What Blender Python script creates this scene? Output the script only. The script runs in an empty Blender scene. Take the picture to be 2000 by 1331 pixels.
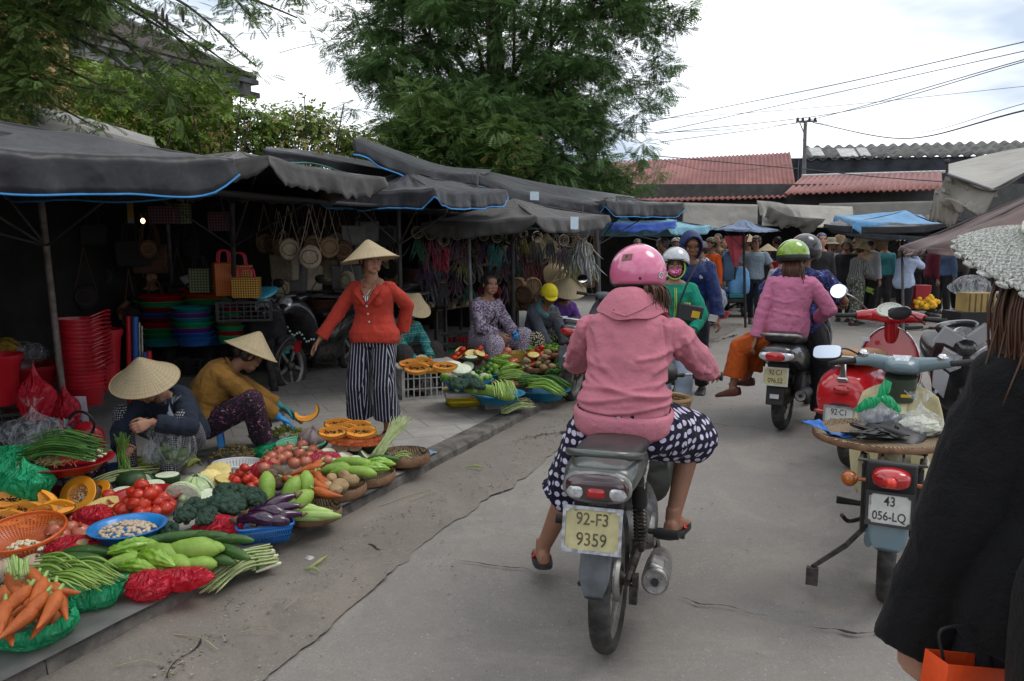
import bpy,math,random
import numpy as np
from mathutils import Vector as V,Matrix as MX,noise as NZ
R=math.radians;PI=math.pi
SC=bpy.context.scene;C=SC.collection
random.seed(7);np.random.seed(7)
# camera, sky, sun, exposure
CAMH=1.6;PITCH=R(7.26);FPX=1550.0
cd=bpy.data.cameras.new('camera');cam=bpy.data.objects.new('camera',cd);C.objects.link(cam)
cam.location=(0,0,CAMH);cam.rotation_euler=(PI/2-PITCH,0,0)
cd.sensor_width=36;cd.lens=FPX/2000*36;cd.clip_start=.05;cd.clip_end=500
SC.camera=cam
SC.view_settings.view_transform='Standard';SC.view_settings.look='None'
SC.view_settings.exposure=.86;SC.view_settings.gamma=1
SUN_EL,SUN_AZ=R(58),R(75)
w=bpy.data.worlds.new('World');SC.world=w;w.use_nodes=True
nt=w.node_tree;N=nt.nodes;L=nt.links
bg=N['Background']
sky=N.new('ShaderNodeTexSky');sky.sky_type='NISHITA';sky.sun_disc=False
sky.sun_elevation=SUN_EL;sky.sun_rotation=SUN_AZ;sky.air_density=1;sky.dust_density=3
tc=N.new('ShaderNodeTexCoord');mp=N.new('ShaderNodeMapping');mp.inputs['Scale'].default_value=(1,1,2.6)
nz=N.new('ShaderNodeTexNoise');nz.inputs['Scale'].default_value=2.3;nz.inputs['Detail'].default_value=5;nz.inputs['Roughness'].default_value=.5
cr=N.new('ShaderNodeValToRGB');cr.color_ramp.elements[0].position=.3;cr.color_ramp.elements[1].position=.47
cl=N.new('ShaderNodeValToRGB');cl.color_ramp.elements[0].position=.4;cl.color_ramp.elements[1].position=.6
cl.color_ramp.elements[0].color=(3.6,4.2,5.1,1);cl.color_ramp.elements[1].color=(9.8,10.0,10.2,1)
mx=N.new('ShaderNodeMixRGB');mx.blend_type='MIX'
cov=N.new('ShaderNodeMath');cov.operation='MULTIPLY_ADD';cov.inputs[1].default_value=.24;cov.inputs[2].default_value=.76
L.new(tc.outputs['Generated'],mp.inputs['Vector']);L.new(mp.outputs[0],nz.inputs['Vector'])
L.new(nz.outputs['Fac'],cr.inputs[0]);L.new(nz.outputs['Fac'],cl.inputs[0])
L.new(cr.outputs[0],cov.inputs[0]);L.new(cov.outputs[0],mx.inputs['Fac'])
L.new(sky.outputs[0],mx.inputs['Color1']);L.new(cl.outputs[0],mx.inputs['Color2'])
L.new(mx.outputs[0],bg.inputs['Color']);bg.inputs['Strength'].default_value=.1
sd=bpy.data.lights.new('sun','SUN');sun=bpy.data.objects.new('sun',sd);C.objects.link(sun)
sd.energy=.7;sd.angle=R(24);sd.color=(1,.95,.88)
sun.rotation_euler=(PI/2-SUN_EL,0,-SUN_AZ+PI)
# where a point of the view stands in the place
def G(px,py,z=0.):
 u=(px-1000)/FPX;v=(665.5-py)/FPX
 d=V((u,math.cos(PITCH)+v*math.sin(PITCH),-math.sin(PITCH)+v*math.cos(PITCH)))
 t=(z-CAMH)/d.z;return V((d.x*t,d.y*t,z))
def P(px,py,Y):
 u=(px-1000)/FPX;v=(665.5-py)/FPX
 d=V((u,math.cos(PITCH)+v*math.sin(PITCH),-math.sin(PITCH)+v*math.cos(PITCH)))
 return V((d.x*Y/d.y,Y,CAMH+d.z*Y/d.y))
 # materials
MATS={}
class NG:
 def __init__(s,name):
  s.m=bpy.data.materials.new(name);s.m.use_nodes=True
  s.t=s.m.node_tree;s.n=s.t.nodes;s.l=s.t.links;s.b=s.n['Principled BSDF']
  s.co=s.n.new('ShaderNodeTexCoord').outputs['Object'];s.b.inputs['Specular IOR Level'].default_value=.28
 def new(s,typ,ins=None,**kw):
  n=s.n.new('ShaderNode'+typ)
  for k,v in kw.items():setattr(n,k,v)
  for k,v in(ins or{}).items():s.put(n.inputs[k],v)
  return n
 def put(s,sock,v):
  if isinstance(v,bpy.types.NodeSocket):s.l.new(v,sock)
  else:sock.default_value=v if not(isinstance(v,(tuple,list))and len(v)==3 and sock.type=='RGBA')else(*v,1)
 def mth(s,op,a,b=0.,c=0.):
  return s.new('Math',{0:a,1:b,2:c},operation=op).outputs[0]
 def noise(s,scale,detail=4,rough=.55,co=None,dist=0):
  return s.new('TexNoise',{'Vector':co or s.co,'Scale':scale,'Detail':detail,'Roughness':rough,'Distortion':dist}).outputs['Fac']
 def mix(s,f,a,b,mode='MIX'):
  return s.new('MixRGB',{0:f,1:a,2:b},blend_type=mode).outputs[0]
 def ramp(s,f,*st):
  n=s.new('ValToRGB',{0:f});e=n.color_ramp.elements
  while len(e)<len(st):e.new(.5)
  for i,(p,c)in enumerate(st):
   e[i].position=p;e[i].color=(*c,1)if isinstance(c,(tuple,list))else(c,c,c,1)
  return n.outputs[0]
 def scaled(s,sx,sy,sz,rot=(0,0,0)):
  return s.new('Mapping',{'Vector':s.co,'Scale':(sx,sy,sz),'Rotation':rot}).outputs[0]
 def xyz(s):
  n=s.new('SeparateXYZ',{0:s.co});return n.outputs
 def boxuv(s):
  x,y,z=s.xyz()
  nn=s.new('SeparateXYZ',{0:s.new('TexCoord').outputs['Normal']}).outputs
  f=s.mth('GREATER_THAN',s.mth('ABSOLUTE',nn[0]),s.mth('ABSOLUTE',nn[1]))
  u=s.mth('ADD',s.mth('MULTIPLY',x,s.mth('SUBTRACT',1,f)),s.mth('MULTIPLY',y,f))
  return s.new('CombineXYZ',{0:u,1:z,2:0.}).outputs[0],u,z
 def bump(s,h,dist=.01,st=1.):
  n=s.new('Bump',{'Height':h,'Distance':dist,'Strength':st});s.l.new(n.outputs[0],s.b.inputs['Normal'])
 def col(s,c):s.put(s.b.inputs['Base Color'],c)
def mul(c,k):return tuple(min(1,x*k)for x in c)
def mat(name,col=(.5,.5,.5),rough=.6,metal=0,nv=.18,ns=6.,bump=0,bs=60.,col2=None,alpha=1,trans=0,coat=0,spec=.32,sss=0,rnd=.12,sheen=0,tl=0):
 if name in MATS:return MATS[name]
 g=NG(name);c2=col2 or mul(col,1+nv);c1=mul(col,1-nv)
 c=g.mix(g.ramp(g.noise(ns,5),(.35,0),(.65,1)),c1,c2)
 if rnd:
  r=g.new('ObjectInfo').outputs['Random']
  c=g.new('HueSaturation',{'Value':g.mth('MULTIPLY_ADD',r,2*rnd,1-rnd),'Color':c}).outputs[0]
 g.col(c);b=g.b.inputs
 g.put(b['Roughness'],g.mth('MULTIPLY_ADD',g.noise(ns*3),.16,rough-.08)if rough>.1 else rough)
 b['Metallic'].default_value=metal;b['Alpha'].default_value=alpha;b['Transmission Weight'].default_value=trans
 b['Coat Weight'].default_value=coat;b['Coat Roughness'].default_value=.08;b['Specular IOR Level'].default_value=spec
 b['Subsurface Weight'].default_value=sss;b['Subsurface Scale'].default_value=.01;b['Sheen Weight'].default_value=sheen
 if bump:g.bump(g.noise(bs,4),bump)
 MATS[name]=g.m;return g.m
 # mesh builder
def rot(rx=0,ry=0,rz=0):return MX.Rotation(R(rz),4,'Z')@MX.Rotation(R(ry),4,'Y')@MX.Rotation(R(rx),4,'X')
def TR(p,r=None,s=None):
 m=MX.Translation(V(p))
 if r is not None:m=m@(r if isinstance(r,MX)else rot(*r))
 if s is not None:m=m@MX.Diagonal((*((s,)*3 if isinstance(s,(int,float))else s),1))
 return m
def frame(p,z,x=None):
 z=V(z).normalized();x=V(x)if x is not None else(V((1,0,0))if abs(z.x)<.9 else V((0,1,0)))
 y=z.cross(x).normalized();x=y.cross(z)
 m=MX((x,y,z)).transposed().to_4x4();m.translation=V(p);return m
def crv(pts,n=8):
 pts=[V(p)for p in pts]
 if len(pts)<3:return[pts[0].lerp(pts[-1],i/n)for i in range(n+1)]
 q=[2*pts[0]-pts[1]]+pts+[2*pts[-1]-pts[-2]];out=[]
 for i in range(1,len(q)-2):
  for k in range(n):
   t=k/n;a,b,c,d=q[i-1:i+3]
   out.append(.5*((2*b)+(c-a)*t+(2*a-5*b+4*c-d)*t*t+(3*b-a-3*c+d)*t**3))
 out.append(pts[-1]);return out
class MB:
 def __init__(s):s.v=[];s.f=[];s.m=[]
 def add(s,vs,fs,m=0,X=None):
  b=len(s.v)
  if X is not None:vs=[X@V(p)for p in vs]
  s.v+=[tuple(p)for p in vs];s.f+=[tuple(b+i for i in f)for f in fs];s.m+=[m]*len(fs);return s
 def box(s,c,d,r=None,m=0,X=None,taper=1.):
  a,b,h=d[0]/2,d[1]/2,d[2]/2;t=taper
  vs=[(-a,-b,-h),(a,-b,-h),(a,b,-h),(-a,b,-h),(-a*t,-b*t,h),(a*t,-b*t,h),(a*t,b*t,h),(-a*t,b*t,h)]
  Y=TR(c,r)if X is None else X@TR(c,r)
  return s.add(vs,[(3,2,1,0),(4,5,6,7),(0,1,5,4),(1,2,6,5),(2,3,7,6),(3,0,4,7)],m,Y)
 def rings(s,rg,m=0,cap=True,X=None,close=False):
  n=len(rg[0]);vs=[p for r in rg for p in r];fs=[]
  K=len(rg)
  for i in range(K if close else K-1):
   j=(i+1)%K
   for k in range(n):fs.append((i*n+k,i*n+(k+1)%n,j*n+(k+1)%n,j*n+k))
  if cap and not close:fs.append(tuple(range(n-1,-1,-1)));fs.append(tuple((K-1)*n+k for k in range(n)))
  return s.add(vs,fs,m,X)
 def tube(s,pts,r,n=8,m=0,cap=True,flat=1.,up=None,X=None,close=False):
  pts=[V(p)for p in pts];K=len(pts)
  rr=[r]*K if isinstance(r,(int,float))else(list(r)if len(r)==K else[np.interp(i/(K-1)*(len(r)-1),range(len(r)),r)for i in range(K)])
  T=[]
  for i in range(K):
   a=pts[i-1]if(i or close)else pts[0];b=pts[(i+1)%K]if(i<K-1 or close)else pts[-1]
   d=b-a;T.append(d.normalized()if d.length>1e-9 else V((0,0,1)))
  x=V(up)if up is not None else(V((0,0,1))if abs(T[0].z)<.9 else V((1,0,0)))
  rg=[]
  for i in range(K):
   x=(x-T[i]*x.dot(T[i]));x=x.normalized()if x.length>1e-6 else V((1,0,0));y=T[i].cross(x)
   rg.append([pts[i]+x*(math.cos(a)*rr[i])+y*(math.sin(a)*rr[i]*flat)for a in[2*PI*k/n for k in range(n)]])
  return s.rings(rg,m,cap,X,close)
 def lathe(s,prof,n=24,m=0,X=None,sq=(1,1),fn=None,cap=False):
  rg=[]
  for r,z in prof:
   rg.append([(r*math.cos(a)*sq[0]*(fn(a,z)if fn else 1),r*math.sin(a)*sq[1]*(fn(a,z)if fn else 1),z)for a in[2*PI*k/n for k in range(n)]])
  return s.rings(rg,m,cap,X)
 def ell(s,c,r,m=0,n=14,k=9,q=None,X=None,fn=None):
  rg=[];r=(r,)*3 if isinstance(r,(int,float))else r
  for i in range(k+1):
   t=PI*(.02+.96*i/k)
   rg.append([])
   for j in range(n):
    a=2*PI*j/n;d=V((math.sin(t)*math.cos(a),math.sin(t)*math.sin(a),-math.cos(t)))
    f=fn(d)if fn else 1
    rg[-1].append((d.x*r[0]*f,d.y*r[1]*f,d.z*r[2]*f))
  Y=TR(c,q)if X is None else X@TR(c,q)
  return s.rings(rg,m,True,Y)
 def prism(s,poly,t,X=None,m=0):
  n=len(poly);vs=[(x,y,-t/2)for x,y in poly]+[(x,y,t/2)for x,y in poly]
  fs=[tuple(range(n-1,-1,-1)),tuple(range(n,2*n))]+[(i,(i+1)%n,n+(i+1)%n,n+i)for i in range(n)]
  return s.add(vs,fs,m,X)
 def grid(s,fn,nu,nv,m=0,X=None):
  vs=[fn(i/nu,j/nv)for j in range(nv+1)for i in range(nu+1)]
  return s.add(vs,[(j*(nu+1)+i,j*(nu+1)+i+1,(j+1)*(nu+1)+i+1,(j+1)*(nu+1)+i)for j in range(nv)for i in range(nu)],m,X)
 def mesh(s,name,mats,smooth=True,ang=40):
  me=bpy.data.meshes.new(name);me.from_pydata(s.v,[],s.f)
  mats=mats if isinstance(mats,(list,tuple))else[mats]
  for m in mats:me.materials.append(m)
  me.polygons.foreach_set('material_index',s.m)
  if smooth:
   me.polygons.foreach_set('use_smooth',[True]*len(s.f))
   if ang<180:me.set_sharp_from_angle(angle=R(ang))
  me.update();return me
 def build(s,name,mats,par=None,label=None,cat=None,group=None,kind=None,loc=None,r=None,smooth=True,ang=40,bev=0,sub=0,thick=0,scale=None):
  return put(s.mesh(name,mats,smooth,ang),name,par,label,cat,group,kind,loc,r,bev,sub,thick,scale)
def put(me,name,par=None,label=None,cat=None,group=None,kind=None,loc=None,r=None,bev=0,sub=0,thick=0,scale=None):
 o=bpy.data.objects.new(name,me);C.objects.link(o)
 if par:o.parent=par
 if loc is not None:o.location=loc
 if r is not None:o.rotation_euler=r.to_euler()if isinstance(r,MX)else rot(*r).to_euler()
 if scale is not None:o.scale=(scale,)*3 if isinstance(scale,(int,float))else scale
 if thick:md=o.modifiers.new('t','SOLIDIFY');md.thickness=thick;md.offset=0
 if bev:md=o.modifiers.new('b','BEVEL');md.width=bev;md.segments=2;md.limit_method='ANGLE';md.angle_limit=R(40)
 if sub:md=o.modifiers.new('s','SUBSURF');md.levels=md.render_levels=sub
 return tag(o,label,cat,group,kind)
def tag(o,label=None,cat=None,group=None,kind=None):
 for k,v in(('label',label),('category',cat),('group',group),('kind',kind)):
  if v:o[k]=v
 return o
def thing(name,label,cat,loc=(0,0,0),rz=0,group=None,r=None):
 o=bpy.data.objects.new(name,None);C.objects.link(o);o.empty_display_size=.1
 o.location=loc;o.rotation_euler=r.to_euler()if r is not None else(0,0,R(rz));return tag(o,label,cat,group)
def dup(o,loc=None,rz=None,label=None,group=None,par=None,r=None,scale=None):
 c=o.copy();C.objects.link(c)
 if par:c.parent=par
 if loc is not None:c.location=loc
 if rz is not None:c.rotation_euler=(0,0,R(rz))
 if r is not None:c.rotation_euler=r.to_euler()
 if scale is not None:c.scale=(scale,)*3 if isinstance(scale,(int,float))else scale
 tag(c,label,None,group)
 for ch in list(KIDS(o)):dup(ch,par=c)
 return c
def KIDS(o):return[x for x in C.objects if x.parent==o]
def lump(a,f=3.,seed=0):
 return lambda d:1+a*NZ.noise(V(d)*f+V((seed*7.3,seed*3.1,seed)))
def fuse(mb,vox=.006,it=3,fac=.5):
 me=mb.mesh('tmp',[],False);o=bpy.data.objects.new('tmp',me);C.objects.link(o)
 m=o.modifiers.new('r','REMESH');m.mode='VOXEL';m.voxel_size=vox
 if it:m2=o.modifiers.new('s','SMOOTH');m2.factor=fac;m2.iterations=it
 dg=bpy.context.evaluated_depsgraph_get();dg.update()
 out=bpy.data.meshes.new_from_object(o.evaluated_get(dg));bpy.data.objects.remove(o);bpy.data.meshes.remove(me)
 out.materials.clear();return out
def skin_out(me,name,mats,par,disp=None,mi=None,**kw):
 mats=mats if isinstance(mats,(list,tuple))else[mats]
 me.name=name
 if disp is not None:
  n=len(me.vertices);co=np.empty(n*3);me.vertices.foreach_get('co',co);co=co.reshape(-1,3)
  no=np.empty(n*3);me.vertex_normals.foreach_get('vector',no);no=no.reshape(-1,3)
  co=co+no*disp(co,no)[:,None];me.vertices.foreach_set('co',co.ravel());me.update()
 for m in mats:me.materials.append(m)
 if mi is not None:
  n=len(me.polygons);c=np.empty(n*3);me.polygons.foreach_get('center',c)
  me.polygons.foreach_set('material_index',mi(c.reshape(-1,3)).astype(int))
 me.polygons.foreach_set('use_smooth',[True]*len(me.polygons));me.update()
 return put(me,name,par,**kw)
def folds(amp=.004,f=(9,9,5),seed=0,cre=(),fine=.35):
 """cloth folds: ridged noise plus hand-placed creases (polyline, height, width)"""
 def fn(co,no):
  out=np.empty(len(co));s=V((seed*3.7,seed*1.9,seed*5.3))
  for i,p in enumerate(co):
   q=V((p[0]*f[0],p[1]*f[1],p[2]*f[2]))+s
   a=1-2*abs(NZ.noise(q+V((1,1,1))*NZ.noise(q*.6)*1.3))
   out[i]=amp*(a*.9-.3+fine*(1-2*abs(NZ.noise(q*2.3))))
  for pl,h,wd in cre:
   pl=[np.array(x,float)for x in pl];best=np.full(len(co),9.);flat_=wd<0;K_=np.array((1,0,1.))if flat_ else 1.
   if flat_:h=h*.75*(no[:,1]<.35);wd=-wd
   for a,b in zip(pl[:-1],pl[1:]):
    ab=(b-a)*K_;t=np.clip((((co-a)*K_)@ab)/(ab@ab),0,1);dd=np.linalg.norm((co-(a+t[:,None]*(b-a)))*K_,axis=1);best=np.minimum(best,dd)
   out+=h*np.exp(-(best/wd)**2)
  return out
 return fn
def text(body,size,par,m,X,name='lettering',ex=.0006,sx=1.,bold=0.):
 cu=bpy.data.curves.new('t','FONT');cu.body=body;cu.size=size;cu.extrude=ex;cu.align_x='CENTER';cu.align_y='CENTER';cu.offset=bold;cu.space_line=.86
 o=bpy.data.objects.new('t',cu);C.objects.link(o)
 dg=bpy.context.evaluated_depsgraph_get();dg.update()
 me=bpy.data.meshes.new_from_object(o.evaluated_get(dg));bpy.data.objects.remove(o)
 me.transform(X@MX.Diagonal((sx,1,1,1)));me.materials.clear();me.materials.append(m)
 return put(me,name,par)
 # materials used all over
ROADA=V((.4005,.9163,0));PERP=V((-.9163,.4005,0))
K0=V((-.16,6.2,0))
def S(a,b,z=0.):return K0+ROADA*a+PERP*b+V((0,0,z))
KZ=.10
def asphalt(name,c1,c2,spots=.5):
 g=NG(name)
 big=g.noise(.55,6,.6);mid=g.noise(5,6,.7);fin=g.noise(160,3,.8)
 c=g.mix(g.ramp(big,(.3,0),(.7,1)),c1,c2)
 c=g.mix(g.mth('MULTIPLY',g.ramp(mid,(.45,0),(.75,1)),.5),c,mul(c1,.75))
 c=g.mix(g.ramp(g.noise(1.6,7,.75,dist=.6),(.56,0),(.64,.35)),c,mul(c1,.8))
 vo=g.new('TexVoronoi',{'Vector':g.co,'Scale':42.},feature='F1');
 sp=g.mth('MULTIPLY',g.mth('LESS_THAN',vo.outputs['Distance'],.17),g.ramp(g.noise(9,3),(.45,0),(.6,spots)))
 c=g.mix(sp,c,(.42,.4,.37))
 v2=g.new('TexVoronoi',{'Vector':g.co,'Scale':230.},feature='F1')
 c=g.mix(g.mth('MULTIPLY',g.ramp(v2.outputs['Distance'],(.1,1),(.5,0)),.4),c,mul(c2,1.5))
 c=g.mix(g.mth('MULTIPLY',g.ramp(g.noise(2.2,8,.8),(.6,0),(.68,1)),.35),c,(.05,.045,.04))
 c=g.mix(g.mth('MULTIPLY',g.ramp(g.noise(34,5,.8),(.3,0),(.7,1)),.5),c,mul(c1,.72));c=g.mix(g.mth('MULTIPLY',g.ramp(g.noise(.9,7,.8,dist=1.),(.5,0),(.6,1)),.3),c,(c2[0]*1.25,c2[1]*1.2,c2[2]*1.12));c=g.mix(g.mth('MULTIPLY',g.ramp(fin,(.35,1),(.55,0)),.45),c,mul(c1,.45))
 g.col(c);g.put(g.b.inputs['Roughness'],g.mth('MULTIPLY_ADD',big,.3,.55))
 h=g.mth('ADD',g.mth('MULTIPLY',fin,.5),g.mth('ADD',g.mth('MULTIPLY',mid,.8),g.mth('MULTIPLY',big,2)))
 g.bump(h,.006,.9);return g.m
m_road=asphalt('road_asphalt',(.205,.187,.169),(.255,.234,.212),.85)
m_apron=asphalt('gutter_concrete',(.155,.135,.115),(.22,.195,.17),.6)
g=NG('sidewalk_slabs')
br=g.new('TexBrick',{'Vector':g.new('Mapping',{'Vector':g.co,'Rotation':(0,0,R(-23.6))}).outputs[0],'Scale':1.,'Color1':(.285,.27,.248,1),'Color2':(.32,.305,.28,1),'Mortar':(.22,.208,.19,1),'Mortar Size':.007,'Brick Width':.42,'Row Height':.3,'Bias':0.})
c=g.mix(g.mth('MULTIPLY',g.ramp(g.noise(7,7,.7),(.4,0),(.7,1)),.55),br.outputs[0],(.2,.187,.165))
c=g.mix(g.ramp(g.noise(1.2,5),(.5,0),(.65,.5)),c,(.19,.18,.17));g.col(c);g.b.inputs['Roughness'].default_value=.75
g.bump(g.mth('ADD',g.mth('MULTIPLY',g.noise(30,5,.7),1.),g.mth('MULTIPLY',br.outputs['Fac'],-1.5)),.006)
m_slab=g.m
m_kerb=mat('kerb_stone',(.1,.09,.08),.85,nv=.4,ns=9,bump=.012,bs=30,rnd=0)
m_dark=mat('crack_dark',(.018,.016,.014),.95,rnd=0)
b=MB();b.add([(-150,-60,-.02),(150,-60,-.02),(150,250,-.02),(-150,250,-.02)],[(0,1,2,3)])
b.build('ground',mat('earth',(.12,.1,.08),.95,rnd=0),kind='structure')
b=MB();b.grid(lambda u,v:(-6+26*u,-1+41*v,.012*NZ.noise(V((u*13,v*21,0)))),40,60)
b.build('road',m_road,kind='structure',ang=180)
b=MB();b.grid(lambda u,v:tuple(S(-6+34*u,.04+13*v,KZ+.008*NZ.noise(V((u*40,v*16,0))))),60,24)
b.build('sidewalk',m_slab,kind='structure',ang=180)
b=MB();b.grid(lambda u,v:tuple(S(-6+16*u,-(.62+.12*NZ.noise(V((u*9,0,4)))+.05*NZ.noise(V((u*60,0,9)))+.03*NZ.noise(V((u*190,0,2))))*(1-v),.008+.03*v+.01*NZ.noise(V((u*45,v*3,7))))),420,6)
b.build('gutter_apron',m_apron,kind='structure',ang=180)
random.seed(3);b=MB();a=-5.5
while a<12:
 l=random.uniform(.75,1.05);j=random.uniform(-.012,.012)
 vs=[];n=7
 for i in range(n+1):
  aa=a+(l-.004)*i/n;wob=.012*NZ.noise(V((aa*5,0,0)))
  for bb,z in((.17,-.02),(.17,KZ+.004),(.02+wob,KZ+.005+j*.3),(-.004+wob,KZ-.018),(-.012+wob*1.6+j,-.02)):vs.append(tuple(S(aa,bb,z)))
 b.add(vs,[(i*5+k,i*5+k+1,i*5+k+6,i*5+k+5)for i in range(n)for k in range(4)]+[(0,1,2,3,4),tuple(n*5+k for k in(4,3,2,1,0))]);a+=l
b.build('kerb',m_kerb,kind='structure',ang=30)
def crack(pts,w,seed,zz=.022):
 b=MB();q=crv(pts,26);vs=[];rs=random.Random(seed)
 for i,p in enumerate(q):
  t=(q[min(i+1,len(q)-1)]-q[max(i-1,0)]);n=V((-t.y,t.x,0)).normalized()
  o=n*.055*NZ.noise(p*9+V((seed,0,0)));ww=w*max(0.,.15+2.6*NZ.noise(p*3.1+V((seed,0,0))))*(.3+abs(NZ.noise(p*9))*2.2)*rs.uniform(.3,1.6)
  vs+=[p+o+n*ww+V((0,0,zz)),p+o-n*ww+V((0,0,zz))]
 b.add(vs,[(2*i,2*i+1,2*i+3,2*i+2)for i in range(len(q)-1)]);return b
for i,(pp,wd)in enumerate([([(320,1340),(470,1170),(640,1020),(800,925),(960,878),(1120,845)],.0095),([(690,1065),(900,1100),(1130,1137),(1330,1172),(1560,1225),(1740,1245)],.007),([(590,1010),(640,1022),(700,1015)],.003),([(1100,1000),(1000,940),(930,900)],.003),([(1380,676),(1430,658),(1480,650),(1560,648)],.022),([(1380,830),(1500,842),(1600,850),(1700,846)],.004),([(1330,640),(1400,628),(1450,600)],.012),([(420,1255),(470,1230),(560,1180)],.0018)]):
 crack([G(*q)for q in pp],wd,i,.03 if i in(0,2,7)else.016).build('road_crack',m_dark,kind='structure',smooth=False)
m_straw=mat('dry_straw',(.26,.22,.13),.8);m_leafbit=mat('leaf_scrap',(.3,.34,.12),.7)
random.seed(11)
b=MB();b2=MB()
for i in range(1100):
 a=random.uniform(-3.6,3.2);t=-abs(random.gauss(.3,.3))-.01
 if random.random()<.15:t=-random.uniform(.5,2.6)
 p=S(a,t,.028 if t>-.6 else.016);l=random.uniform(.003,.012);th=random.uniform(0,PI)
 (b if random.random()<.6 else b2).box(p,(l*1.3,l*random.uniform(.2,1),.003),(random.uniform(-15,15),10,R(th)*3000))
for i in range(700):
 q=crv([G(*x)for x in[(320,1340),(470,1170),(640,1020),(800,925),(960,878),(1120,845)]],26)if i==0 else q
 k=random.randrange(len(q)-1);p=q[k].lerp(q[k+1],random.random())+V((random.gauss(0,.035),random.gauss(0,.02),.028));l=random.uniform(.004,.013)
 (b if i%3 else b2).box(p,(l,l*random.uniform(.2,1),l*.4),(random.uniform(-30,30),10,random.uniform(0,180)))
b.build('gutter_grit',mat('grit',(.2,.17,.13),.9,nv=.5,ns=40),label='pale grit and crumbs scattered along the gutter',cat='litter',kind='stuff')
b2.build('leaf_crumbs',mat('crumbs',(.17,.17,.09),.9,nv=.5,ns=40),label='brown and green crumbs of leaf scattered along the gutter',cat='litter',kind='stuff')
for i,(p,q)in enumerate([((555,1190),(590,1165)),((405,1240),(440,1253)),((465,1236),(550,1238)),((340,1240),(425,1268)),((225,1302),(310,1296)),((640,905),(700,900)),((740,990),(830,960)),((600,1166),(640,1172)),((1060,893),(1130,885)),((800,980),(850,962))]):
 A,B=G(*p,.035),G(*q,.035);mid=(A+B)/2+V((.01,.02,.008))
 MB().tube(crv([A,mid,B],6),.0019,5).build('straw',m_straw,label='thin dry straw on the road, %s'%['near the curled peel','left of the pair at the bottom','right of the pair at the bottom','below the pair','at the bottom left corner','under the flat baskets','by the long crack','beside the pale broken stone','left of the pink rider','between the crack and the baskets'][i],cat='straw',group='dry straws on the road')
for p,q,k in[((600,1113),(640,1085),0),((595,1110),(625,1118),1),((910,912),(945,914),2)]:
 A,B=G(*p,.035),G(*q,.04)
 MB().tube(crv([A,(A+B)/2+V((.015,-.01,.012)),B],6),[.004,.01,.003],6,flat=.4).build('leaf_scrap',m_leafbit,label=('pale stem scrap lying in front of the lemongrass bundle','curled green peel lying beside the road crack','torn leaf scrap lying near the kerb below the baskets')[k],cat='leaf scrap',group='leaf scraps on the road')
for(px,py,s,lb)in[(765,945,.02,'small grey stone lying below the kerb'),(605,1092,.025,'pale broken stone lying at the road crack')]:
 MB().ell((0,0,0),(s,s*.8,s*.6),fn=lump(.4,2,px)).build('stone',mat('stone',(.35,.33,.32),.9,nv=.3,ns=60),loc=G(px,py,.03),label=lb,cat='stone')
def sheetlay(name,q,m,label,z=KZ+.012,amp=.01,cat='ground sheet',n=30):
 A,B,Cc,D=[V(x)for x in q];b=MB()
 b.grid(lambda u,v:tuple((A*(1-u)+B*u)*(1-v)+(D*(1-u)+Cc*u)*v+V((0,0,z+amp*NZ.noise(V((u*7,v*6,px0)))+.004*NZ.noise(V((u*30,v*22,1)))))),n,n//2)
 return b.build(name,m,label=label,cat=cat,ang=180)
px0=2.
sheetlay('paper_sheet',[S(-4.3,-.03),S(-1.5,-.03),S(-1.5,.5),S(-4.3,.5)],mat('grey_sheet',(.1,.1,.095),.7,nv=.25,ns=5),'pale grey sheet spread under the nearest produce along the kerb')
sheetlay('paper_sheet',[S(-1.52,.0),S(-1.05,.0),S(-1.05,.4),S(-1.52,.4)],mat('board_sheet',(.24,.22,.19),.8,nv=.25,ns=5),'worn cardboard sheet under the flat baskets at the kerb')
sheetlay('paper_sheet',[S(-1.12,.03),S(-.84,.03),S(-.84,.3),S(-1.12,.3)],mat('blue_paper',(.3,.29,.26),.7,col2=(.1,.2,.33),ns=3.5),'printed pale and blue sheet under the empty tray at the kerb',KZ+.02)
ORD=['topmost','second from the top','third from the top','fourth from the top','fifth from the top','sixth from the top','seventh from the top','eighth from the top','ninth from the top','tenth from the top','eleventh from the top','twelfth from the top','thirteenth from the top','fourteenth from the top']
# canopies
def cloth_mat(name,c,rough=.75,tl=.0,c2=None,fade=None):
 if name in MATS:return MATS[name]
 g=NG(name);k=g.mix(g.ramp(g.noise(1.7,6,.65),(.35,0),(.68,1)),mul(c,.85),c2 or mul(c,1.3))
 k=g.mix(g.mth('MULTIPLY',g.ramp(g.noise(7,7,.75,dist=1.),(.5,0),(.72,1)),.55),k,fade or mul(c,2.))
 g.col(k);g.b.inputs['Roughness'].default_value=rough;g.b.inputs['Sheen Weight'].default_value=.15
 g.bump(g.noise(2.5,3,.5,dist=.6),.05,.7)
 if tl:
  tr=g.new('BsdfTranslucent',{'Color':(*mul(c,1.6),1)});ms=g.new('MixShader',{0:tl,1:g.b.outputs[0],2:tr.outputs[0]})
  g.l.new(ms.outputs[0],g.n['Material Output'].inputs[0])
 MATS[name]=g.m;return g.m
m_black=cloth_mat('charcoal_tarp',(.013,.0128,.016),.4,fade=(.045,.045,.053))
m_brown=cloth_mat('faded_tarp',(.038,.034,.031),.55,fade=(.08,.074,.07))
m_blue=cloth_mat('blue_tarp',(.07,.2,.36),fade=(.18,.35,.5));m_lblue=cloth_mat('pale_blue_tarp',(.17,.36,.45),fade=(.3,.5,.58))
m_navyt=cloth_mat('navy_tarp',(.08,.12,.2),fade=(.2,.26,.34));m_grey=cloth_mat('grey_tarp',(.2,.19,.17),.6,c2=(.26,.245,.22),fade=(.2,.19,.17))
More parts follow.
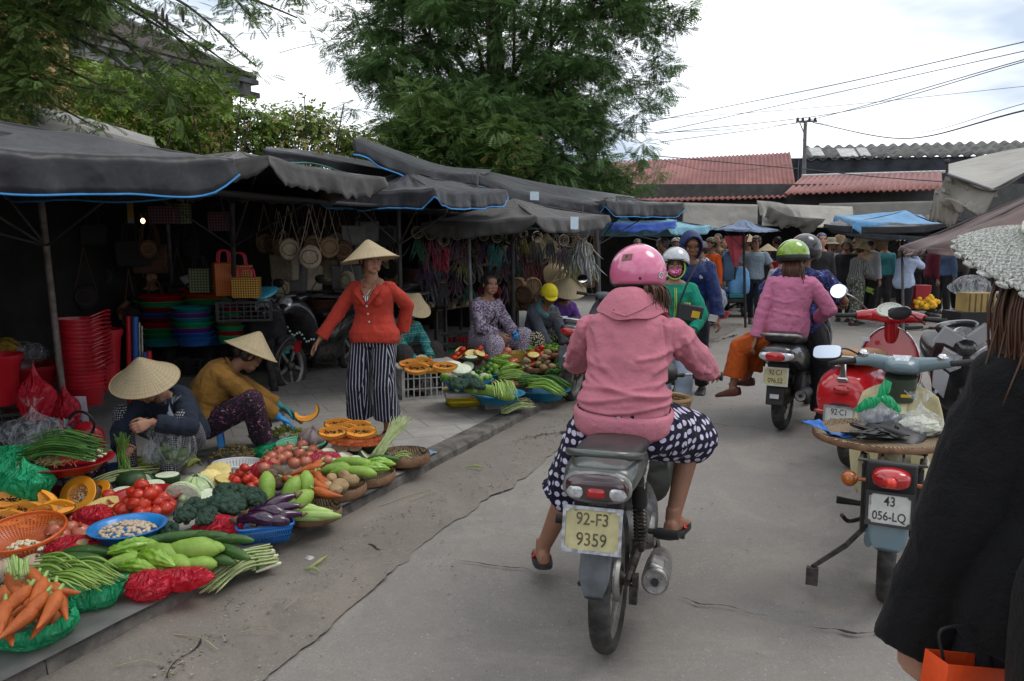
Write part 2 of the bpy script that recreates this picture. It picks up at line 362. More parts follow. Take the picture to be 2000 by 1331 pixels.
m_beige=cloth_mat('beige_tarp',(.21,.195,.165),.6,fade=(.3,.28,.25));m_umb=cloth_mat('brown_umbrella',(.11,.07,.066),.7,.15,fade=(.15,.1,.095))
m_pipe=mat('blue_piping',(.05,.25,.55),.6);m_steel=mat('grey_steel',(.16,.16,.17),.5,.5,nv=.3,bump=.002);m_rust=mat('rusty_pole',(.1,.085,.075),.7,.2,nv=.4,ns=14)
m_dsteel=mat('dark_pole',(.045,.04,.04),.6,.2,nv=.3);m_wood=mat('old_wood',(.15,.1,.065),.8,nv=.35,ns=10);m_dwood=mat('dark_wood',(.05,.032,.022),.7,nv=.3)
def umbrella(label,cor,apex,vh,m,pipe=None,pole=None,seed=0,sag=.04,fin=.0,ragged=0,group='market canopies over the stalls',name='market_canopy',pm=None,cat='canopy',bow=.05):
 cor=[V(c)for c in cor];apex=V(apex);n=len(cor);cen=sum(cor,V())/n
 t=thing(name,label,cat,(cen.x,cen.y,(pole[1].z if pole else cor[0].z)),0,group);O=t.location.copy()
 top=MB();val=MB();K=20;E=[]
 def edge(i,u):
  a,b=cor[i],cor[(i+1)%n];l=(b-a).length;p=a.lerp(b,u)
  p.z-=4*sag*u*(1-u)*l/2;out=(p-cen);out.z=0;out=out.normalized()
  p+=out*(.025*math.sin(u*7+seed)*4*u*(1-u)-bow*4*u*(1-u));p.z+=.012*NZ.noise(V((u*6,i,seed)));return p,out
 for i in range(n):
  J=9;vs=[]
  for j in range(J+1):
   for k in range(K+1):
    u=k/K;e,_=edge(i,u);q=apex.lerp(e,j/J);s=math.sin(PI*j/J)
    q.z-=.05*s;q.z+=.045*s*NZ.noise(V((u*3+i*5,j/J*3,seed)))+.03*s*(1-2*abs(NZ.noise(V((u*5+i*5,j/J*2,seed+5)))));vs.append(q-O)
  top.add(vs,[(j*(K+1)+k,j*(K+1)+k+1,(j+1)*(K+1)+k+1,(j+1)*(K+1)+k)for j in range(J)for k in range(K)])
  vs=[];low=[];K2=40
  for k in range(K2+1):
   u=k/K2;e,out=edge(i,u);d=min(u,1-u)*2
   h=vh*(1+.12*NZ.noise(V((u*4+i*9,seed,1))))*min(1,.45+d*fin if fin else 1)
   if ragged:h*=.75+.45*abs(NZ.noise(V((u*9+i*3,seed,8))))+.2*NZ.noise(V((u*37,seed,i)))
   for j in range(6):
    f=j/5;fl=.05*f*NZ.noise(V((u*7+i*4,f*.8,seed)))+.045*f*NZ.noise(V((u*19+i*4,f*.5,seed)))
    q=e+out*(fl+.015*f)+V((0,0,-h*f));vs.append(q-O)
   low.append(vs[-1])
  val.add(vs,[(k*6+j,k*6+j+1,(k+1)*6+j+1,(k+1)*6+j)for k in range(K2)for j in range(5)]);E.append(low)
 top.build('canopy_top',m,t,ang=180,thick=.004);v=val.build('valance',m,t,ang=180,thick=.004)
 if pipe:
  b=MB()
  for low in E:b.tube(low,.0065,6)
  b.build('piping',pipe,v)
 if pole:
  a,b2=[V(x)-O for x in pole];MB().tube([a,b2],.024,10).build('pole',pm or m_dsteel,t)
  hub=a.lerp(b2,.22)
  for c in cor:
   MB().tube([hub,(c-O).lerp(apex-O,.25)-V((0,0,.05))],.009,6).build('strut',m_dsteel,t)
   MB().tube([apex-O-V((0,0,.03)),c-O-V((0,0,.02))],.009,6).build('rib',m_dsteel,t)
 return t
Z=V((0,0,1))
def quad(A,B,back,up=0):return[A,B,B+PERP*back+Z*up,A+PERP*back+Z*up]
A=P(-330,258,3.55);B=P(455,310,5.0)
umbrella('charcoal canopy with bright blue piping, nearest at the left over the conical hat seller',quad(A,B,2.3,.02),(A+B)/2+PERP*1.0+V((0,0,.27)),.215,m_black,m_pipe,(P(78,372,5.95),G(133,862,KZ)),1,.03,3.2,pm=m_rust)
A=P(-420,190,3.9);B=P(66,266,4.6)
umbrella('charcoal canopy corner with blue edge at the upper left corner, above the nearest canopy',quad(A,B,2.2,.1),(A+B)/2+PERP*1.2+V((0,0,.35)),.1,m_black,m_pipe,None,2)
A=P(523,304,5.45);B=P(752,347,6.7)
umbrella('faded brown-black canopy with a torn ragged valance beside the blue piped one',quad(A,B,1.9),(A+B)/2+PERP*.9+V((0,0,.16)),.2,m_brown,None,(P(453,395,7.2),G(461,724,KZ)),3,.03,2.5,1)
A=P(848,368,7.3);B=P(990,372,8.5);D=P(618,372,7.9)
umbrella('charcoal blue-piped canopy above the woman in the red jacket',[D,A,B,D+B-A],(D+B)/2+V((-.1,.1,.2)),.165,m_black,m_pipe,(P(778,400,8.2),G(786,742,KZ)),4,.03,2.8)
A=P(1046,422,7.9);B=P(1190,421,9.3);D=P(822,436,8.5)
t=umbrella('sun-faded grey-black canopy with a small white tag above the purple blouse seller',[D,A,B,D+B-A+V((0,0,.1))],P(1003,388,9.0),.15,m_brown,None,(P(1000,400,9.0),G(1004,722,KZ)),5,.04,2.4)
m_tag=mat('white_tag',(.6,.62,.65),.6,col2=(.3,.45,.55),ns=30)
def tagcard(par,p,sz,m=m_tag,txt=None,r=(90,0,14)):
 o=MB().box((0,0,0),(sz[0],.003,sz[1])).build('printed_tag',m,par,loc=V(p)-par.location,r=(0,0,r[2]))
 if txt:text(txt,sz[1]*.36,o,mat('tag_ink',(.08,.12,.25),.6),TR((0,-.004,0),(90,0,0)))
tagcard(t,P(1122,436,8.5),(.12,.13),r=(0,0,42))
A=P(1182,390,10.6);B=P(1335,396,11.6);D=P(1070,402,11.6)
umbrella('charcoal canopy with thin blue piping, farthest of the dark row',[D,A,B,D+B-A],(D+B)/2+V((0,0,.12)),.2,m_black,m_pipe,(P(1168,420,11.0),G(1172,690,KZ)),6,.03,2.4)
def tarp(label,front,back,m,vh=.12,pipe=None,seed=0,group=None,name='tarpaulin',amp=.04,nu=40,cat='tarpaulin',thick=.006):
 f=crv(front,8);bk=crv(back,8);O=sum(f,V())/len(f);t=thing(name,label,cat,O,0,group);b=MB()
 def at(q,u):x=u*(len(q)-1);i=min(int(x),len(q)-2);return q[i].lerp(q[i+1],x-i)
 b.grid(lambda u,v:tuple(at(f,u).lerp(at(bk,u),v)-O+V((0,0,amp*NZ.noise(V((u*6,v*3,seed)))*math.sin(PI*v)-amp*math.sin(PI*v)))),nu,12)
 b.build('sheet',m,t,ang=180,thick=thick)
 if vh:
  v=MB();low=[]
  def fn(u,w):
   p=at(f,u)-O+V((.03*w*NZ.noise(V((u*9,w,seed))),.05*w*NZ.noise(V((u*8,w,seed+3))),-vh*w*(1+.35*NZ.noise(V((u*5,0,seed))))))
   if w==1:low.append(p)
   return tuple(p)
  v.grid(fn,nu,4);o=v.build('valance',m,t,ang=180,thick=.004)
  if pipe:MB().tube(low,.009,6).build('piping',pipe,o)
 return t
GT='sloping tarpaulin roofs behind the canopies'
tarp('long charcoal tarpaulin with a raised curled left end, below the big tree',[P(690,268,7.6),P(760,300,8.0),P(850,332,8.5),P(935,338,9.0)],[P(700,266,9.6),P(780,296,10),P(870,325,10.5),P(960,332,11)],m_black,.16,m_pipe,11,GT)
t=tarp('charcoal tarpaulin with blue edge sloping down right above the faded canopy',[P(932,338,9.0),P(1010,372,9.5),P(1100,388,10.2),P(1192,402,10.8)],[P(950,335,11),P(1060,358,11.5),P(1150,372,12),P(1240,385,12.5)],m_black,.14,m_pipe,12,GT)
tagcard(t,P(1044,383,9.6),(.13,.1),r=(0,0,35))
tarp('narrow charcoal tarpaulin with a green edge below the leafy hedge',[P(512,290,8.0),P(620,306,8.6),P(740,330,9.3),P(850,345,10)],[P(520,287,9.4),P(640,300,10),P(770,325,11),P(870,338,11.5)],m_black,.1,mat('green_piping',(.1,.25,.22),.6),13,GT)
tarp('folded pale grey tarpaulin on the stall roof at the upper left',[P(60,222,6.2),P(180,252,6.8),P(312,288,7.5)],[P(20,196,7.4),P(150,226,8),P(300,270,8.6)],m_grey,.2,None,14,GT)
tarp('flat dark tarpaulin behind the row of canopies beside the red roof',[P(1080,365,12),P(1200,392,12.6),P(1310,408,13.2)],[P(1040,352,14),P(1180,378,15),P(1300,400,15)],m_black,.1,None,15,GT)
A=P(1190,430,12.8);B=P(1318,430,13.6)
t=umbrella('pale blue canopy over a royal blue valance at the end of the dark row',quad(A,B,2),(A+B)/2+PERP*.8+V((0,0,.22)),.11,m_lblue,None,None,21,.04)
tarp('royal blue sheet hanging under the pale blue canopy',[P(1192,436,12.6),P(1260,437,12.9),P(1320,432,13.4)],[P(1192,433,13.4),P(1262,433,13.6),P(1322,430,14.2)],cloth_mat('royal_tarp',(.03,.08,.35)),.13,None,22)
A=P(1302,440,13.8);B=P(1388,441,14.4)
umbrella('small pale blue canopy with drooping corners next to the navy parasol',quad(A,B,1.8),(A+B)/2+PERP*.8+V((0,0,.2)),.15,m_lblue,None,(P(1345,440,14.6),G(1347,600,0)),23,.05,2.5)
A=P(1395,446,13.6);B=P(1470,450,13.2);D=P(1520,449,14.2)
umbrella('faded navy parasol with low edge behind the man in the grey shirt',[A,B,D,P(1440,446,15.2)],P(1453,429,14.2),.03,m_navyt,None,(P(1452,440,14.2),G(1456,640,0)),24,.02,0)
A=P(1668,432,14.2);B=P(1852,441,14.8);D=P(1630,421,15.8)
umbrella('large bright blue square canopy over the shopper in the navy hat',[D,A,B,D+B-A+V((0,0,.1))],P(1768,411,15.8),.28,m_blue,None,(P(1762,430,15.6),G(1764,660,0)),25,.02,2.6)
A=P(1609,438,14.5);B=P(1760,460,14.0)
umbrella('dark canopy drooping under the bright blue one',quad(A,B,-2.0),(A+B)/2+V((0,1.0,.2)),.12,m_black,None,None,26,.06,2)
A=P(1855,452,15.5);B=P(2010,452,16.5)
umbrella('dark canopy behind the brown umbrella at the right',quad(A,B,-2.0),(A+B)/2+V((0,1.0,.2)),.3,m_black,None,None,27,.06,2)
ap=P(2140,318,5.0);cc=[]
for k in range(8):
 a=R(187+45*k);cc.append(V((ap.x+1.08*math.cos(a),ap.y+1.08*math.sin(a),ap.z-.52)))
umbrella('round brown sun umbrella cut off by the right edge above the crocheted hat',cc,ap,.035,m_umb,None,(ap,V((ap.x,ap.y,0))),28,.05,0,group=None,name='sun_umbrella',cat='umbrella',bow=.02)
tarp('beige tarpaulin roof stretched on a bar at the right edge',[P(1850,338,6.2),P(1935,372,6.0),P(2020,330,5.6)],[P(1850,322,7.6),P(1960,296,7.2),P(2080,278,7)],m_beige,.0,None,31,amp=.02)
tarp('torn beige tarpaulin hanging in folds beside the blue canopy',[P(1848,340,6.3),P(1905,365,6.15),P(1948,372,6.0)],[P(1812,412,6.6),P(1850,388,6.2),P(1900,408,6.1)],m_beige,.05,None,32,amp=.1)
tarp('small crumpled beige flap drooping at the end of the torn tarpaulin',[P(1826,372,6.4),P(1840,366,6.3),P(1868,380,6.3)],[P(1808,420,6.6),P(1845,425,6.4),P(1880,405,6.2)],m_beige,.04,None,33,amp=.12)
t=thing('tent_bar','bare metal bar along the edge of the beige tarpaulin roof','bar',P(1850,340,6.2));O=t.location
MB().tube([V((0,0,0)),P(1940,372,6.0)-O],.012,8).tube([P(1940,372,6.0)-O,P(2030,325,5.6)-O],.012,8).build('tube',m_steel,t)
MB().tube([P(1850,310,6.2)-O,V((0,0,-.02))],.01,8).ell(P(1850,316,6.2)-O,.02).build('finial',m_dsteel,t)
for i,(a,b,r,m,lb)in enumerate([((328,440,8.2),(347,700),.018,m_steel,'thin grey post behind the dark stall, beside the white cap'),((915,450,8.8),(925,745),.02,m_steel,'grey post beside the purple blouse seller'),((712,430,9.2),(716,640),.02,m_dsteel,'dark post among the hanging straw bags'),((1090,460,9.6),(1108,600),.012,m_steel,'slanting thin pole in front of the hanging fans'),((1165,446,9.8),(1168,700),.024,m_dsteel,'dark post behind the parked motorcycle')]):
 t=thing('post',lb,'post',G(*b,KZ),0,None);q=P(*a)-t.location
 MB().tube([(0,0,0),q],r,8).build('shaft',m,t);MB().box((0,0,.01),(.09,.09,.02)).build('foot',m_dsteel,t)
 # dark stalls behind, with roof and walls added to keep out the sky
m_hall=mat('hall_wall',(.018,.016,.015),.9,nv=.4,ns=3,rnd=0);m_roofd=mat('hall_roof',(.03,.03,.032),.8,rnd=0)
t=thing('stall_enclosure','dark stall hall behind the left canopies, roof and walls added to keep light out','building',S(0,3.2,KZ));O=t.location
def wallbox(name,A,B,z0,z1,th,m,par):
 d=(B-A);l=d.length;return MB().box((0,0,0),(l,th,z1-z0)).build(name,m,par,loc=(A+B)/2-O+V((0,0,(z0+z1)/2-((A+B)/2).z)),r=(0,0,math.degrees(math.atan2(d.y,d.x))))
wallbox('back_wall',S(-7,4.9),S(6.5,4.9),KZ,2.3,.1,m_hall,t);wallbox('added_end_wall',S(-7,0.9),S(-7,4.9),KZ,2.3,.1,m_hall,t);wallbox('added_end_wall',S(6.6,2.6),S(6.6,4.9),KZ,2.1,.1,m_hall,t)  # end walls added to close the stalls against light from the side
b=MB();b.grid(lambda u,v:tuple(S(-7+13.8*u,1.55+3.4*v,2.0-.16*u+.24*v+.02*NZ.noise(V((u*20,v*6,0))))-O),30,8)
b.build('roof',m_roofd,t,thick=.03,ang=180)  # added ceiling that blocks the sky over the stalls
for i,(a,bb,rr,cxx)in enumerate([(-2.9,2.6,.5,0),(.2,3.4,.45,0),(3.2,3.5,.5,0)]):
 pass
def corr(A,B,up,m,name,par,O,wave=.03,pitch=.19,th=0.02):
 """corrugated sheet: eave from A to B, rising along up"""
 d=(B-A);l=d.length;n=int(l/pitch*6);nn=d.normalized().cross(up).normalized();b=MB()
 b.grid(lambda u,v:tuple(A+d*u+up*v+nn*wave*math.sin(u*l/pitch*2*PI)-O),n,3)
 return b.build(name,m,par,ang=180,thick=th)
def redroof():
 g=NG('red_iron_roof');x,y,z=g.xyz()
 c=g.mix(g.ramp(g.noise(2.5,6,.7),(.35,0),(.7,1)),(.15,.038,.034),(.21,.075,.062));c=g.mix(g.ramp(g.noise(.6,4),(.45,0),(.6,.5)),c,(.32,.13,.11))
 g.col(c);g.b.inputs['Roughness'].default_value=.55;return g.m
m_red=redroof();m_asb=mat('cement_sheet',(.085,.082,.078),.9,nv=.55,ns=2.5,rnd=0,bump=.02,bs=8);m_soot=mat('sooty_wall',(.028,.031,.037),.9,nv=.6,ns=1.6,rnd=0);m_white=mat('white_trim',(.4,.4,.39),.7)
t=thing('market_building','long market building with an upper and a lower red corrugated roof at the street end','building',P(1400,470,27));O=t.location
A,B=P(1040,402,24),P(1555,372,24.5);up=V((-.25,2.6,1.15))
corr(A,B,P(1542,297,29.5)-P(1553,366,26),m_red,'upper_roof',t,O,.025,.14)
A,B=P(1140,398,23),P(1535,386,23.4);corr(A,B,P(1545,368,26.5)-B,m_red,'lower_roof',t,O,.03,.17)
A,B=P(1530,380,22.5),P(1842,370,22);corr(A,B,P(1568,345,26)-A,m_red,'front_roof',t,O,.03,.17)
MB().tube([P(1566,344,26)-O,P(1846,336,25.6)-O],.05,6).build('ridge_cap',m_white,t)
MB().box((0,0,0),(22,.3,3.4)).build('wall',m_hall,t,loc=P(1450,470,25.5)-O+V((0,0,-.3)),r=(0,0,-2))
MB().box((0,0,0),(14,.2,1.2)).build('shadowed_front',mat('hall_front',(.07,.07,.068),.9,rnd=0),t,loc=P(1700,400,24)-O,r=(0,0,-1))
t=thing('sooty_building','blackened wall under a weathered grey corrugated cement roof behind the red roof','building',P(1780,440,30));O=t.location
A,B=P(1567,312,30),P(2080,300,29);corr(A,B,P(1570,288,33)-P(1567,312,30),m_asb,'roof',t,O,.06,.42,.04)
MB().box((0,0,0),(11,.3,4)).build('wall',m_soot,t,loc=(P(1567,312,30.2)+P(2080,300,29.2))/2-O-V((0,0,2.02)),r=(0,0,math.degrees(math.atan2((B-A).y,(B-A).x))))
for i,(px,w_,kk)in enumerate([(1668,34,0),(1606,24,.6),(1700,20,.5)]):
 MB().box((0,0,0),(w_*.019*1.0,.6,.03)).build('patch_sheet',m_white,t,loc=P(px,304-kk*3,29.6)-O+V((0,.6,.16)),r=(35,0,0))
for k,(p,q,r_)in enumerate([((1335,396,19),(1480,400,19.5),(1332,446,18.6)),((1490,398,19),(1665,404,19),(1488,441,18)),((1600,398,21),(1850,392,20),(1600,436,21))]):
 A,B,D=P(*p),P(*q),P(*r_);tarp(['plain beige tarpaulin screen hung under the red roof, left piece','crumpled beige tarpaulin screen with a drooping fold, middle piece','smooth grey tarpaulin screen behind the blue canopy, right piece'][k],[A,(A+B)/2,B],[D,D+(B-A)/2,D+B-A],m_grey if k!=1 else m_beige,0,None,40+k,'tarpaulin screens under the red roof',amp=.06)
tarp('rumpled grey tarpaulin fold slumped over the screen under the red roof',[P(1478,392,18.6),P(1520,396,18.4),P(1560,408,18.2)],[P(1500,402,18),P(1545,422,17.6),P(1612,428,17.5)],m_grey,.06,None,44,amp=.35)
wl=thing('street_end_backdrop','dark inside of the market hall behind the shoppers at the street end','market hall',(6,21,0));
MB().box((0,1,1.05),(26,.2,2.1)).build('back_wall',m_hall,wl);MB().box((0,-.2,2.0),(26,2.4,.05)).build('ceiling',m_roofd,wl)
t=thing('yellow_house','old yellow house with a mossy tiled roof and vented cornice behind the leaves','house',(-6.5,14,0));O=t.location
m_yel=mat('yellow_plaster',(.4,.24,.08),.9,nv=.3,ns=2.5,col2=(.5,.36,.16),rnd=0)
g=NG('mossy_tiles');x,y,z=g.xyz();wv=g.new('TexWave',{'Vector':g.new('Mapping',{'Vector':g.co,'Rotation':(0,0,R(23.6))}).outputs[0],'Scale':3.2,'Distortion':.4,'Detail':2.},bands_direction='Y').outputs['Fac']
g.col(g.mix(g.ramp(g.noise(3,6,.7),(.4,0),(.65,1)),(.05,.045,.042),(.14,.1,.085)));g.b.inputs['Roughness'].default_value=.9;g.bump(wv,.08);m_tile=g.m
m_corn=mat('grey_cornice',(.15,.15,.145),.9,nv=.5,ns=3,rnd=0)
e0,e1=P(90,74,12.2),P(497,162,16.2);e1.z=e0.z=4.72;dr=(e1-e0).normalized();pr=V((-dr.y,dr.x,0));e00=e0-dr*5
h=thing;b=MB();A0=e00+pr*.35;A1=e1+pr*.35-dr*.35
b.add([tuple(x-O)for x in(V((A0.x,A0.y,0)),V((A1.x,A1.y,0)),A1,A0)],[(0,1,2,3)]);A2=A1+pr*4
b.add([tuple(x-O)for x in(V((A1.x,A1.y,0)),V((A2.x,A2.y,0)),A2,A1)],[(0,1,2,3)]);b.build('wall',m_yel,t,smooth=False,thick=.2)
rz_=Z*1.15;b=MB();rp=[e00,e1,e1+pr*2.4-dr*.9+rz_,e00+pr*2.4+rz_,e1+pr*4.8]
b.add([tuple(x-O)for x in rp],[(0,1,2,3),(1,4,2)]);b.build('roof',m_tile,t,smooth=False,thick=.12)
MB().tube([rp[3]-O,rp[2]-O],.12,8).tube([rp[2]-O,rp[1]-O],.1,8).build('ridge',m_corn,t)
l=(e1-e00).length;cb=MB();L0=e00-O-Z*.02
for k in range(int(l/.32)):
 c=L0+dr*(.32*k+.16);cb.box(c+V((0,0,-.16)),(.2,.12,.2),(0,0,math.degrees(math.atan2(dr.y,dr.x))))
cb.box((L0+(e1-O))/2+V((0,0,-.05)),(l,.22,.09),(0,0,math.degrees(math.atan2(dr.y,dr.x))));cb.box((L0+(e1-O))/2+V((0,0,-.3)),(l,.26,.1),(0,0,math.degrees(math.atan2(dr.y,dr.x))))
cb.build('cornice',m_corn,t,smooth=False)
p=P(52,60,11.8);MB().box((0,0,0),(.9,.5,4)).build('pillar',m_yel,t,loc=p-O+V((0,0,.4)),r=(0,0,66))
t=thing('utility_pole','distant utility pole with a crossarm of insulators above the red roof','utility pole',P(1568,470,29));O=t.location;m_pl=mat('pole_concrete',(.13,.125,.13),.9)
tp=P(1573,236,29);MB().tube([V((0,0,-1)),tp-O],[.1,.06],10).build('shaft',m_pl,t)
arm=MB().tube([P(1555,238,29)-O,P(1596,237,29)-O],.035,6).build('crossarm',m_pl,t)
for px in(1558,1568,1581,1592):MB().ell(P(px,234,29)-O,(.05,.05,.08)).build('insulator',m_dsteel,arm)
MB().tube([P(1571,262,29)-O,P(1562,240,29)-O],.02,5).build('brace',m_pl,t)
m_wire=mat('wire',(.05,.05,.055),.7)
WL=['top wire running up to the right edge of the sky','second wire below the top one, running right','wire from the pole rising to the right, upper of a close pair','wire from the pole rising to the right, lower of a close pair','thick wire sagging low from the pole to the right','thin faint wire crossing the sky left of the pole','thin wire sagging right of the pole just above the thick one','wire from the tree running just above the red roof','thin wire drooping in front of the upper red roof','wire from the tree to the pole below the others','faint wire between the tree branches at the upper left','short wire beside the big tree at the left','thin wire falling from the pole to the roof edge','wire crossing the lower red roof to the right','wire rising through the gap left of the big tree']
for i,(a,mid,c,r_)in enumerate([((1230,246,22),(1620,168,18),(2010,80,14),.007),((1280,260,22),(1640,180,18),(2010,98,14),.006),((1290,278,24),(1570,237,24),(2010,114,15),.007),((1280,262,24),(1640,220,22),(2010,118,15),.007),((1588,240,29),(1760,271,22),(2010,214,13),.012),((1200,238,26),(1600,210,24),(2010,168,22),.005),((1592,240,29),(1770,262,22),(2010,200,14),.005),((1260,303,22),(1500,325,20),(1560,330,20),.009),((1280,310,22),(1400,335,22),(1545,322,24),.005),((1225,260,26),(1400,255,27),(1570,240,29),.006),((345,70,20),(430,68,20),(700,58,20),.004),((545,104,18),(580,94,18),(625,84,18),.005),((1578,240,29),(1562,300,28),(1558,360,26),.005),((1565,330,20),(1700,345,20),(1850,356,18),.009),((600,225,18),(650,212,18),(690,195,18),.005)]):
 MB().tube(crv([P(*a),P(*mid),P(*c)],12),r_*1.35,5).build('overhead_wire',m_wire,label=WL[i],cat='wire',group='overhead wires')
 # foliage
def leafmat(name,c,c2,tl=.25,hue=.0):
 g=NG(name);r=g.new('NewGeometry').outputs['Random Per Island']
 k=g.mix(r,c,c2);k=g.mix(g.ramp(g.noise(1.3,3),(.35,0),(.65,.55)),k,mul(c2,1.35));g.col(k)
 g.b.inputs['Roughness'].default_value=.5;g.b.inputs['Specular IOR Level'].default_value=.35
 tr=g.new('BsdfTranslucent',{'Color':k});ms=g.new('MixShader',{0:tl,1:g.b.outputs[0],2:tr.outputs[0]});g.l.new(ms.outputs[0],g.n['Material Output'].inputs[0]);return g.m
def frond(n=9,l=1.,w=.34,lw=.09,droop=.25):
 v=[];rs=random.Random(1)
 def q(a,b,c,d):v.extend([a,b,c,d])
 def sp(t):return(t*l,0,-droop*t*t)
 q((0,-.008,0),(0,.008,0),(*sp(1)[:1],.004,sp(1)[2]),(sp(1)[0],-.004,sp(1)[2]))
 for i in range(n):
  t=(i+.7)/n;x,_,z=sp(t);ww=w*math.sin(PI*min(1,.25+.72*(1-t)+.05))
  for s in(1,-1):
   dx=.35*ww;q((x,0,z),(x+dx*.6-lw*.5,s*ww*.5,z+.01),(x+dx,s*ww,z-.05*ww/w),(x+dx*.6+lw*.5,s*ww*.5,z-.01))
 return np.array(v,float)
def broad(n=5,droop=.3):
 v=[]
 for i in range(n):
  t=.35+.65*i/(n-1)if n>1 else 1;s=1 if i%2 else-1
  x=t*.8;a=R(55*(1-i/n))*s;l=.34;w_=.1;d=np.array((math.cos(a),math.sin(a)));p=np.array((-d[1],d[0]));o=np.array((x*.8,0))
  for A in((o,o+d*l*.5+p*w_,o+d*l,o+d*l*.5-p*w_),):v+=[(*q,-droop*(q[0])**2+.03*math.sin(k*2+i))for k,q in enumerate(A)]
 return np.array(v,float)
def scatter(tmpl,pos,dirs,scl,seed=0):
 rs=np.random.RandomState(seed);N=len(pos);x=dirs/np.linalg.norm(dirs,axis=1)[:,None]
 up=rs.normal(0,.35,(N,3))+np.array((0,0,1.));y=np.cross(up,x);y/=np.linalg.norm(y,axis=1)[:,None]+1e-9;z=np.cross(x,y)
 M=np.stack([x,y,z],2)*scl[:,None,None];out=np.einsum('nij,kj->nki',M,tmpl)+pos[:,None,:];return out.reshape(-1,3)
def quadmesh(name,co,m):
 me=bpy.data.meshes.new(name);n=len(co);f=n//4;me.vertices.add(n);me.vertices.foreach_set('co',co.astype(np.float32).ravel())
 me.loops.add(n);me.loops.foreach_set('vertex_index',np.arange(n,dtype=np.int32));me.polygons.add(f);me.polygons.foreach_set('loop_start',np.arange(0,n,4,dtype=np.int32));me.polygons.foreach_set('loop_total',np.full(f,4,np.int32))
 me.materials.append(m);me.update(calc_edges=True);me.validate();return me
def clumps(blobs,per,seed,ln=(.22,.4),shell=.55,out=1.,drop=-.25,m3=1.):
 """blobs: (centre, radii); fronds leave each blob outward and droop"""
 rs=np.random.RandomState(seed);Pp=[];D=[];Sx=[]
 for c,r in blobs:
  n=int(per*(r[0]*r[1]+r[1]*r[2]+r[0]*r[2])/3/.25);d=rs.normal(0,1,(n,3));d/=np.linalg.norm(d,axis=1)[:,None]
  rad=shell+(1-shell)*rs.rand(n);Pp.append(np.array(c)+d*np.array(r)*rad[:,None]);dd=d*out+rs.normal(0,.45,(n,3));dd[:,2]=dd[:,2]*.5+drop;D.append(dd);Sx.append(rs.uniform(*ln,n))
 return np.concatenate(Pp),np.concatenate(D),np.concatenate(Sx)
m_leafd=leafmat('tamarind_leaf',(.055,.115,.04),(.13,.22,.07),.38);m_leafl=leafmat('shrub_leaf',(.06,.12,.018),(.17,.26,.035),.35);m_leafy=leafmat('yellowing_leaf',(.2,.15,.05),(.24,.22,.06),.3)
m_leafn=leafmat('near_leaf',(.045,.09,.02),(.11,.17,.04),.35);m_bark=mat('bark',(.06,.05,.042),.95,nv=.4,ns=6,bump=.03,bs=12,rnd=0)
def tree(name,label,cat,base,trunk,limbs,blobs,per,tm,m,seed,ln,shell=.5,drop=-.25,extra=None):
 t=thing(name,label,cat,base);O=V(base);b=MB();b.tube([V(p)-O for p in crv(trunk[0],4)],trunk[1],12);t_=b.build('trunk',m_bark,t,ang=180)
 if limbs:
  b=MB()
  for pl,r in limbs:b.tube([V(p)-O for p in crv(pl,5)],[r,r*.35],6)
  b.build('limb',m_bark,t,ang=180)
 pos,d,s=clumps(blobs,per,seed,ln,shell,drop=drop);me=quadmesh('crown',scatter(tm,pos-np.array(O),d,s,seed),m);put(me,'crown',t)
 if extra:
  pos,d,s=clumps(*extra[:2],seed+1,ln,.7,drop=drop);put(quadmesh('pale_leaves',scatter(tm,pos-np.array(O),d,s,seed),extra[2]),'foliage',t)
 return t
rs=random.Random(5);TB=P(960,470,15.5);TB.z=0;bl=[];lb=[]
def inside(px,py):
 L_=np.interp(py,[-260,0,60,120,190,230,300,390],[560,690,700,680,735,760,800,900]);Rr=np.interp(py,[-260,0,60,130,200,290,340,390],[1400,1290,1265,1245,1180,1185,1200,1200]);return L_,Rr
for i in range(580):
 py=rs.uniform(-300,385);a,c=inside(0,py);px=rs.uniform(a,c);Y=15.5+rs.uniform(-2.2,2.2)*(1-abs((px-(a+c)/2)/(c-a)));p=P(px,py,Y);r=rs.uniform(.2,.5)
 bl.append((p,(r*1.2,r*1.1,r*.42)))
def spray(pts,Y,r=.16):
 for px,py in pts:bl.append((P(px,py,Y),(r*1.6,r*1.3,r*.8)))
spray([(640,85),(668,78),(690,70),(655,115),(690,110),(720,118),(720,150),(690,215),(700,160),(660,45),(650,10),(690,20),(700,40),(745,90),(752,60)],14.8,.14)
spray([(1345,15),(1325,22),(1300,35),(1320,60),(1290,75),(1300,45),(1275,20),(1290,100),(1310,128),(1285,135),(1255,160),(1290,195),(1265,205),(1245,225),(1300,165),(1235,250),(1260,285),(1245,310),(1280,340),(1250,360),(1225,335),(1215,375),(1175,380),(1270,125),(1240,190),(1200,260)],14.8,.17)
spray([(1345,15),(1310,128),(1290,200)],14.6,.1)
for k in range(12):
 c=bl[rs.randrange(300)][0];lb.append(([V((TB.x+rs.uniform(-.4,.4),15.9,rs.uniform(1.8,4.5))),V((TB.x,15.4,3.5)).lerp(c,.55)+V((0,0,.5)),c],.055))
for px,x2 in((785,790),(838,842),(1005,1002),(950,960),(1075,1078)):lb.append(([P(x2,420,15),P((px+x2)/2,180,15),P(px,-80,15.4)],.05))
tree('tamarind_tree','big dark feathery tree rising behind the canopies in the middle','tree',TB,([TB,TB+V((.1,0,1.6)),TB+V((0,0,3.2)),TB+V((.1,0,5)),TB+V((-.1,0,8))],[.3,.24,.2,.15,.06]),lb,bl,250,frond(7,1,.32,.13),m_leafd,3,(.12,.25),.2,-.15)
bl=[];rs=random.Random(8)
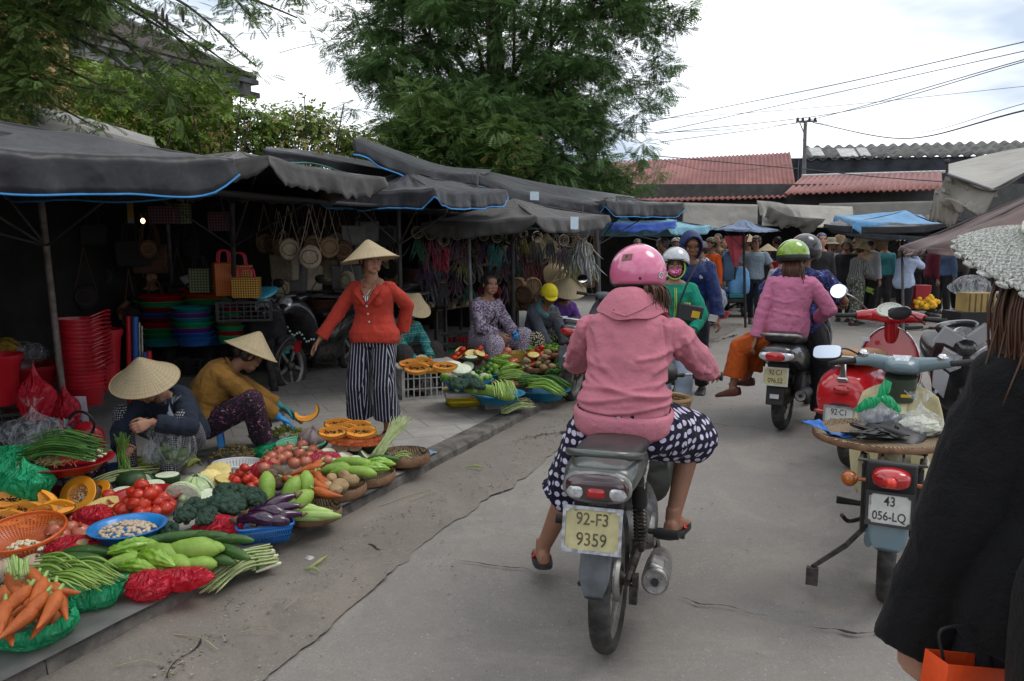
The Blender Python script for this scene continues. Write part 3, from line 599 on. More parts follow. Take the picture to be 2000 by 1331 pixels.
for i in range(95):
 px=rs.uniform(700,1010);py=rs.uniform(max(190,330-(px-680)*1.4)if px<800 else 175+abs(px-830)*.35,350);bl.append((P(px,py,13.2+rs.uniform(-.7,.7)),(rs.uniform(.25,.4),rs.uniform(.2,.35),rs.uniform(.15,.25))))
B_=P(850,470,13.4);B_.z=0
tree('feathery_bush','lighter green feathery bush in front of the big tree trunk','bush',B_,([B_,B_+V((0,0,1.2)),B_+V((.1,0,2.6))],[.12,.1,.05]),[([B_+V((0,0,1)),P(px,py,13.3)],.03)for px,py in((740,290),(820,230),(900,260),(960,300),(880,200))],bl,170,frond(7,1,.34,.13),leafmat('bush_leaf',(.05,.1,.025),(.11,.18,.045),.32),9,(.12,.24),.3,-.1,([(P(990+rs.uniform(-40,50),300+rs.uniform(-30,60),12.6),(.18,.15,.14))for _ in range(8)],40,m_leafy))
for k,(x0,x1,n,lab)in enumerate([(150,360,95,'broad leafed shrub above the nearest canopies at the left'),(340,540,80,'bright green broad leafed shrub in the middle of the hedge'),(500,720,85,'shrub with yellowing leaves at the right end of the hedge')]):
 bl=[];rs=random.Random(20+k)
 for i in range(n):
  px=rs.uniform(x0,x1);top=np.interp(px,[100,200,300,400,430,500,560,590,640,700],[130,130,125,140,180,195,215,200,225,250]);py=rs.uniform(top+12,330)
  bl.append((P(px,py,9.9+(px-150)*.0045+rs.uniform(-.5,.5)),(rs.uniform(.16,.3),rs.uniform(.16,.3),rs.uniform(.12,.2))))
 B_=P((x0+x1)/2,470,10+((x0+x1)/2-150)*.0045);B_.z=0
 tree('hedge_shrub',lab,'shrub',B_,([B_,B_+V((0,0,1.4)),B_+V((.1,0,2.4))],[.07,.06,.03]),[([B_+V((0,0,1.2)),P(rs.uniform(x0,x1),rs.uniform(180,280),10)],.02)for _ in range(6)],bl,170,broad(),m_leafl if k<2 else leafmat('hedge_leaf',(.07,.12,.02),(.18,.23,.045),.35),30+k,(.11,.22),.35,-.1,([(P(rs.uniform(x0,x1),rs.uniform(225,300),9.6),(.13,.13,.1))for _ in range(5 if k<2 else 12)],45,m_leafy))
NB=V((-5.6,6.3,0));bl=[];lb=[];rs=random.Random(31)
for i in range(190):
 px=rs.uniform(-260,185);py=rs.uniform(-160,225 if px<100 else 40);bl.append((P(px,py,6.6+rs.uniform(-.8,.8)),(rs.uniform(.2,.34),rs.uniform(.2,.3),rs.uniform(.1,.18))))
for s_,m1,e in[((-100,-40),(200,60),(390,160)),((0,-60),(260,10),(470,140)),((100,-80),(330,-10),(500,130)),((250,-120),(430,-30),(580,35)),((-50,40),(120,130),(300,215)),((-100,100),(60,180),(190,250)),((-20,0),(180,90),(330,190)),((330,-100),(420,-40),(500,45)),((480,-120),(530,-60),(600,-2)),((120,-60),(290,40),(420,120)),((50,-60),(250,90),(360,230)),((-60,120),(90,160),(250,180)),((150,-60),(330,60),(440,190))]:
 pl=[P(*s_,6.8),P(*m1,6.3),P(*e,5.9)];q=crv(pl,10);lb.append((pl,.016))
 for j,p in enumerate(q[4:]):bl.append((p+V((rs.uniform(-.05,.05),0,rs.uniform(-.06,.04))),(.1,.1,.035)))
lb.append(([NB+V((0,0,2.8)),P(-150,-60,6.6),P(100,-80,6.8)],.06));lb.append(([NB+V((0,0,2.6)),P(-200,60,6.4),P(-50,100,6.6)],.05));lb.append(([NB+V((0,0,4)),P(60,-160,6.8),P(330,-130,6.6)],.05))
tree('overhanging_tree','feathery tree whose thin branches hang into the upper left corner','tree',NB,([NB,NB+V((0,0,2)),NB+V((.2,0,4.4))],[.17,.14,.08]),lb,bl,330,frond(10,1,.3,.09,.18),m_leafn,33,(.07,.13),.2,-.12)
for i,(px,py)in enumerate([(305,32),(318,30),(326,42),(357,30),(187,75),(213,8)]):
 MB().ell((0,0,0),(.012,.012,.055)).build('seed_pod',mat('pod',(.04,.03,.025),.8),loc=P(px,py,6.0),label='dark seed pod hanging from the upper left branches, %s'%['left of three','middle of three','right of three','by the open sky','over the tiled roof','at the top edge'][i],cat='seed pod',group='seed pods in the upper left branches')
 # people
def skinmat(name,c):
 g=NG(name);k=g.mix(g.ramp(g.noise(14,4),(.35,0),(.7,1)),mul(c,.88),(c[0]*1.08,c[1]*1.0,c[2]*.98));g.col(k)
 g.b.inputs['Roughness'].default_value=.5;g.b.inputs['Subsurface Weight'].default_value=.12;g.b.inputs['Subsurface Radius'].default_value=(.01,.004,.002);g.b.inputs['Subsurface Scale'].default_value=.5
 g.bump(g.noise(120,3),.0015);return g.m
m_skin=skinmat('skin',(.27,.14,.09));m_skin2=skinmat('skin_tan',(.2,.1,.06));m_skin3=skinmat('skin_fair',(.36,.2,.14))
def hairmat(name,c):
 g=NG(name);s=g.scaled(60,60,5);g.col(g.mix(g.noise(1.,3,co=s),mul(c,.6),mul(c,1.5)));g.b.inputs['Roughness'].default_value=.42;g.bump(g.noise(1.,2,co=s),.004);return g.m
m_hair=hairmat('black_hair',(.018,.014,.012));m_hairb=hairmat('brown_hair',(.06,.026,.014));m_eye=mat('eye',(.02,.015,.012),.25,rnd=0);m_eyew=mat('eye_white',(.55,.5,.46),.35,rnd=0);m_lip=mat('lips',(.3,.1,.08),.5,rnd=0)
def fabric(name,c,rough=.85,nv=.1,weave=350.,amp=.0008,col=None,c2=None,ns=4):
 if name in MATS:return MATS[name]
 g=NG(name);k=g.mix(g.ramp(g.noise(ns,5),(.35,0),(.68,1)),mul(c,1-nv),c2 or mul(c,1+nv))
 if col:k=col(g,k)
 g.col(k);g.b.inputs['Roughness'].default_value=rough;g.b.inputs['Sheen Weight'].default_value=.03;g.b.inputs['Specular IOR Level'].default_value=.2
 g.bump(g.mth('ADD',g.noise(weave,2),g.mth('MULTIPLY',g.noise(22,4),6)),amp*4,.7);MATS[name]=g.m;return g.m
def dots(scale,rad,a,b,rndm=.25,jit=0):
 def f(g,k):
  uv,u,z=g.boxuv();vo=g.new('TexVoronoi',{'Vector':uv,'Scale':scale,'Randomness':rndm},feature='F1',voronoi_dimensions='2D').outputs['Distance']
  return g.mix(g.mth('LESS_THAN',vo,rad),a,b)
 return f
def stripes(n,duty,a,b,wob=.02):
 def f(g,k):
  uv,u,z=g.boxuv();uu=g.mth('ADD',u,g.mth('MULTIPLY',g.mth('SUBTRACT',g.noise(5,3),.5),wob));fr=g.mth('FRACT',g.mth('MULTIPLY',uu,n))
  return g.mix(g.mth('LESS_THAN',fr,duty),b,a)
 return f
def plaid(n,a,b,c):
 def f(g,k):
  uv,u,z=g.boxuv();s1=g.mth('LESS_THAN',g.mth('FRACT',g.mth('MULTIPLY',u,n)),.35);s2=g.mth('LESS_THAN',g.mth('FRACT',g.mth('MULTIPLY',z,n)),.35)
  k=g.mix(g.mth('MULTIPLY',g.mth('ADD',s1,s2),.5),a,b);t1=g.mth('LESS_THAN',g.mth('FRACT',g.mth('MULTIPLY',g.mth('ADD',z,.013),n*.5)),.06)
  return g.mix(t1,k,c)
 return f
def floral(scale,a,b,c,t1=.52,t2=.62):
 def f(g,k):
  n1=g.noise(scale,3,.6,dist=1.5);n2=g.noise(scale*1.4,2,.5,co=g.scaled(1,1,1.3,(.4,.3,1)),dist=.8)
  return g.mix(g.ramp(n2,(t2,0),(t2+.02,1)),g.mix(g.ramp(n1,(t1,0),(t1+.02,1)),a,b),c)
 return f
def ring(c,s,f,rx,ry,n=22,pw=2.35):
 out=[]
 for k in range(n):
  a=2*PI*k/n;x,y=math.cos(a),math.sin(a)
  out.append(c+s*(math.copysign(abs(x)**(2/pw),x)*rx)+f*(math.copysign(abs(y)**(2/pw),y)*ry))
 return out
def ik(a,b,l1,l2,pole):
 d=b-a;L_=min(d.length,(l1+l2)*.999);u=d.normalized();b=a+u*L_
 x=(l1*l1-l2*l2+L_*L_)/(2*L_);h=math.sqrt(max(1e-8,l1*l1-x*x));p=V(pole);p=p-u*p.dot(u);p=p.normalized()if p.length>1e-5 else V((0,0,1))
 return a+u*x+p*h,b
TPROF=[(-.2,.118,.098,0),(-.06,.158,.118,-.006),(.08,.163,.122,-.008),(.24,.148,.108,0),(.42,.128,.094,.004),(.6,.137,.1,.006),(.76,.152,.108,.008),(.87,.165,.1,.0),(.94,.15,.08,-.006),(.985,.105,.064,-.008),(1.03,.06,.056,-.004)]
class Fig:
 def __init__(s,t,H=1.58,pel=(0,0,.84),nk=(0,0,1.3),bow=.03,hyaw=0,syaw=0,head=(0,0,0),hc=None,hands=None,feet=None,g=1.,male=False,poles=None,kpoles=None,toes=None,hd=None,pn=None,curl=(.5,.5),shw=1.):
  s.t=t;s.H=H;s.k=H/1.6;s.g=g;s.male=male;k=s.k
  s.pel=V(pel);s.nk=V(nk);s.bowv=(rot(0,0,(hyaw+syaw)/2)@V((0,-bow,0)))
  s.hs=(rot(0,0,hyaw)@V((1,0,0)));s.ss=(rot(0,0,syaw)@V((1,0,0)))
  c,sd,fr,up=s.sp(.9);s.shL=c-sd*.152*k*shw*(1.08 if male else 1)-up*.0;s.shR=c+sd*.152*k*shw*(1.08 if male else 1)
  c,sd,fr,up=s.sp(0);s.hpL=c-sd*.085*k-up*.02;s.hpR=c+sd*.085*k-up*.02
  hands=hands or{};feet=feet or{};poles=poles or{};kpoles=kpoles or{};s.toes=toes or{}
  s.el={};s.wr={};s.kn={};s.an={}
  for q,sh,sg in(('L',s.shL,-1),('R',s.shR,1)):
   tg=V(hands.get(q,(sg*.24,.03,s.shL.z-.52*k)));pl=poles.get(q,(sg*.6,-.6,-.5));s.el[q],s.wr[q]=ik(sh,tg,.172*H,.15*H,pl)
  for q,hp,sg in(('L',s.hpL,-1),('R',s.hpR,1)):
   tg=V(feet.get(q,(sg*.09,0,.072*k)));pl=kpoles.get(q,(sg*.15,1,.1));s.kn[q],s.an[q]=ik(hp,tg,.242*H,.235*H,pl)
  up=s.sp(1.)[3];s.hc=V(hc)if hc else s.nk+(up*.55+V((0,0,.45))).normalized()*.112*H
  s.hm=MX.Translation(s.hc)@rot(0,0,head[0])@rot(0,head[2],0)@rot(head[1],0,0)@MX.Diagonal((k,k,k,1))
  s.hd=hd or{};s.pn=pn or{};s.curl=dict(zip('LR',curl))if not isinstance(curl,dict)else curl
 def sp(s,t):
  a,b=s.pel,s.nk;m=(a+b)/2+s.bowv*2;p=a*(1-t)**2+m*2*t*(1-t)+b*t*t;up=((m-a)*(1-t)+(b-m)*t).normalized()
  tt=min(1,max(0,t));sd=s.hs.lerp(s.ss,tt);sd=(sd-up*sd.dot(up)).normalized();return p,sd,up.cross(sd),up
 def torso(s,mb,inf=0.,t0=-.2,t1=1.1,hem=None,bust=True):
  k=s.k;rg=[]
  T=[x[0]for x in TPROF]
  ts=sorted(set([t for t in T if t0<t<t1]+[t0]+([t1]if t1<1.03 else[])))
  for t in ts:
   rx=np.interp(t,T,[x[1]for x in TPROF]);ry=np.interp(t,T,[x[2]for x in TPROF]);of=np.interp(t,T,[x[3]for x in TPROF])
   if s.male:rx*=np.interp(t,(0,.4,.9),(.93,1.06,1.08))
   f=hem(t)if hem else 0
   c,sd,fr,up=s.sp(t);rg.append(ring(c+fr*of*k,sd,fr,(rx*s.g+inf+f)*k,(ry*s.g+inf+f)*k))
  mb.rings(rg)
  if bust and not s.male:
   for q in(-1,1):
    c,sd,fr,up=s.sp(.7);mb.ell(c+sd*q*.062*k*s.g+fr*(.078*s.g+inf)*k,(.054*k*s.g,.04*k,.054*k))
  return mb
 def arm(s,mb,q,inf=0.,to=2.,r=(.046,.04,.036,.036,.025),flare=0):
  k=s.k;sh=s.shL if q=='L' else s.shR;e,w_=s.el[q],s.wr[q];inn=s.sp(.9)[0].lerp(sh,.55)-s.sp(.9)[3]*.01
  if to<=1:pts=[inn,sh,sh.lerp(e,to*.5),sh.lerp(e,to)];rr=[r[0],r[0]+.006,r[1],r[1]+flare]
  else:
   f=to-1;pts=[inn,sh-Z*.012*k,sh.lerp(e,.5),sh.lerp(e,.93),e.lerp(w_,.08*f),e.lerp(w_,.4*f),e.lerp(w_,f)];rr=[r[0]*.9,r[0],r[1],r[2]+.001,r[2]+.001,r[3],r[4]+flare]
  rr=[(x*(.5+.5*s.g)+inf)*k for x in rr];mb.tube(pts,rr,14);mb.ell(sh-Z*.012*k,(rr[1]*.98,)*3);mb.ell(e if to>1 else pts[-2],(rr[3 if to>1 else 2]*.98,)*3);return mb
 def leg(s,mb,q,inf=0.,to=2.,r=(.085,.075,.054,.053,.036),flare=0):
  k=s.k;hp=s.hpL if q=='L' else s.hpR;e,a=s.kn[q],s.an[q];f=to-1
  if to<=1:pts=[hp,hp.lerp(e,to*.5),hp.lerp(e,to)];rr=[r[0],r[1],r[2]+flare]
  else:pts=[hp,hp.lerp(e,.5),hp.lerp(e,.94),e.lerp(a,.07*f),e.lerp(a,.35*f),e.lerp(a,f)];rr=[r[0],r[1],r[2],r[2],r[3],r[4]+flare]
  rr=[(x*(.4+.6*s.g)+inf)*k for x in rr];mb.tube(pts,rr,16);mb.ell(hp,(rr[0],)*3);mb.ell(e if to>1 else pts[-2],(rr[2 if to>1 else 1],)*3);return mb
 def hand(s,mb,q):
  k=s.k;W=s.wr[q];d=V(s.hd[q]).normalized()if q in s.hd else(W-s.el[q]).normalized()
  n=V(s.pn.get(q,(-.9 if q=='R' else.9,0,-.2)));n=(n-d*n.dot(d)).normalized();th=d.cross(n)*(1 if q=='R' else-1);c=s.curl[q]
  rg=[ring(W+d*x*k,th,n,a*k,b*k,12)for x,a,b in((-.03,.024,.019),(0,.025,.017),(.03,.034,.016),(.065,.04,.0145),(.088,.039,.012))];mb.rings(rg)
  for i,(o,l,r)in enumerate(((.0305,.07,.0085),(.0105,.078,.0087),(-.0098,.072,.0083),(-.0295,.056,.0075))):
   p=W+d*.08*k+th*o*k;pts=[p-d*.02*k,p];a=0;dd=(d+th*o*2.2)
   for j,(fr_,b)in enumerate(((.45,.55),(.3,.95),(.25,.6))):
    a+=c*b*(1+.06*i)*1.25;pts.append(pts[-1]+(dd*math.cos(a)+n*math.sin(a))*l*fr_*k)
   mb.tube(pts,[r*k,r*k,r*.98*k,r*.9*k,r*.72*k],8);mb.ell(pts[-1],r*.74*k,n=8,k=5)
  p=W+d*.022*k+th*.02*k;a=p+(th*.75+d*.7+n*.35).normalized()*.042*k;b=a+(th*(.45-.5*c)+d*.8+n*(.2+.7*c)).normalized()*.032*k;e=b+(th*(.2-.6*c)+d*.8+n*(.2+.9*c)).normalized()*.024*k
  mb.tube([p,a,b,e],[.014*k,.011*k,.0098*k,.0075*k],8);mb.ell(e,.0076*k,n=8,k=5)
 def footf(s,q):
  a=s.an[q];f=V(s.toes.get(q,(0,1,-.04))).normalized();sd=f.cross(V((0,0,1))).normalized();up=sd.cross(f);return a,f,sd,up
 def foot(s,mb,q,inf=0.,sole=0):
  k=s.k;a,f,sd,up=s.footf(q)
  rg=[ring(a+f*y*k+up*(z-.038)*k,sd,up,(rx+inf)*k,(rz+inf)*k,14,2.6)for y,z,rx,rz in((-.058,0,.018,.022),(-.045,.0,.03,.034),(0,.006,.031,.04),(.05,-.002,.034,.032),(.1,-.01,.041,.02),(.135,-.014,.042,.015),(.165,-.018,.034,.01))]
  mb.rings(rg)
  if not inf:
   for i in range(5):mb.ell(a+f*(.17-.008*i*i*.5)*k+sd*((-.028+.0145*i)*(1 if q=='L' else-1)*-1)*k+up*-.052*k,(.0105*k if i==0 else.0078*k,)*3,n=8,k=5)
  mb.tube([a+up*.045*k,a-up*.01*k,a-up*.03*k],[(.034+inf)*k,(.036+inf)*k,(.032+inf)*k],12);return mb
 def head(s,mb,det=1):
  X=s.hm;E=lambda c,r,q=None:mb.ell(c,r,X=X,q=q)
  E((0,-.012,.028),(.074,.09,.084));E((0,.022,-.02),(.064,.068,.078));E((0,.03,-.052),(.05,.056,.056));E((0,.064,-.088),(.025,.024,.02))
  E((0,.076,.022),(.05,.018,.016));E((0,.062,.045),(.055,.03,.035))
  mb.rings([[X@p for p in ring(V((0,y,z)),V((1,0,0)),V((0,1,0)),a,b,10,2)]for y,z,a,b in((.072,.022,.009,.012),(.083,.0,.01,.014),(.093,-.02,.0155,.015),(.086,-.032,.017,.014),(.078,-.036,.012,.01))])
  E((0,.079,-.052),(.027,.017,.016));
  for q in(-1,1):
   E((q*.04,.066,-.018),(.026,.026,.028));E((q*.077,-.005,-.005),(.009,.019,.032),(0,0,q*-14));E((q*.032,.06,-.06),(.026,.03,.03))
  n0=s.nk-s.sp(1)[3]*.04;mb.tube([n0,s.nk+(s.hc-s.nk)*.3,X@V((0,-.012,-.05)),X@V((0,-.01,0))],[.062*s.k*s.g,.05*s.k,.05*s.k,.05*s.k],16)
  c,sd,fr,up=s.sp(.98);mb.tube([c-sd*.09*s.k,c+V((0,0,.022)),c+sd*.09*s.k],[.03*s.k,.048*s.k,.03*s.k],10)
 def face(s,eyes=True,mouth=True,brows=True,open_=0):
  X=s.hm
  for q in(-1,1):
   if eyes:
    e=MB().ell((q*.031,.0785,.004),(.0145,.009,.0065),X=X,n=10,k=6).build('eye',m_eyew,s.t);MB().ell((q*.031,.0845,.004),(.0065,.005,.0058),X=X,n=8,k=5).build('iris',m_eye,e)
    MB().tube([X@V(p)for p in((q*.015,.084,.007),(q*.03,.0895,.0125),(q*.046,.08,.007))],.0022*s.k,5).build('eyelid',m_eye,s.t)
   if brows:MB().tube([X@V(p)for p in((q*.014,.093,.026),(q*.03,.0925,.031),(q*.05,.078,.026))],.0038*s.k,5,flat=.5).build('eyebrow',m_hair,s.t)
  if mouth:MB().ell((0,.0925,-.0505),(.022,.006,.0042),X=X,n=10,k=6).ell((0,.092,-.0585),(.018,.007,.005),X=X,n=10,k=6).build('mouth',m_lip,s.t)
 def body(s,skin,vox=.006,legs=True,feet=True,it=3,handed='LR'):
  mb=MB();s.torso(mb,-.006,bust=False);s.head(mb)
  for q in 'LR':s.arm(mb,q,-.003);s.hand(mb,q)
  if legs:
   for q in 'LR':
    s.leg(mb,q,-.004)
    if feet:s.foot(mb,q)
  s.bodyo=skin_out(fuse(mb,vox,it),'body',skin,s.t);return s
 def top(s,m,name='jacket',inf=.012,t0=.02,sleeve=2.,hem=None,arms='LR',sr=(.05,.047,.046,.042,.032),flare=.004,fold=None,vox=.007,neck=.97,extra=None,it=2,tn=1.01):
  mb=MB();s.torso(mb,inf,t0,tn,hem)
  for q in arms:
   to=sleeve if not isinstance(sleeve,dict)else sleeve[q]
   s.arm(mb,q,inf*.5,to,sr,flare)
  if extra:extra(mb)
  s.topo=skin_out(fuse(mb,vox,it),name,m,s.t,fold or folds(.006,(8,8,6),len(name)));return s.topo
 def bottoms(s,m,name='trousers',inf=.008,t1=.26,length=1.95,r=(.088,.08,.062,.06,.056),flare=0.,fold=None,vox=.007,extra=None,it=2):
  mb=MB();s.torso(mb,inf,-.2,t1,bust=False)
  for q in 'LR':
   to=length if not isinstance(length,dict)else length[q]
   s.leg(mb,q,inf,to,r,flare)
  c,sd,fr,up=s.sp(-.05);mb.ell(c-fr*.03*s.k,(.13*s.k*s.g,.09*s.k,.09*s.k))
  if extra:extra(mb)
  return skin_out(fuse(mb,vox,it),name,m,s.t,fold or folds(.005,(9,9,5),len(name)+3))
 def shoes(s,m,name='shoe',qs='LR',inf=.006,sole=None,low=True):
  for q in qs:
   a,f,sd,up=s.footf(q);k=s.k;mb=MB()
   mb.rings([ring(a+f*y*k+up*(z-.038)*k,sd,up,(rx+inf)*k,(rz+inf)*k,14,2.6)for y,z,rx,rz in((-.063,-.005,.018,.03),(-.05,-.004,.032,.034),(0,-.008,.035,.034),(.05,-.008,.037,.03),(.1,-.012,.044,.021),(.14,-.015,.044,.017),(.178,-.02,.03,.01))])
   o=skin_out(fuse(mb,.006,1),name,m,s.t)
   if sole:MB().rings([ring(a+f*.055*k+up*(-.073-z)*k,f,sd,.125*k,.047*k,20,3)for z in(0,.014)]).build('sole',sole,o)
 def sandals(s,m,ms,qs='LR',name='flip_flop'):
  for q in qs:
   a,f,sd,up=s.footf(q);k=s.k
   o=MB().rings([ring(a+f*.058*k+up*(-.062-z)*k,f,sd,.13*k,.048*k,20,3)for z in(0,.02)]).build(name,ms,s.t)
   MB().tube(crv([a+f*.06*k+sd*q_*.045*k+up*-.06*k if q_ else a+f*.085*k+up*-.012*k for q_ in(-1,0,1)],6),.014*k,8,flat=.35,up=f).build('strap',m,o)
   # headwear and hair, in the head's frame
 def hair(s,m=None,kind='bun',r=1.0):
  m=m or m_hair;X=s.hm;b=MB()
  b.ell((0,-.02,.036),(.082*r,.092*r,.086*r),X=X,n=20,k=14,fn=lump(.05,3));
  for q in(-1,1):b.ell((q*.058,-.03,-.005),(.026,.055,.05),X=X,fn=lump(.1,3,q))
  if kind=='bun':b.ell((0,-.1,-.02),(.035,.035,.035),X=X,fn=lump(.15,5));b.ell((0,-.075,-.035),(.05,.03,.04),X=X)
  if kind=='short':b.ell((0,-.06,-.03),(.066,.04,.045),X=X)
  if kind=='fringe':b.ell((0,.045,.075),(.062,.045,.03),X=X,fn=lump(.2,6));b.ell((0,-.06,-.03),(.066,.04,.045),X=X)
  return skin_out(fuse(b,.006*max(1,s.k),2),'hair',m,s.t,folds(.004,(30,30,6),3))
 def cone(s,tilt=(0,0,0),R_=.215,h=.17,z=.035,m=None,y=-.01):
  g_=s.hm@TR((0,y,z),tilt);return conehat(s.t,g_,R_,h)
 def helmet(s,m,r=(.127,.142,.128),z=.03,trim=None,low=-.045,front=.025,name='helmet',y=-.012,visor=None):
  b=MB();n=36;K=12;vs=[]
  def ed(a):return low+(front-low)*max(0,math.sin(a))**1.2
  for j in range(K+1):
   for i in range(n):
    a=2*PI*i/n;e=math.asin(max(-.9,min(.9,ed(a)/r[2])));t=PI/2-(PI/2-e)*j/K
    vs.append((r[0]*math.cos(t)*math.cos(a),r[1]*math.cos(t)*math.sin(a),r[2]*math.sin(t)))
  X=s.hm@TR((0,y,z));b.add(vs,[(j*n+i,(j+1)*n+i,(j+1)*n+(i+1)%n,j*n+(i+1)%n)for j in range(K)for i in range(n)],X=X)
  o=b.build(name,m,s.t,ang=180,thick=.012);MB().tube([X@V((v[0]*1.01,v[1]*1.01,v[2]))for v in vs[K*n:]],.007,8,close=True).build('edge_trim',trim or m_dark2,o)
  for q in(-1,1):MB().tube([X@V((q*.115,.02,-.03)),s.hm@V((q*.075,.035,-.06)),s.hm@V((0,.075,-.115))],.006,6,flat=.4).build('strap',m_dark2,o)
  if visor:MB().grid(lambda u,v:tuple(X@V(((u-.5)*.2*(1-.1*v),.125+.06*v-.09*(2*u-1)**2,front+.015-.012*v))),14,3).build('visor',visor,o,thick=.004,ang=180)
  return o,X
m_dark2=mat('black_trim',(.015,.015,.016),.5,rnd=0)
def hatmat(name,c,c2,dirt=.3):
 g=NG(name);x,y,z=g.xyz();an=g.mth('ARCTAN2',y,x);f=g.noise(1.,3,co=g.new('CombineXYZ',{0:g.mth('MULTIPLY',an,22),1:z,2:0.}).outputs[0]);rg=g.mth('FRACT',g.mth('MULTIPLY',z,70.))
 k=g.mix(g.ramp(f,(.35,0),(.65,1)),c,c2);k=g.mix(g.mth('MULTIPLY',g.mth('LESS_THAN',rg,.16),.35),k,mul(c,.6));k=g.mix(g.mth('MULTIPLY',g.ramp(g.noise(9,6,.7),(.55,0),(.7,1)),dirt),k,mul(c,.35))
 g.col(k);g.b.inputs['Roughness'].default_value=.75;g.bump(g.mth('ADD',f,g.mth('MULTIPLY',rg,.3)),.004);g.b.inputs['Subsurface Weight'].default_value=0;return g.m
m_cone=hatmat('palm_leaf_hat',(.28,.215,.12),(.42,.345,.22));m_coneold=hatmat('weathered_hat',(.22,.16,.085),(.35,.27,.155),.6)
def conehat(par,X,R_=.215,h=.17,m=None,name='conical_hat',strap=True,**kw):
 pr=[(R_,0),(R_*.985,.003),(R_*.82,h*.17),(R_*.6,h*.4),(R_*.36,h*.66),(R_*.17,h*.88),(R_*.06,h*.985),(.002,h)];pin=[(r*.97,z-.006)for r,z in pr[::-1]]
 b=MB().lathe(pr+pin+[(R_,0)],40);o=b.build(name,m or m_cone,par,ang=60,**kw);o.matrix_local=X;MB().tube([(R_*math.cos(a),R_*math.sin(a),0)for a in np.linspace(0,2*PI,40,False)],.0035,6,close=True).build('rim',mat('bamboo_rim',(.3,.22,.12),.7),o);return o
 # the people of the street
 # woman in the red jacket, standing
t=thing('person','woman in a red buttoned jacket, striped wide trousers and conical straw hat, standing arm outstretched','person',(-1.05,6.0,KZ),172)
F=Fig(t,1.47,(0,-.0,.765),(0,.02,1.185),.02,4,-4,(40,-4,0),hands={'R':(.43,.2,.66),'L':(-.16,-.2,.78)},poles={'R':(.3,-.6,-.6),'L':(-.55,-1,-.5)},feet={'L':(-.1,.02,.066),'R':(.12,.0,.066)},pn={'R':(0,.2,-1)},hd={'R':(.5,.25,-.8)},curl={'R':.22,'L':.5},g=1.02)
F.body(m_skin,.005);F.face();F.hair(m_hair,'bun',.97)
m_redj=fabric('red_wool',(.36,.036,.022),nv=.1)
jk=F.top(m_redj,'jacket',.022,-.12,hem=lambda t:.018 if t<.1 else 0,sleeve=1.93,sr=(.048,.046,.043,.041,.038),flare=.01,vox=.0055,tn=.955,fold=folds(.006,(7,7,5),2,[([(.16,.1,1.08),(.05,.13,1.0)],.007,.015),([(-.16,.1,1.08),(-.05,.13,.98)],.007,.015),([(-.12,.13,.98),(-.04,.15,.9)],.008,.012),([(.22,.05,1.02),(.3,.09,.95)],-.01,.012),([(.2,.07,.93),(.33,.1,.9)],.009,.012),([(-.1,.13,.8),(-.12,.14,.66)],.006,.02),([(.1,.13,.8),(.13,.13,.66)],.006,.02),([(0,.14,.93),(0,.15,.62)],-.005,.006)]))
def onchest(F,x,t_,d=0.):c,sd,fr,up=F.sp(t_);return c+sd*x+fr*d
vee=MB();fz=.128
vee.add([onchest(F,-.062,1.0,.052),onchest(F,.062,1.0,.052),onchest(F,.05,.93,.105),onchest(F,0,.72,.147),onchest(F,-.05,.93,.105)],[(0,1,2,3,4)]);vee.build('skin_neckline',m_skin,t,smooth=False,thick=.006)
us=MB().add([onchest(F,-.028,.82,.142),onchest(F,.028,.82,.142),onchest(F,.0,.685,.16)],[(0,1,2)]).build('undershirt',fabric('striped_top',(.02,.02,.03),col=stripes(60,.4,(.012,.014,.03),(.5,.5,.5),0)),t,thick=.006,smooth=False)
lp=MB()
for q in(-1,1):
 lp.add([onchest(F,q*.066,1.01,.045),onchest(F,q*.105,.93,.1),onchest(F,q*.088,.86,.147),onchest(F,q*.02,.66,.17),onchest(F,q*.004,.655,.168),onchest(F,q*.05,.87,.13)],[(0,1,5),(1,2,5),(2,3,5),(3,4,5)]if q>0 else[(5,1,0),(5,2,1),(5,3,2),(5,4,3)])
lp.build('lapel',m_redj,jk,smooth=False,thick=.008)
for i in range(4):MB().lathe([(.0001,.004),(.007,.003),(.0085,0),(.0001,-.001)],12).build('button',mat('button',(.5,.42,.35),.3),jk,loc=onchest(F,0,.62-.165*i,.158-.012*i),r=(-90,0,0))
MB().tube(crv([onchest(F,-.05,1.05,.03),onchest(F,-.03,.93,.125),onchest(F,0,.84,.15),onchest(F,.03,.93,.125),onchest(F,.05,1.05,.03)],6),.0022,6).build('necklace',mat('silver',(.6,.55,.45),.3,1),t)
F.bottoms(fabric('striped_cotton',(.02,.02,.04),col=stripes(40,.74,(.006,.007,.02),(.33,.33,.36),.012)),'trousers',.01,.2,1.72,(.086,.086,.082,.086,.092),.01,folds(.009,(10,10,2.2),4))
F.cone((12,4,0),.235,.165,.0,m_coneold);F.sandals(m_dark2,m_dark2)
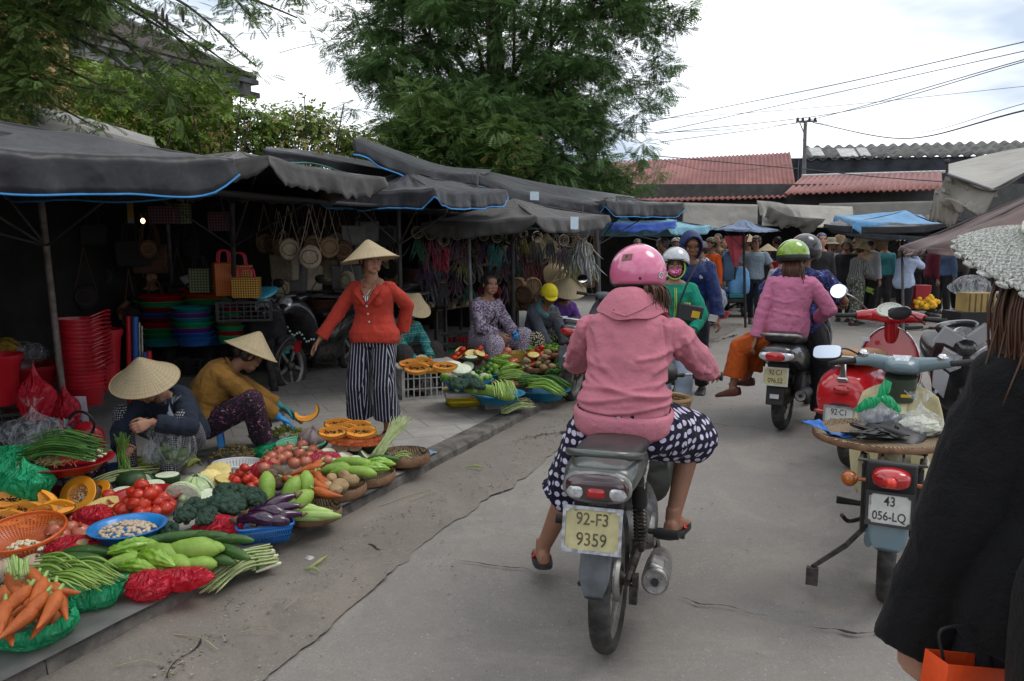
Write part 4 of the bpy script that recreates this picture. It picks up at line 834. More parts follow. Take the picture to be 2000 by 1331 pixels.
# seller in the navy jacket, squatting with conical hat, holding stems
t=thing('person','squatting seller in a dark navy jacket under a big conical hat, bundling green stems','person',(-2.17,5.08,KZ),165)
F=Fig(t,1.5,(0,-.02,.23),(0,.17,.52),.06,head=(4,-38,0),hc=(0,.29,.62),hands={'R':(.07,.46,.24),'L':(-.14,.44,.42)},poles={'R':(1,-.2,-.35),'L':(-1,-.2,-.5)},feet={'L':(-.14,.3,.066),'R':(.16,.3,.066)},kpoles={'L':(-.5,.6,1),'R':(.5,.6,1)},hd={'R':(-.75,.5,.1),'L':(.2,.7,-.1)},pn={'R':(-.2,-.5,-.3),'L':(.7,-.2,-.3)},curl=(.75,.8))
F.body(m_skin,.006);F.face();F.hair()
m_navy=fabric('navy_denim',(.014,.02,.034),nv=.25);F.top(m_navy,'jacket',.022,-.05,sleeve=1.85,sr=(.056,.053,.05,.045,.038),vox=.007,fold=folds(.009,(9,9,7),6))
F.bottoms(fabric('checked_trousers',(.02,.02,.025),col=dots(75,.32,(.012,.012,.018),(.3,.3,.32),.1)),'trousers',.002,.3);F.shoes(m_dark2)
F.cone((14,-5,0),.215,.17,.03);seat=0
b=MB();rs=random.Random(4);HR=F.wr['R']
W=t.location+(rot(0,0,165)@(F.wr['R']+V((-.06,.05,0))))
for i in range(26):
 o=V((rs.gauss(0,.013),rs.gauss(0,.013),0));a=V((rs.gauss(0,.02),rs.gauss(0,.02),.1+rs.uniform(-.02,.03)));c=V((rs.gauss(.03,.03),rs.gauss(-.03,.02),-.16));b.tube(crv([c,o,a],4),.0034,5)
b.build('stem_bundle',mat('fresh_stem',(.12,.22,.04),.5,nv=.4),label='bundle of slim green stems held in the hand of the navy jacket seller',cat='vegetable',loc=W)
# seller in the ochre jacket, on a stool, facing right
t=thing('person','crouching seller in an ochre jacket, floral trousers, blue glove and conical hat','person',(-2.12,5.4,KZ),-66)
F=Fig(t,1.5,(0,-.02,.25),(0,.17,.6),.08,head=(4,-42,0),hc=(0,.3,.69),hands={'R':(.05,.56,.17),'L':(-.07,.58,.24)},poles={'R':(.5,-.5,-.8),'L':(-.6,-.5,-.6)},feet={'L':(-.14,.4,.066),'R':(.13,.36,.066)},kpoles={'L':(-.3,.6,1),'R':(.45,.5,1)},hd={'R':(0,.8,-.5),'L':(0,.8,-.45)},pn={'R':(0,-.5,-.8),'L':(.3,-.5,-.8)},curl=(.5,.35))
F.body(m_skin2,.006);F.face();F.hair()
m_och=fabric('ochre_jacket',(.2,.1,.02),nv=.15);jk=F.top(m_och,'jacket',.032,-.1,sleeve=1.8,sr=(.056,.052,.05,.045,.038),vox=.006,fold=folds(.009,(9,9,7),8,[([(.1,-.1,.45),(.15,.05,.4)],.01,.02)]))
MB().tube(crv([onchest(F,-.07,1.02,-.02),onchest(F,0,1.03,-.075),onchest(F,.07,1.02,-.02),onchest(F,.05,.95,.08)],6),.02,10,flat=.5).build('collar',m_och,jk)
F.bottoms(fabric('dark_floral',(.012,.01,.016),col=floral(26,(.012,.009,.015),(.09,.02,.05),(.32,.16,.22),.56,.64)),'trousers',.006,.22,1.85,(.092,.09,.085,.075,.062),.01)
for q,nm,m in(('R','blue_glove',mat('blue_glove',(.03,.22,.5),.45)),('L','green_glove',mat('teal_glove',(.03,.16,.16),.5))):
 mb=MB();F.hand(mb,q);mb.tube([F.wr[q],F.wr[q].lerp(F.el[q],.28)],[.026,.036],12);skin_out(fuse(mb,.005,1),nm,m,t,lambda c,n:np.full(len(c),.0022))
m_sock=fabric('grey_sock',(.16,.17,.24));
for q in 'LR':mb=MB();F.foot(mb,q,.002);skin_out(fuse(mb,.006,2),'sock',m_sock,t,lambda c,n:np.full(len(c),.003))
F.sandals(m_dark2,mat('brown_sole',(.05,.035,.04),.7),name='sandal');F.cone((16,0,0),.205,.165,.03)
st=thing('plastic_stool','low blue plastic stool under the seller in the ochre jacket','stool',(-2.14,5.4,KZ),20);m_bp=mat('blue_plastic',(.02,.16,.42),.4)
MB().box((0,0,.2),(.25,.25,.03)).build('seat',m_bp,st,bev=.01)
for x in(-1,1):
 for y in(-1,1):MB().box((x*.105,y*.105,.095),(.045,.045,.19),(y*5,-x*5,0)).build('leg',m_bp,st,bev=.008)
 # seated sellers further along
t=thing('person','seated woman in a purple and white patterned blouse and trousers with dark tied hair','person',(-.3,8.5,KZ),-138)
F=Fig(t,1.52,(0,0,.42),(0,.06,.86),.03,head=(-12,-5,0),hands={'R':(.1,.36,.5),'L':(-.1,.38,.52)},feet={'L':(-.3,.3,.1),'R':(.16,.42,.066)},kpoles={'L':(-1,.8,.3),'R':(.25,.8,1)},g=1.05,curl=(.7,.7))
F.body(m_skin,.007);F.face();F.hair(m_hair,'bun',1.05)
m_pw=fabric('purple_pattern',(.1,.06,.14),col=floral(34,(.09,.05,.1),(.38,.33,.4),(.45,.4,.44),.5,.62));F.top(m_pw,'blouse',.02,-.15,sleeve=1.8,sr=(.056,.053,.052,.05,.046),vox=.008,fold=folds(.009,(9,9,7),9))
F.bottoms(fabric('spotted_trousers',(.2,.16,.22),col=dots(95,.36,(.09,.06,.11),(.5,.46,.52),.8)),'trousers',.022,.3,1.85,(.095,.095,.09,.08,.07),.01,vox=.009);F.shoes(m_dark2)
MB().tube(crv([onchest(F,-.1,.98,-.04),onchest(F,-.09,.98,.03),onchest(F,0,.6,.15),onchest(F,.16,.25,.1)],6),.016,8,flat=.25,up=(0,1,0)).build('bag_strap',m_dark2,t)
mb=MB();F.hand(mb,'L');skin_out(fuse(mb,.006,1),'blue_glove',MATS['blue_glove'],t,lambda c,n:np.full(len(c),.003))
t=thing('person','seller in a teal plaid shirt sitting behind the woman in the red jacket','person',(-1.17,7.95,KZ),-130)
F=Fig(t,1.5,(0,0,.3),(0,.17,.68),.06,head=(0,-45,0),hands={'R':(.12,.46,.3),'L':(-.05,.45,.32)},feet={'L':(-.2,.46,.066),'R':(.16,.44,.066)},kpoles={'L':(-.4,.6,1),'R':(.4,.6,1)},poles={'L':(-.8,0,-.8),'R':(.8,0,-.6)})
F.body(m_skin2,.008);F.hair();F.top(fabric('teal_plaid',(.03,.14,.14),col=plaid(24,(.015,.1,.1),(.05,.26,.25),(.25,.38,.36))),'shirt',.024,-.1,sleeve=1.75,vox=.009,fold=folds(.008,(9,9,7),5))
F.bottoms(fabric('dark_trousers',(.03,.026,.026)),'trousers',.02,.3,1.9,(.095,.095,.09,.08,.07),vox=.009);F.shoes(m_dark2);F.cone((8,0,0),.2,.16,.03)
mb=MB();F.hand(mb,'R');skin_out(fuse(mb,.006,1),'blue_glove',MATS['blue_glove'],t,lambda c,n:np.full(len(c),.003))
t=thing('person','seller in a grey hooded jacket and yellow cap bending over greens','person',(.3,8.95,KZ),-150)
F=Fig(t,1.5,(0,0,.36),(0,.14,.74),.07,head=(-15,-40,0),hands={'R':(.1,.42,.3),'L':(-.1,.42,.3)},feet={'L':(-.2,.4,.066),'R':(.2,.4,.066)},kpoles={'L':(-.5,.6,1),'R':(.5,.6,1)},poles={'L':(-.9,0,-.6),'R':(.9,0,-.6)},g=1.05)
F.body(m_skin2,.008);F.hair();F.top(fabric('grey_jacket',(.06,.065,.08),nv=.3),'jacket',.03,-.1,sleeve=1.85,vox=.009,fold=folds(.009,(9,9,7),7))
F.bottoms(fabric('spotted_black',(.03,.025,.02),col=dots(45,.36,(.012,.01,.01),(.4,.36,.24),.7)),'trousers',.02,.3,1.85,(.095,.095,.09,.08,.07),vox=.009);F.shoes(m_dark2)
MB().tube(crv([onchest(F,-.09,1.0,.02),onchest(F,0,1.0,-.09),onchest(F,.09,1.0,.02),onchest(F,0,.93,.1)],5),.04,10,close=False).build('hood',fabric('teal_hood',(.08,.16,.16)),t,ang=180)
m_yc=fabric('yellow_cap',(.55,.45,.02));cp,X=F.helmet(m_yc,(.098,.11,.1),.03,m_yc,-.01,.02,'cap');MB().grid(lambda u,v:tuple(X@V(((u-.5)*.15,.09+.07*v-.05*(2*u-1)**2,.02-.01*v))),8,3).build('peak',m_yc,cp,thick=.004,ang=180)
t=thing('person','seller in purple under a grey conical hat, next to the yellow cap','person',(.55,9.6,KZ),-150)
F=Fig(t,1.5,(0,0,.36),(0,.14,.74),.06,head=(-20,-35,0),hands={'R':(.1,.42,.36),'L':(-.1,.42,.36)},feet={'L':(-.2,.4,.066),'R':(.2,.4,.066)},kpoles={'L':(-.5,.6,1),'R':(.5,.6,1)})
F.body(m_skin2,.01);F.hair();F.top(fabric('purple_jacket',(.09,.03,.18)),'jacket',.024,-.1,sleeve=1.85,vox=.01,fold=folds(.008,(9,9,7),4));F.bottoms(fabric('dark_trousers',(.03,.026,.026)),'trousers',.02,.3,1.9,vox=.01);F.shoes(m_dark2)
F.cone((5,0,0),.24,.16,.03,m_coneold);
# two figures in the dark stall
t=thing('person','dim seated woman in a dark top inside the dark stall, arm resting forward','person',(-4.05,8.9,KZ),-150)
F=Fig(t,1.52,(0,0,.5),(0,.05,.95),.03,head=(0,-10,0),hands={'R':(.35,.3,.7),'L':(-.2,.3,.55)},feet={'L':(-.1,.4,.066),'R':(.1,.4,.066)})
F.body(m_skin,.01);F.hair();F.top(fabric('black_top',(.015,.014,.016)),'top',.016,-.05,sleeve=.5,vox=.01);F.bottoms(fabric('dark_trousers',(.03,.026,.026)),'trousers',.01,vox=.01)
t=thing('person','woman in magenta and a white sun hat in the dark stall','person',(-3.65,8.9,KZ),-110)
F=Fig(t,1.5,(0,0,.4),(0,.12,.86),.05,head=(0,-30,0),hands={'R':(.1,.35,.55),'L':(-.1,.35,.55)},feet={'L':(-.1,.4,.066),'R':(.1,.4,.066)})
F.body(m_skin,.01);F.hair();F.top(fabric('magenta_jacket',(.32,.015,.08)),'jacket',.024,-.05,vox=.01);F.bottoms(fabric('dark_trousers',(.03,.026,.026)),'trousers',.01,vox=.01)
def brimhat(F,m,r=.17,h=.1,name='sun_hat',droop=.04,tilt=(0,0,0),band=None,seg=40,wav=.01,rc=.1,z=.05):
 X=F.hm@TR((0,-.01,z),tilt);b=MB();pr=[(.001,h),(rc*.6,h*.99),(rc*.9,h*.85),(rc,h*.4),(rc*1.02,0),(rc*1.12,-.008),((rc+r)/2,-droop*.4),(r,-droop)]
 b.lathe(pr,seg,X=X,fn=lambda a,z:1+(wav/r)*math.sin(a*5)*(1 if z<-droop*.3 else 0));o=b.build(name,m,F.t,thick=.005,ang=180)
 if band:MB().lathe([(rc*1.035,.002),(rc*1.03,.03)],seg,X=X).build('band',band,o,thick=.004,ang=180)
 return o
brimhat(F,fabric('white_hat',(.5,.5,.58)),.2,.1,droop=.07)
# woman in the green jacket
t=thing('person','standing woman in a green zipped jacket, silver helmet and pink face mask','person',(1.45,7.1,0),175)
F=Fig(t,1.52,(0,0,.79),(0,.02,1.21),.02,head=(-6,-4,0),hands={'R':(.2,.14,.8),'L':(-.14,.24,.8)},poles={'R':(.9,-.5,-.4),'L':(-1,-.6,-.3)},feet={'L':(-.09,.03,.07),'R':(.08,-.02,.07)},g=1.04)
F.body(m_skin3,.006);F.face(mouth=False);m_grn=fabric('green_jersey',(.008,.2,.13),nv=.15)
def hoodx(mb):mb.ell(F.hm@V((0,-.03,.0)),(.1,.1,.13));c,sd,fr,up=F.sp(.97);mb.ell(c+V((0,0,.03)),(.095,.085,.06))
jk=F.top(m_grn,'jacket',.02,-.14,sleeve=1.9,sr=(.056,.052,.05,.045,.036),vox=.0065,fold=folds(.009,(8,8,6),12,[([(-.2,.05,1.1),(-.28,.02,.98)],.01,.015)]))
hb=MB();n=22;X=F.hm
rg=[[X@V((r*math.cos(a),y,z+r2*math.sin(a)))for a in[2*PI*k/n for k in range(n)]]for r,r2,y,z in((.088,.108,.078,-.02),(.094,.115,.06,-.02),(.105,.125,.0,-.015),(.1,.12,-.07,-.02),(.06,.07,-.11,-.02))]
hd=hb.rings(rg,cap=False).build('hood',m_grn,t,thick=.008,ang=180);m_lime=mat('lime_piping',(.45,.6,.08),.5)
MB().tube(rg[0],.005,6,close=True).build('hood_piping',m_lime,hd)
for q in(-1,1):MB().tube(crv([onchest(F,q*.007,.97,.095),onchest(F,q*.007,.8,.142),onchest(F,q*.007,.65,.158),onchest(F,q*.007,.4,.132),onchest(F,q*.007,-.1,.145)],5),.003,5).build('zip',m_lime,jk)
lg=MB()
for i,h in enumerate((.018,.028,.04)):lg.prism([(-.03+i*.02,0),(-.012+i*.02,0),(-.022+i*.02+h*.1,h),(-.032+i*.02+h*.1,h)],.002,TR(onchest(F,-.1,.66,.152),(-90,180,0))@rot(0,0,180))
lg.build('chest_emblem',m_lime,jk,smooth=False)
MB().ell((0,.045,-.052),(.067,.062,.052),X=X,n=20).build('face_mask',fabric('pink_mask',(.6,.03,.2),col=floral(38,(.6,.03,.2),(.62,.06,.25),(.75,.65,.68),.5,.57)),t)
b=MB();
for q in(-1,1):b.tube([X@V((q*.033+.026*math.cos(a),.099-.01*abs(math.cos(a)),.003+.019*math.sin(a)))for a in np.linspace(0,2*PI,16,False)],.002,5,close=True)
b.tube([X@V((-.008,.1,.006)),X@V((.008,.1,.006))],.002,5).build('glasses',m_dark2,t)
m_sil=mat('silver_helmet',(.38,.39,.41),.25,.2,coat=.6,nv=.05);F.helmet(m_sil,visor=m_dark2)
m_jean=fabric('pale_jeans',(.3,.36,.45),nv=.2);F.bottoms(m_jean,'trousers',.012,.25,1.85,(.09,.085,.075,.07,.066),.005);F.shoes(fabric('blue_shoe',(.05,.1,.16)),sole=mat('white_sole',(.4,.4,.4),.7))
o=MB().box((0,0,0),(.22,.06,.15),(0,12,0)).build('shoulder_bag',mat('black_bag',(.02,.02,.022),.6),label='small black shoulder bag with a yellow patch at the hip of the woman in green',cat='bag',loc=P(1347,612,6.92),bev=.015)
MB().box((.045,-.033,-.01),(.07,.004,.06),(0,12,0)).build('patch',mat('amber_patch',(.5,.3,.02),.6),o);MB().tube(crv([V((-.1,0,.06)),V((-.02,0,.28)),V((.12,.12,.48))],5),.008,6,flat=.4).build('strap',m_dark2,o)
# man in the blue hooded jacket
t=thing('person','tall man in a royal blue hooded rain jacket looking down, holding a small paper','person',(1.86,8.25,0),160)
F=Fig(t,1.68,(0,0,.88),(0,.04,1.36),.03,head=(18,-26,0),hands={'R':(.3,.12,.82),'L':(-.3,.14,.79)},male=True,feet={'L':(-.14,0,.075),'R':(.1,.1,.075)})
F.body(m_skin2,.007);F.face();X=F.hm;m_bl=fabric('blue_shell',(.008,.02,.09),.5,nv=.2)
F.top(m_bl,'jacket',.03,-.16,sleeve=1.92,sr=(.06,.056,.052,.05,.044),vox=.007,fold=folds(.012,(7,7,5),14))
rg=[[X@V((r*math.cos(a),y,z+r2*math.sin(a)))for a in[2*PI*k/n for k in range(n)]]for r,r2,y,z in((.09,.125,.085,.0),(.1,.135,.06,-.005),(.108,.14,.0,-.005),(.1,.13,-.08,-.01),(.06,.08,-.13,-.02))]
MB().rings(rg,cap=False).build('hood',m_bl,t,thick=.008,ang=180);F.bottoms(fabric('black_trousers',(.015,.015,.02)),'trousers',.014,.25,1.95,vox=.009);F.shoes(m_dark2)
b=MB();[b.tube([onchest(F,-.1,.74,.15)+V((-r_*math.cos(a_),0,r_*math.sin(a_)))for a_ in np.linspace(0,1.5,8)],.0035,5)for r_ in(.012,.022,.032)];b.build('chest_emblem',mat('white_print',(.6,.6,.6),.6),t)
MB().box((0,0,0),(.09,.004,.07),(10,12,0)).build('paper_slip',mat('white_paper',(.62,.62,.6),.7),label='small white slip of paper in the hand of the blue hooded man',cat='paper',loc=P(1393,622,7.95),smooth=False)
# man in the grey T-shirt walking
t=thing('person','young man in a grey T-shirt, dark jeans and glasses walking with hands in his pockets','person',(4.55,14.9,0),166)
F=Fig(t,1.64,(0,0,.87),(0,-.02,1.36),.02,head=(-22,0,0),hands={'R':(.22,.06,.86),'L':(-.22,.07,.86)},poles={'R':(1,-.6,0),'L':(-1,-.6,0)},feet={'L':(-.03,.32,.08),'R':(.04,-.22,.12)},toes={'L':(0,1,.1),'R':(0,1,-.4)},male=True,g=.92)
F.body(m_skin,.009);F.face();F.hair(m_hairb,'fringe',1.06);F.top(fabric('grey_tee',(.2,.25,.29)),'shirt',.018,-.06,sleeve=.62,sr=(.055,.056,.05,.05,.05),flare=.012,vox=.009,fold=folds(.01,(7,7,5),15));F.bottoms(fabric('dark_jeans',(.018,.02,.032)),'trousers',.006,.2,1.97,(.084,.076,.06,.05,.044),vox=.009);F.shoes(m_dark2,sole=mat('white_sole',(.4,.4,.4),.7));X=F.hm
b=MB()
for q in(-1,1):b.tube([X@V((q*.033+.024*math.cos(a),.1-.01*abs(math.cos(a)),.003+.015*math.sin(a)))for a in np.linspace(0,2*PI,14,False)],.003,5,close=True)
b.build('glasses',m_dark2,t)
# shopper in the straw hat and shopper in the navy hat
t=thing('person','woman in a striped grey top, floral trousers and straw hat carrying green leaves','person',(6.45,14.9,0),-75)
F=Fig(t,1.52,(0,0,.8),(0,.06,1.24),.03,head=(0,-12,0),hands={'R':(.12,.3,.88),'L':(-.12,.3,.9)},feet={'L':(-.1,.15,.07),'R':(.1,-.12,.07)});F.body(m_skin,.01);F.hair(m_hair,'short')
F.top(fabric('grey_stripe',(.1,.1,.1),col=stripes(30,.5,(.06,.06,.06),(.16,.155,.15),0)),'top',.02,.0,vox=.01);F.bottoms(fabric('sage_floral',(.1,.1,.08),col=floral(22,(.05,.055,.045),(.3,.3,.24),(.3,.3,.24),.55,.7)),'trousers',.02,.25,1.9,(.095,.095,.09,.09,.085),vox=.01);F.shoes(m_dark2)
brimhat(F,fabric('straw_hat',(.3,.24,.12),c2=(.36,.3,.16)),.17,.1,droop=.05,name='straw_hat');
b=MB();rs=random.Random(2)
for i in range(9):b.tube(crv([(0,0,0),(rs.uniform(.02,.1),rs.uniform(-.04,.04),rs.uniform(-.02,.06)),(rs.uniform(.1,.18),rs.uniform(-.06,.06),rs.uniform(-.08,.04))],4),[.004,.02,.004],6,flat=.3)
b.build('leaf_bunch',mat('leaf_green',(.14,.22,.03),.6),loc=P(1690,568,14.8),label='bunch of green leaves in the hands of the woman in the straw hat',cat='vegetable')
t=thing('person','shopper in a pale blue shirt and navy bucket hat raising a hand to the mouth','person',(7.2,14.6,0),-62)
F=Fig(t,1.52,(0,0,.8),(0,.06,1.24),.03,head=(0,-8,0),hands={'R':(.03,.2,1.3),'L':(-.05,.38,1.2)},poles={'R':(.6,.3,-1),'L':(-.5,.2,-1)},feet={'L':(-.1,.15,.07),'R':(.1,-.12,.07)},g=1.08);F.body(m_skin,.009);F.hair(m_hair,'short')
jk=F.top(fabric('pale_blue_shirt',(.36,.43,.58)),'shirt',.026,-.15,vox=.009,fold=folds(.012,(7,7,5),17));F.bottoms(fabric('black_trousers',(.015,.015,.02)),'trousers',.014,.25,1.9,vox=.01);F.shoes(m_dark2)
brimhat(F,fabric('navy_hat',(.04,.06,.13)),.175,.11,droop=.03,band=fabric('checked_band',(.3,.33,.4)),name='bucket_hat')
MB().tube([onchest(F,-.06,1.0,.06),onchest(F,0,1.02,-.07),onchest(F,.06,1.0,.06)],.02,8,flat=.6).build('collar',MATS['pale_blue_shirt'],jk)
# people in the background crowd (label, place, heading, colours, height, extras)
def simple(label,px,Y,rz,tc_,bc,H=1.6,skin=None,hat=None,hands=None,vox=.014,sleeve=1.9,male=True,head=(0,0,0),hair='short',pel=None,extra=None,hm=None):
 p=P(px,468,Y);t=thing('person',label,'person',(p.x,Y,0),rz);k=H/1.6
 F=Fig(t,H,(0,0,.845*k),(0,.02,1.315*k),.02,head=head,male=male,hands=hands);F.body(skin or m_skin,vox,it=1);F.top(tc_,'top',.02,-.08,sleeve=sleeve,vox=vox);F.bottoms(bc,'trousers',.012,.25,1.95,vox=vox);F.shoes(m_dark2)
 if hair:F.hair(hm or m_hair,hair)
 if hat:hat(F)
 return F
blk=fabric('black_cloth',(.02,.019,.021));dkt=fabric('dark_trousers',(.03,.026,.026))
fab=lambda n,c,**k:fabric(n,c,**k)
F=simple('man in a bright orange jacket and camouflage cap behind the blue hooded man',1392,14.6,120,fab('orange_shell',(.6,.09,.015)),dkt,1.62,hat=lambda F:F.helmet(fab('camo_cap',(.12,.12,.09),col=floral(30,(.05,.05,.035),(.2,.19,.13),(.3,.28,.2))),(.095,.105,.09),.035,None,-.01,.02,'cap'))
simple('man in a patterned dark shirt with black hair raising an arm behind the orange jacket',1403,16.2,150,fab('camo_shirt',(.1,.08,.06),col=floral(16,(.05,.04,.03),(.16,.13,.1),(.25,.2,.15))),fab('camo_trousers',(.09,.07,.05),col=floral(16,(.05,.04,.03),(.16,.12,.09),(.2,.16,.12))),1.7,hands={'L':(-.5,.25,1.33)},sleeve=.7)
simple('man in a white and black shirt and checked cap left of the orange jacket',1374,13.6,100,fab('white_black_shirt',(.4,.4,.42),col=stripes(14,.4,(.03,.03,.05),(.55,.55,.58))),dkt,1.55,hat=lambda F:F.helmet(fab('check_cap',(.16,.12,.13)),(.1,.11,.1),.03,None,-.02,.02,'cap'))
simple('grey haired man seen in profile left of the silver helmet',1300,14.5,95,blk,blk,1.62,hm=hairmat('grey_hair',(.07,.065,.06)))
simple('person in a pale cap behind the silver helmet',1322,15.5,160,blk,blk,1.62,hat=lambda F:F.helmet(fab('pale_cap',(.4,.37,.33)),(.095,.105,.09),.035,None,-.01,.02,'cap'))
simple('person in a dark shirt whose conical hat shows above the pink helmet',1257,14.5,180,blk,blk,1.45,hat=lambda F:F.cone())
simple('seller under a tan conical hat between the man in grey and the green helmet',1500,17.5,170,blk,blk,1.42,hat=lambda F:F.cone((0,0,0),.26))
simple('person in a light lilac shirt partly hidden by the green helmet rider',1527,13.0,-20,fab('lilac_shirt',(.38,.34,.4)),dkt,1.36,male=False)
F=simple('woman with brown hair and sunglasses pushed up on her head above the dark helmet',1604,14.0,172,blk,blk,1.7,m_skin3,hair='bun',male=False,hm=m_hairb);F.face();MB().ell((0,.06,.085),(.055,.02,.018),X=F.hm).build('sunglasses',mat('blue_lens',(.05,.1,.4),.2),F.t)
simple('woman with a cream headscarf and dark clothes left of the straw hat',1655,15.6,150,blk,blk,1.6,male=False,hat=lambda F:F.helmet(fab('cream_scarf',(.42,.36,.26)),(.1,.115,.11),.02,None,-.06,.03,'headscarf'))
simple('person in black beside the cream headscarf, wearing a brown cap',1675,16.5,150,blk,blk,1.6,hat=lambda F:F.helmet(fab('brown_cap',(.12,.08,.05)),(.1,.11,.1),.03,None,-.02,.02,'cap'))
simple('shopper in a white blouse standing in the shade behind the straw hat',1702,16.2,-70,fab('white_blouse',(.4,.4,.44)),blk,1.66,male=False,hat=lambda F:F.helmet(fab('grey_hat',(.2,.2,.2)),(.1,.11,.1),.03,None,-.02,.02,'cap'))
XC=[(1415,17.2,'shopper in a faded red shirt behind the cart of packets',1.6),(1465,17.6,'shopper in a mustard shirt just behind the man in grey',1.62),(1590,17.3,'shopper in a pale green shirt right of the green helmet',1.58),(1622,17,'shopper in a white shirt behind the woman with sunglasses',1.6),(1730,17.4,'shopper in a teal shirt behind the straw hat',1.6),(1770,18.2,'shopper in a brown shirt under the bright blue canopy',1.64),(1825,16.6,'shopper in a maroon shirt near the marigolds',1.62),(1290,16.5,'shopper in a grey shirt left of the silver helmet',1.6),(1850,17.2,'shopper in a faded blue shirt by the brown umbrella edge',1.6)]
for i,(px,Y,lb,H)in enumerate(XC):simple(lb,px,Y,[160,100,-80,190,150,90,-100,170,120][i],fab('crowd%d'%i,[(.2,.03,.03),(.22,.15,.04),(.18,.26,.18),(.35,.35,.36),(.03,.14,.15),(.1,.06,.04),(.12,.015,.03),(.14,.14,.15),(.08,.13,.22)][i]),dkt,H,vox=.018,hat=[None,lambda F:F.cone(),None,lambda F:brimhat(F,fab('beige_hat',(.3,.26,.18))),None,lambda F:F.cone(),None,None,lambda F:brimhat(F,blk)][i])
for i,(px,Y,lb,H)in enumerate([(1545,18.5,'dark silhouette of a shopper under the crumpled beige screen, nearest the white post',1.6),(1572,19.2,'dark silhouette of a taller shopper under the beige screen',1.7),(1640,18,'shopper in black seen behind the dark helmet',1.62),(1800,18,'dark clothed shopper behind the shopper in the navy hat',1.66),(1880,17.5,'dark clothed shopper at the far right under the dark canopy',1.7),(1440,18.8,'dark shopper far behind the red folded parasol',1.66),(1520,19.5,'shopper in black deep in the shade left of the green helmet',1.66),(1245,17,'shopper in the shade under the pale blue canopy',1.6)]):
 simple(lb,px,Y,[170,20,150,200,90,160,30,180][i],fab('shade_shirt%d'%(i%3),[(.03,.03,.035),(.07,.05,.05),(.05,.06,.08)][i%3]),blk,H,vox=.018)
 # motorcycles
m_rub=mat('tyre_rubber',(.022,.021,.021),.8,nv=.4,bump=.004,bs=70,col2=(.05,.047,.044),ns=12,rnd=0);m_chr=mat('chrome',(.55,.55,.56),.18,1,nv=.06,rnd=0);m_alu=mat('dull_alloy',(.27,.26,.25),.45,.8,nv=.35,ns=20,rnd=0)
m_plb=mat('black_plastic',(.02,.02,.021),.5,nv=.3,rnd=0);m_plg=mat('grey_plastic',(.085,.09,.1),.6,nv=.3,ns=12,rnd=0);m_seat=mat('black_vinyl',(.028,.026,.026),.42,nv=.3,bump=.002,rnd=0)
m_mir=mat('mirror_glass',(.85,.87,.9),.04,1,nv=0,rnd=0,bump=0);m_redl=mat('red_lens',(.35,.01,.012),.12,coat=.8,nv=.2,rnd=0);m_amb=mat('amber_lens',(.35,.09,.01),.2,coat=.6,rnd=0);m_clear=mat('clear_lens',(.45,.46,.48),.1,.3,nv=.3,ns=60,coat=.8,rnd=0)
m_plate=mat('plate_yellowed',(.42,.38,.2),.55,nv=.18,ns=14,rnd=0);m_plw=mat('plate_white',(.45,.45,.43),.5,nv=.12,ns=20,rnd=0);m_ink=mat('plate_ink',(.035,.03,.025),.7,rnd=0);m_inkw=mat('worn_ink',(.1,.085,.05),.7,nv=.4,ns=30,rnd=0);m_rod=mat('dirty_metal',(.07,.062,.055),.6,.6,nv=.5,ns=25,rnd=0)
def paint(name,c,rough=.25,coat=.8,dirt=.25,metal=0):
 g=NG(name);g.col(g.mix(g.mth('MULTIPLY',g.ramp(g.noise(11,7,.75),(.5,0),(.7,1)),dirt),c,(.16,.14,.12)));g.b.inputs['Metallic'].default_value=metal
 g.put(g.b.inputs['Roughness'],g.mth('MULTIPLY_ADD',g.noise(14,6,.7),.3,rough-.1));g.b.inputs['Coat Weight'].default_value=coat;g.b.inputs['Coat Roughness'].default_value=.12;return g.m
m_jup=paint('grey_green_paint',(.075,.085,.078),.32,.5,.4,.35);m_scb=paint('black_paint',(.02,.02,.023),.25);m_scr=paint('red_paint',(.42,.008,.014),.2,1.,.06);m_cream=paint('cream_paint',(.48,.42,.24),.4,.3,.25);m_bgrey=paint('blue_grey_paint',(.12,.175,.2),.35,.4,.2);m_dgrn=paint('dark_green_paint',(.03,.045,.03),.4,.3);m_tan=mat('tan_vinyl',(.3,.14,.045),.45,nv=.15,rnd=0)
def hull(name,sp,m,par,n=24,pw=2.6,bev=0,ang=180,X=None,cap=True,thick=0):
 """sections along y: (y, z, halfwidth, halfheight[, x])"""
 b=MB();b.rings([ring(V((s[4]if len(s)>4 else 0,s[0],s[1])),V((1,0,0)),V((0,0,1)),s[2],s[3],n,pw)for s in sp],cap=cap,X=X);return b.build(name,m,par,ang=ang,bev=bev,thick=thick)
def smoothsp(sp,n=5):
 sp=[tuple(s)+((0,)if len(s)<5 else())for s in sp];K=len(sp);out=[]
 for i in range((K-1)*n+1):
  t=i/n;j=min(int(t),K-2);f=t-j;a,b,c,d=sp[max(j-1,0)],sp[j],sp[j+1],sp[min(j+2,K-1)]
  out.append(tuple(.5*(2*b[k]+(c[k]-a[k])*f+(2*a[k]-5*b[k]+4*c[k]-d[k])*f*f+(3*b[k]-a[k]-3*c[k]+d[k])*f**3)if k<2 or k==4 else max(.004,.5*(2*b[k]+(c[k]-a[k])*f+(2*a[k]-5*b[k]+4*c[k]-d[k])*f*f+(3*b[k]-a[k]-3*c[k]+d[k])*f**3))for k in range(5)))
 return out
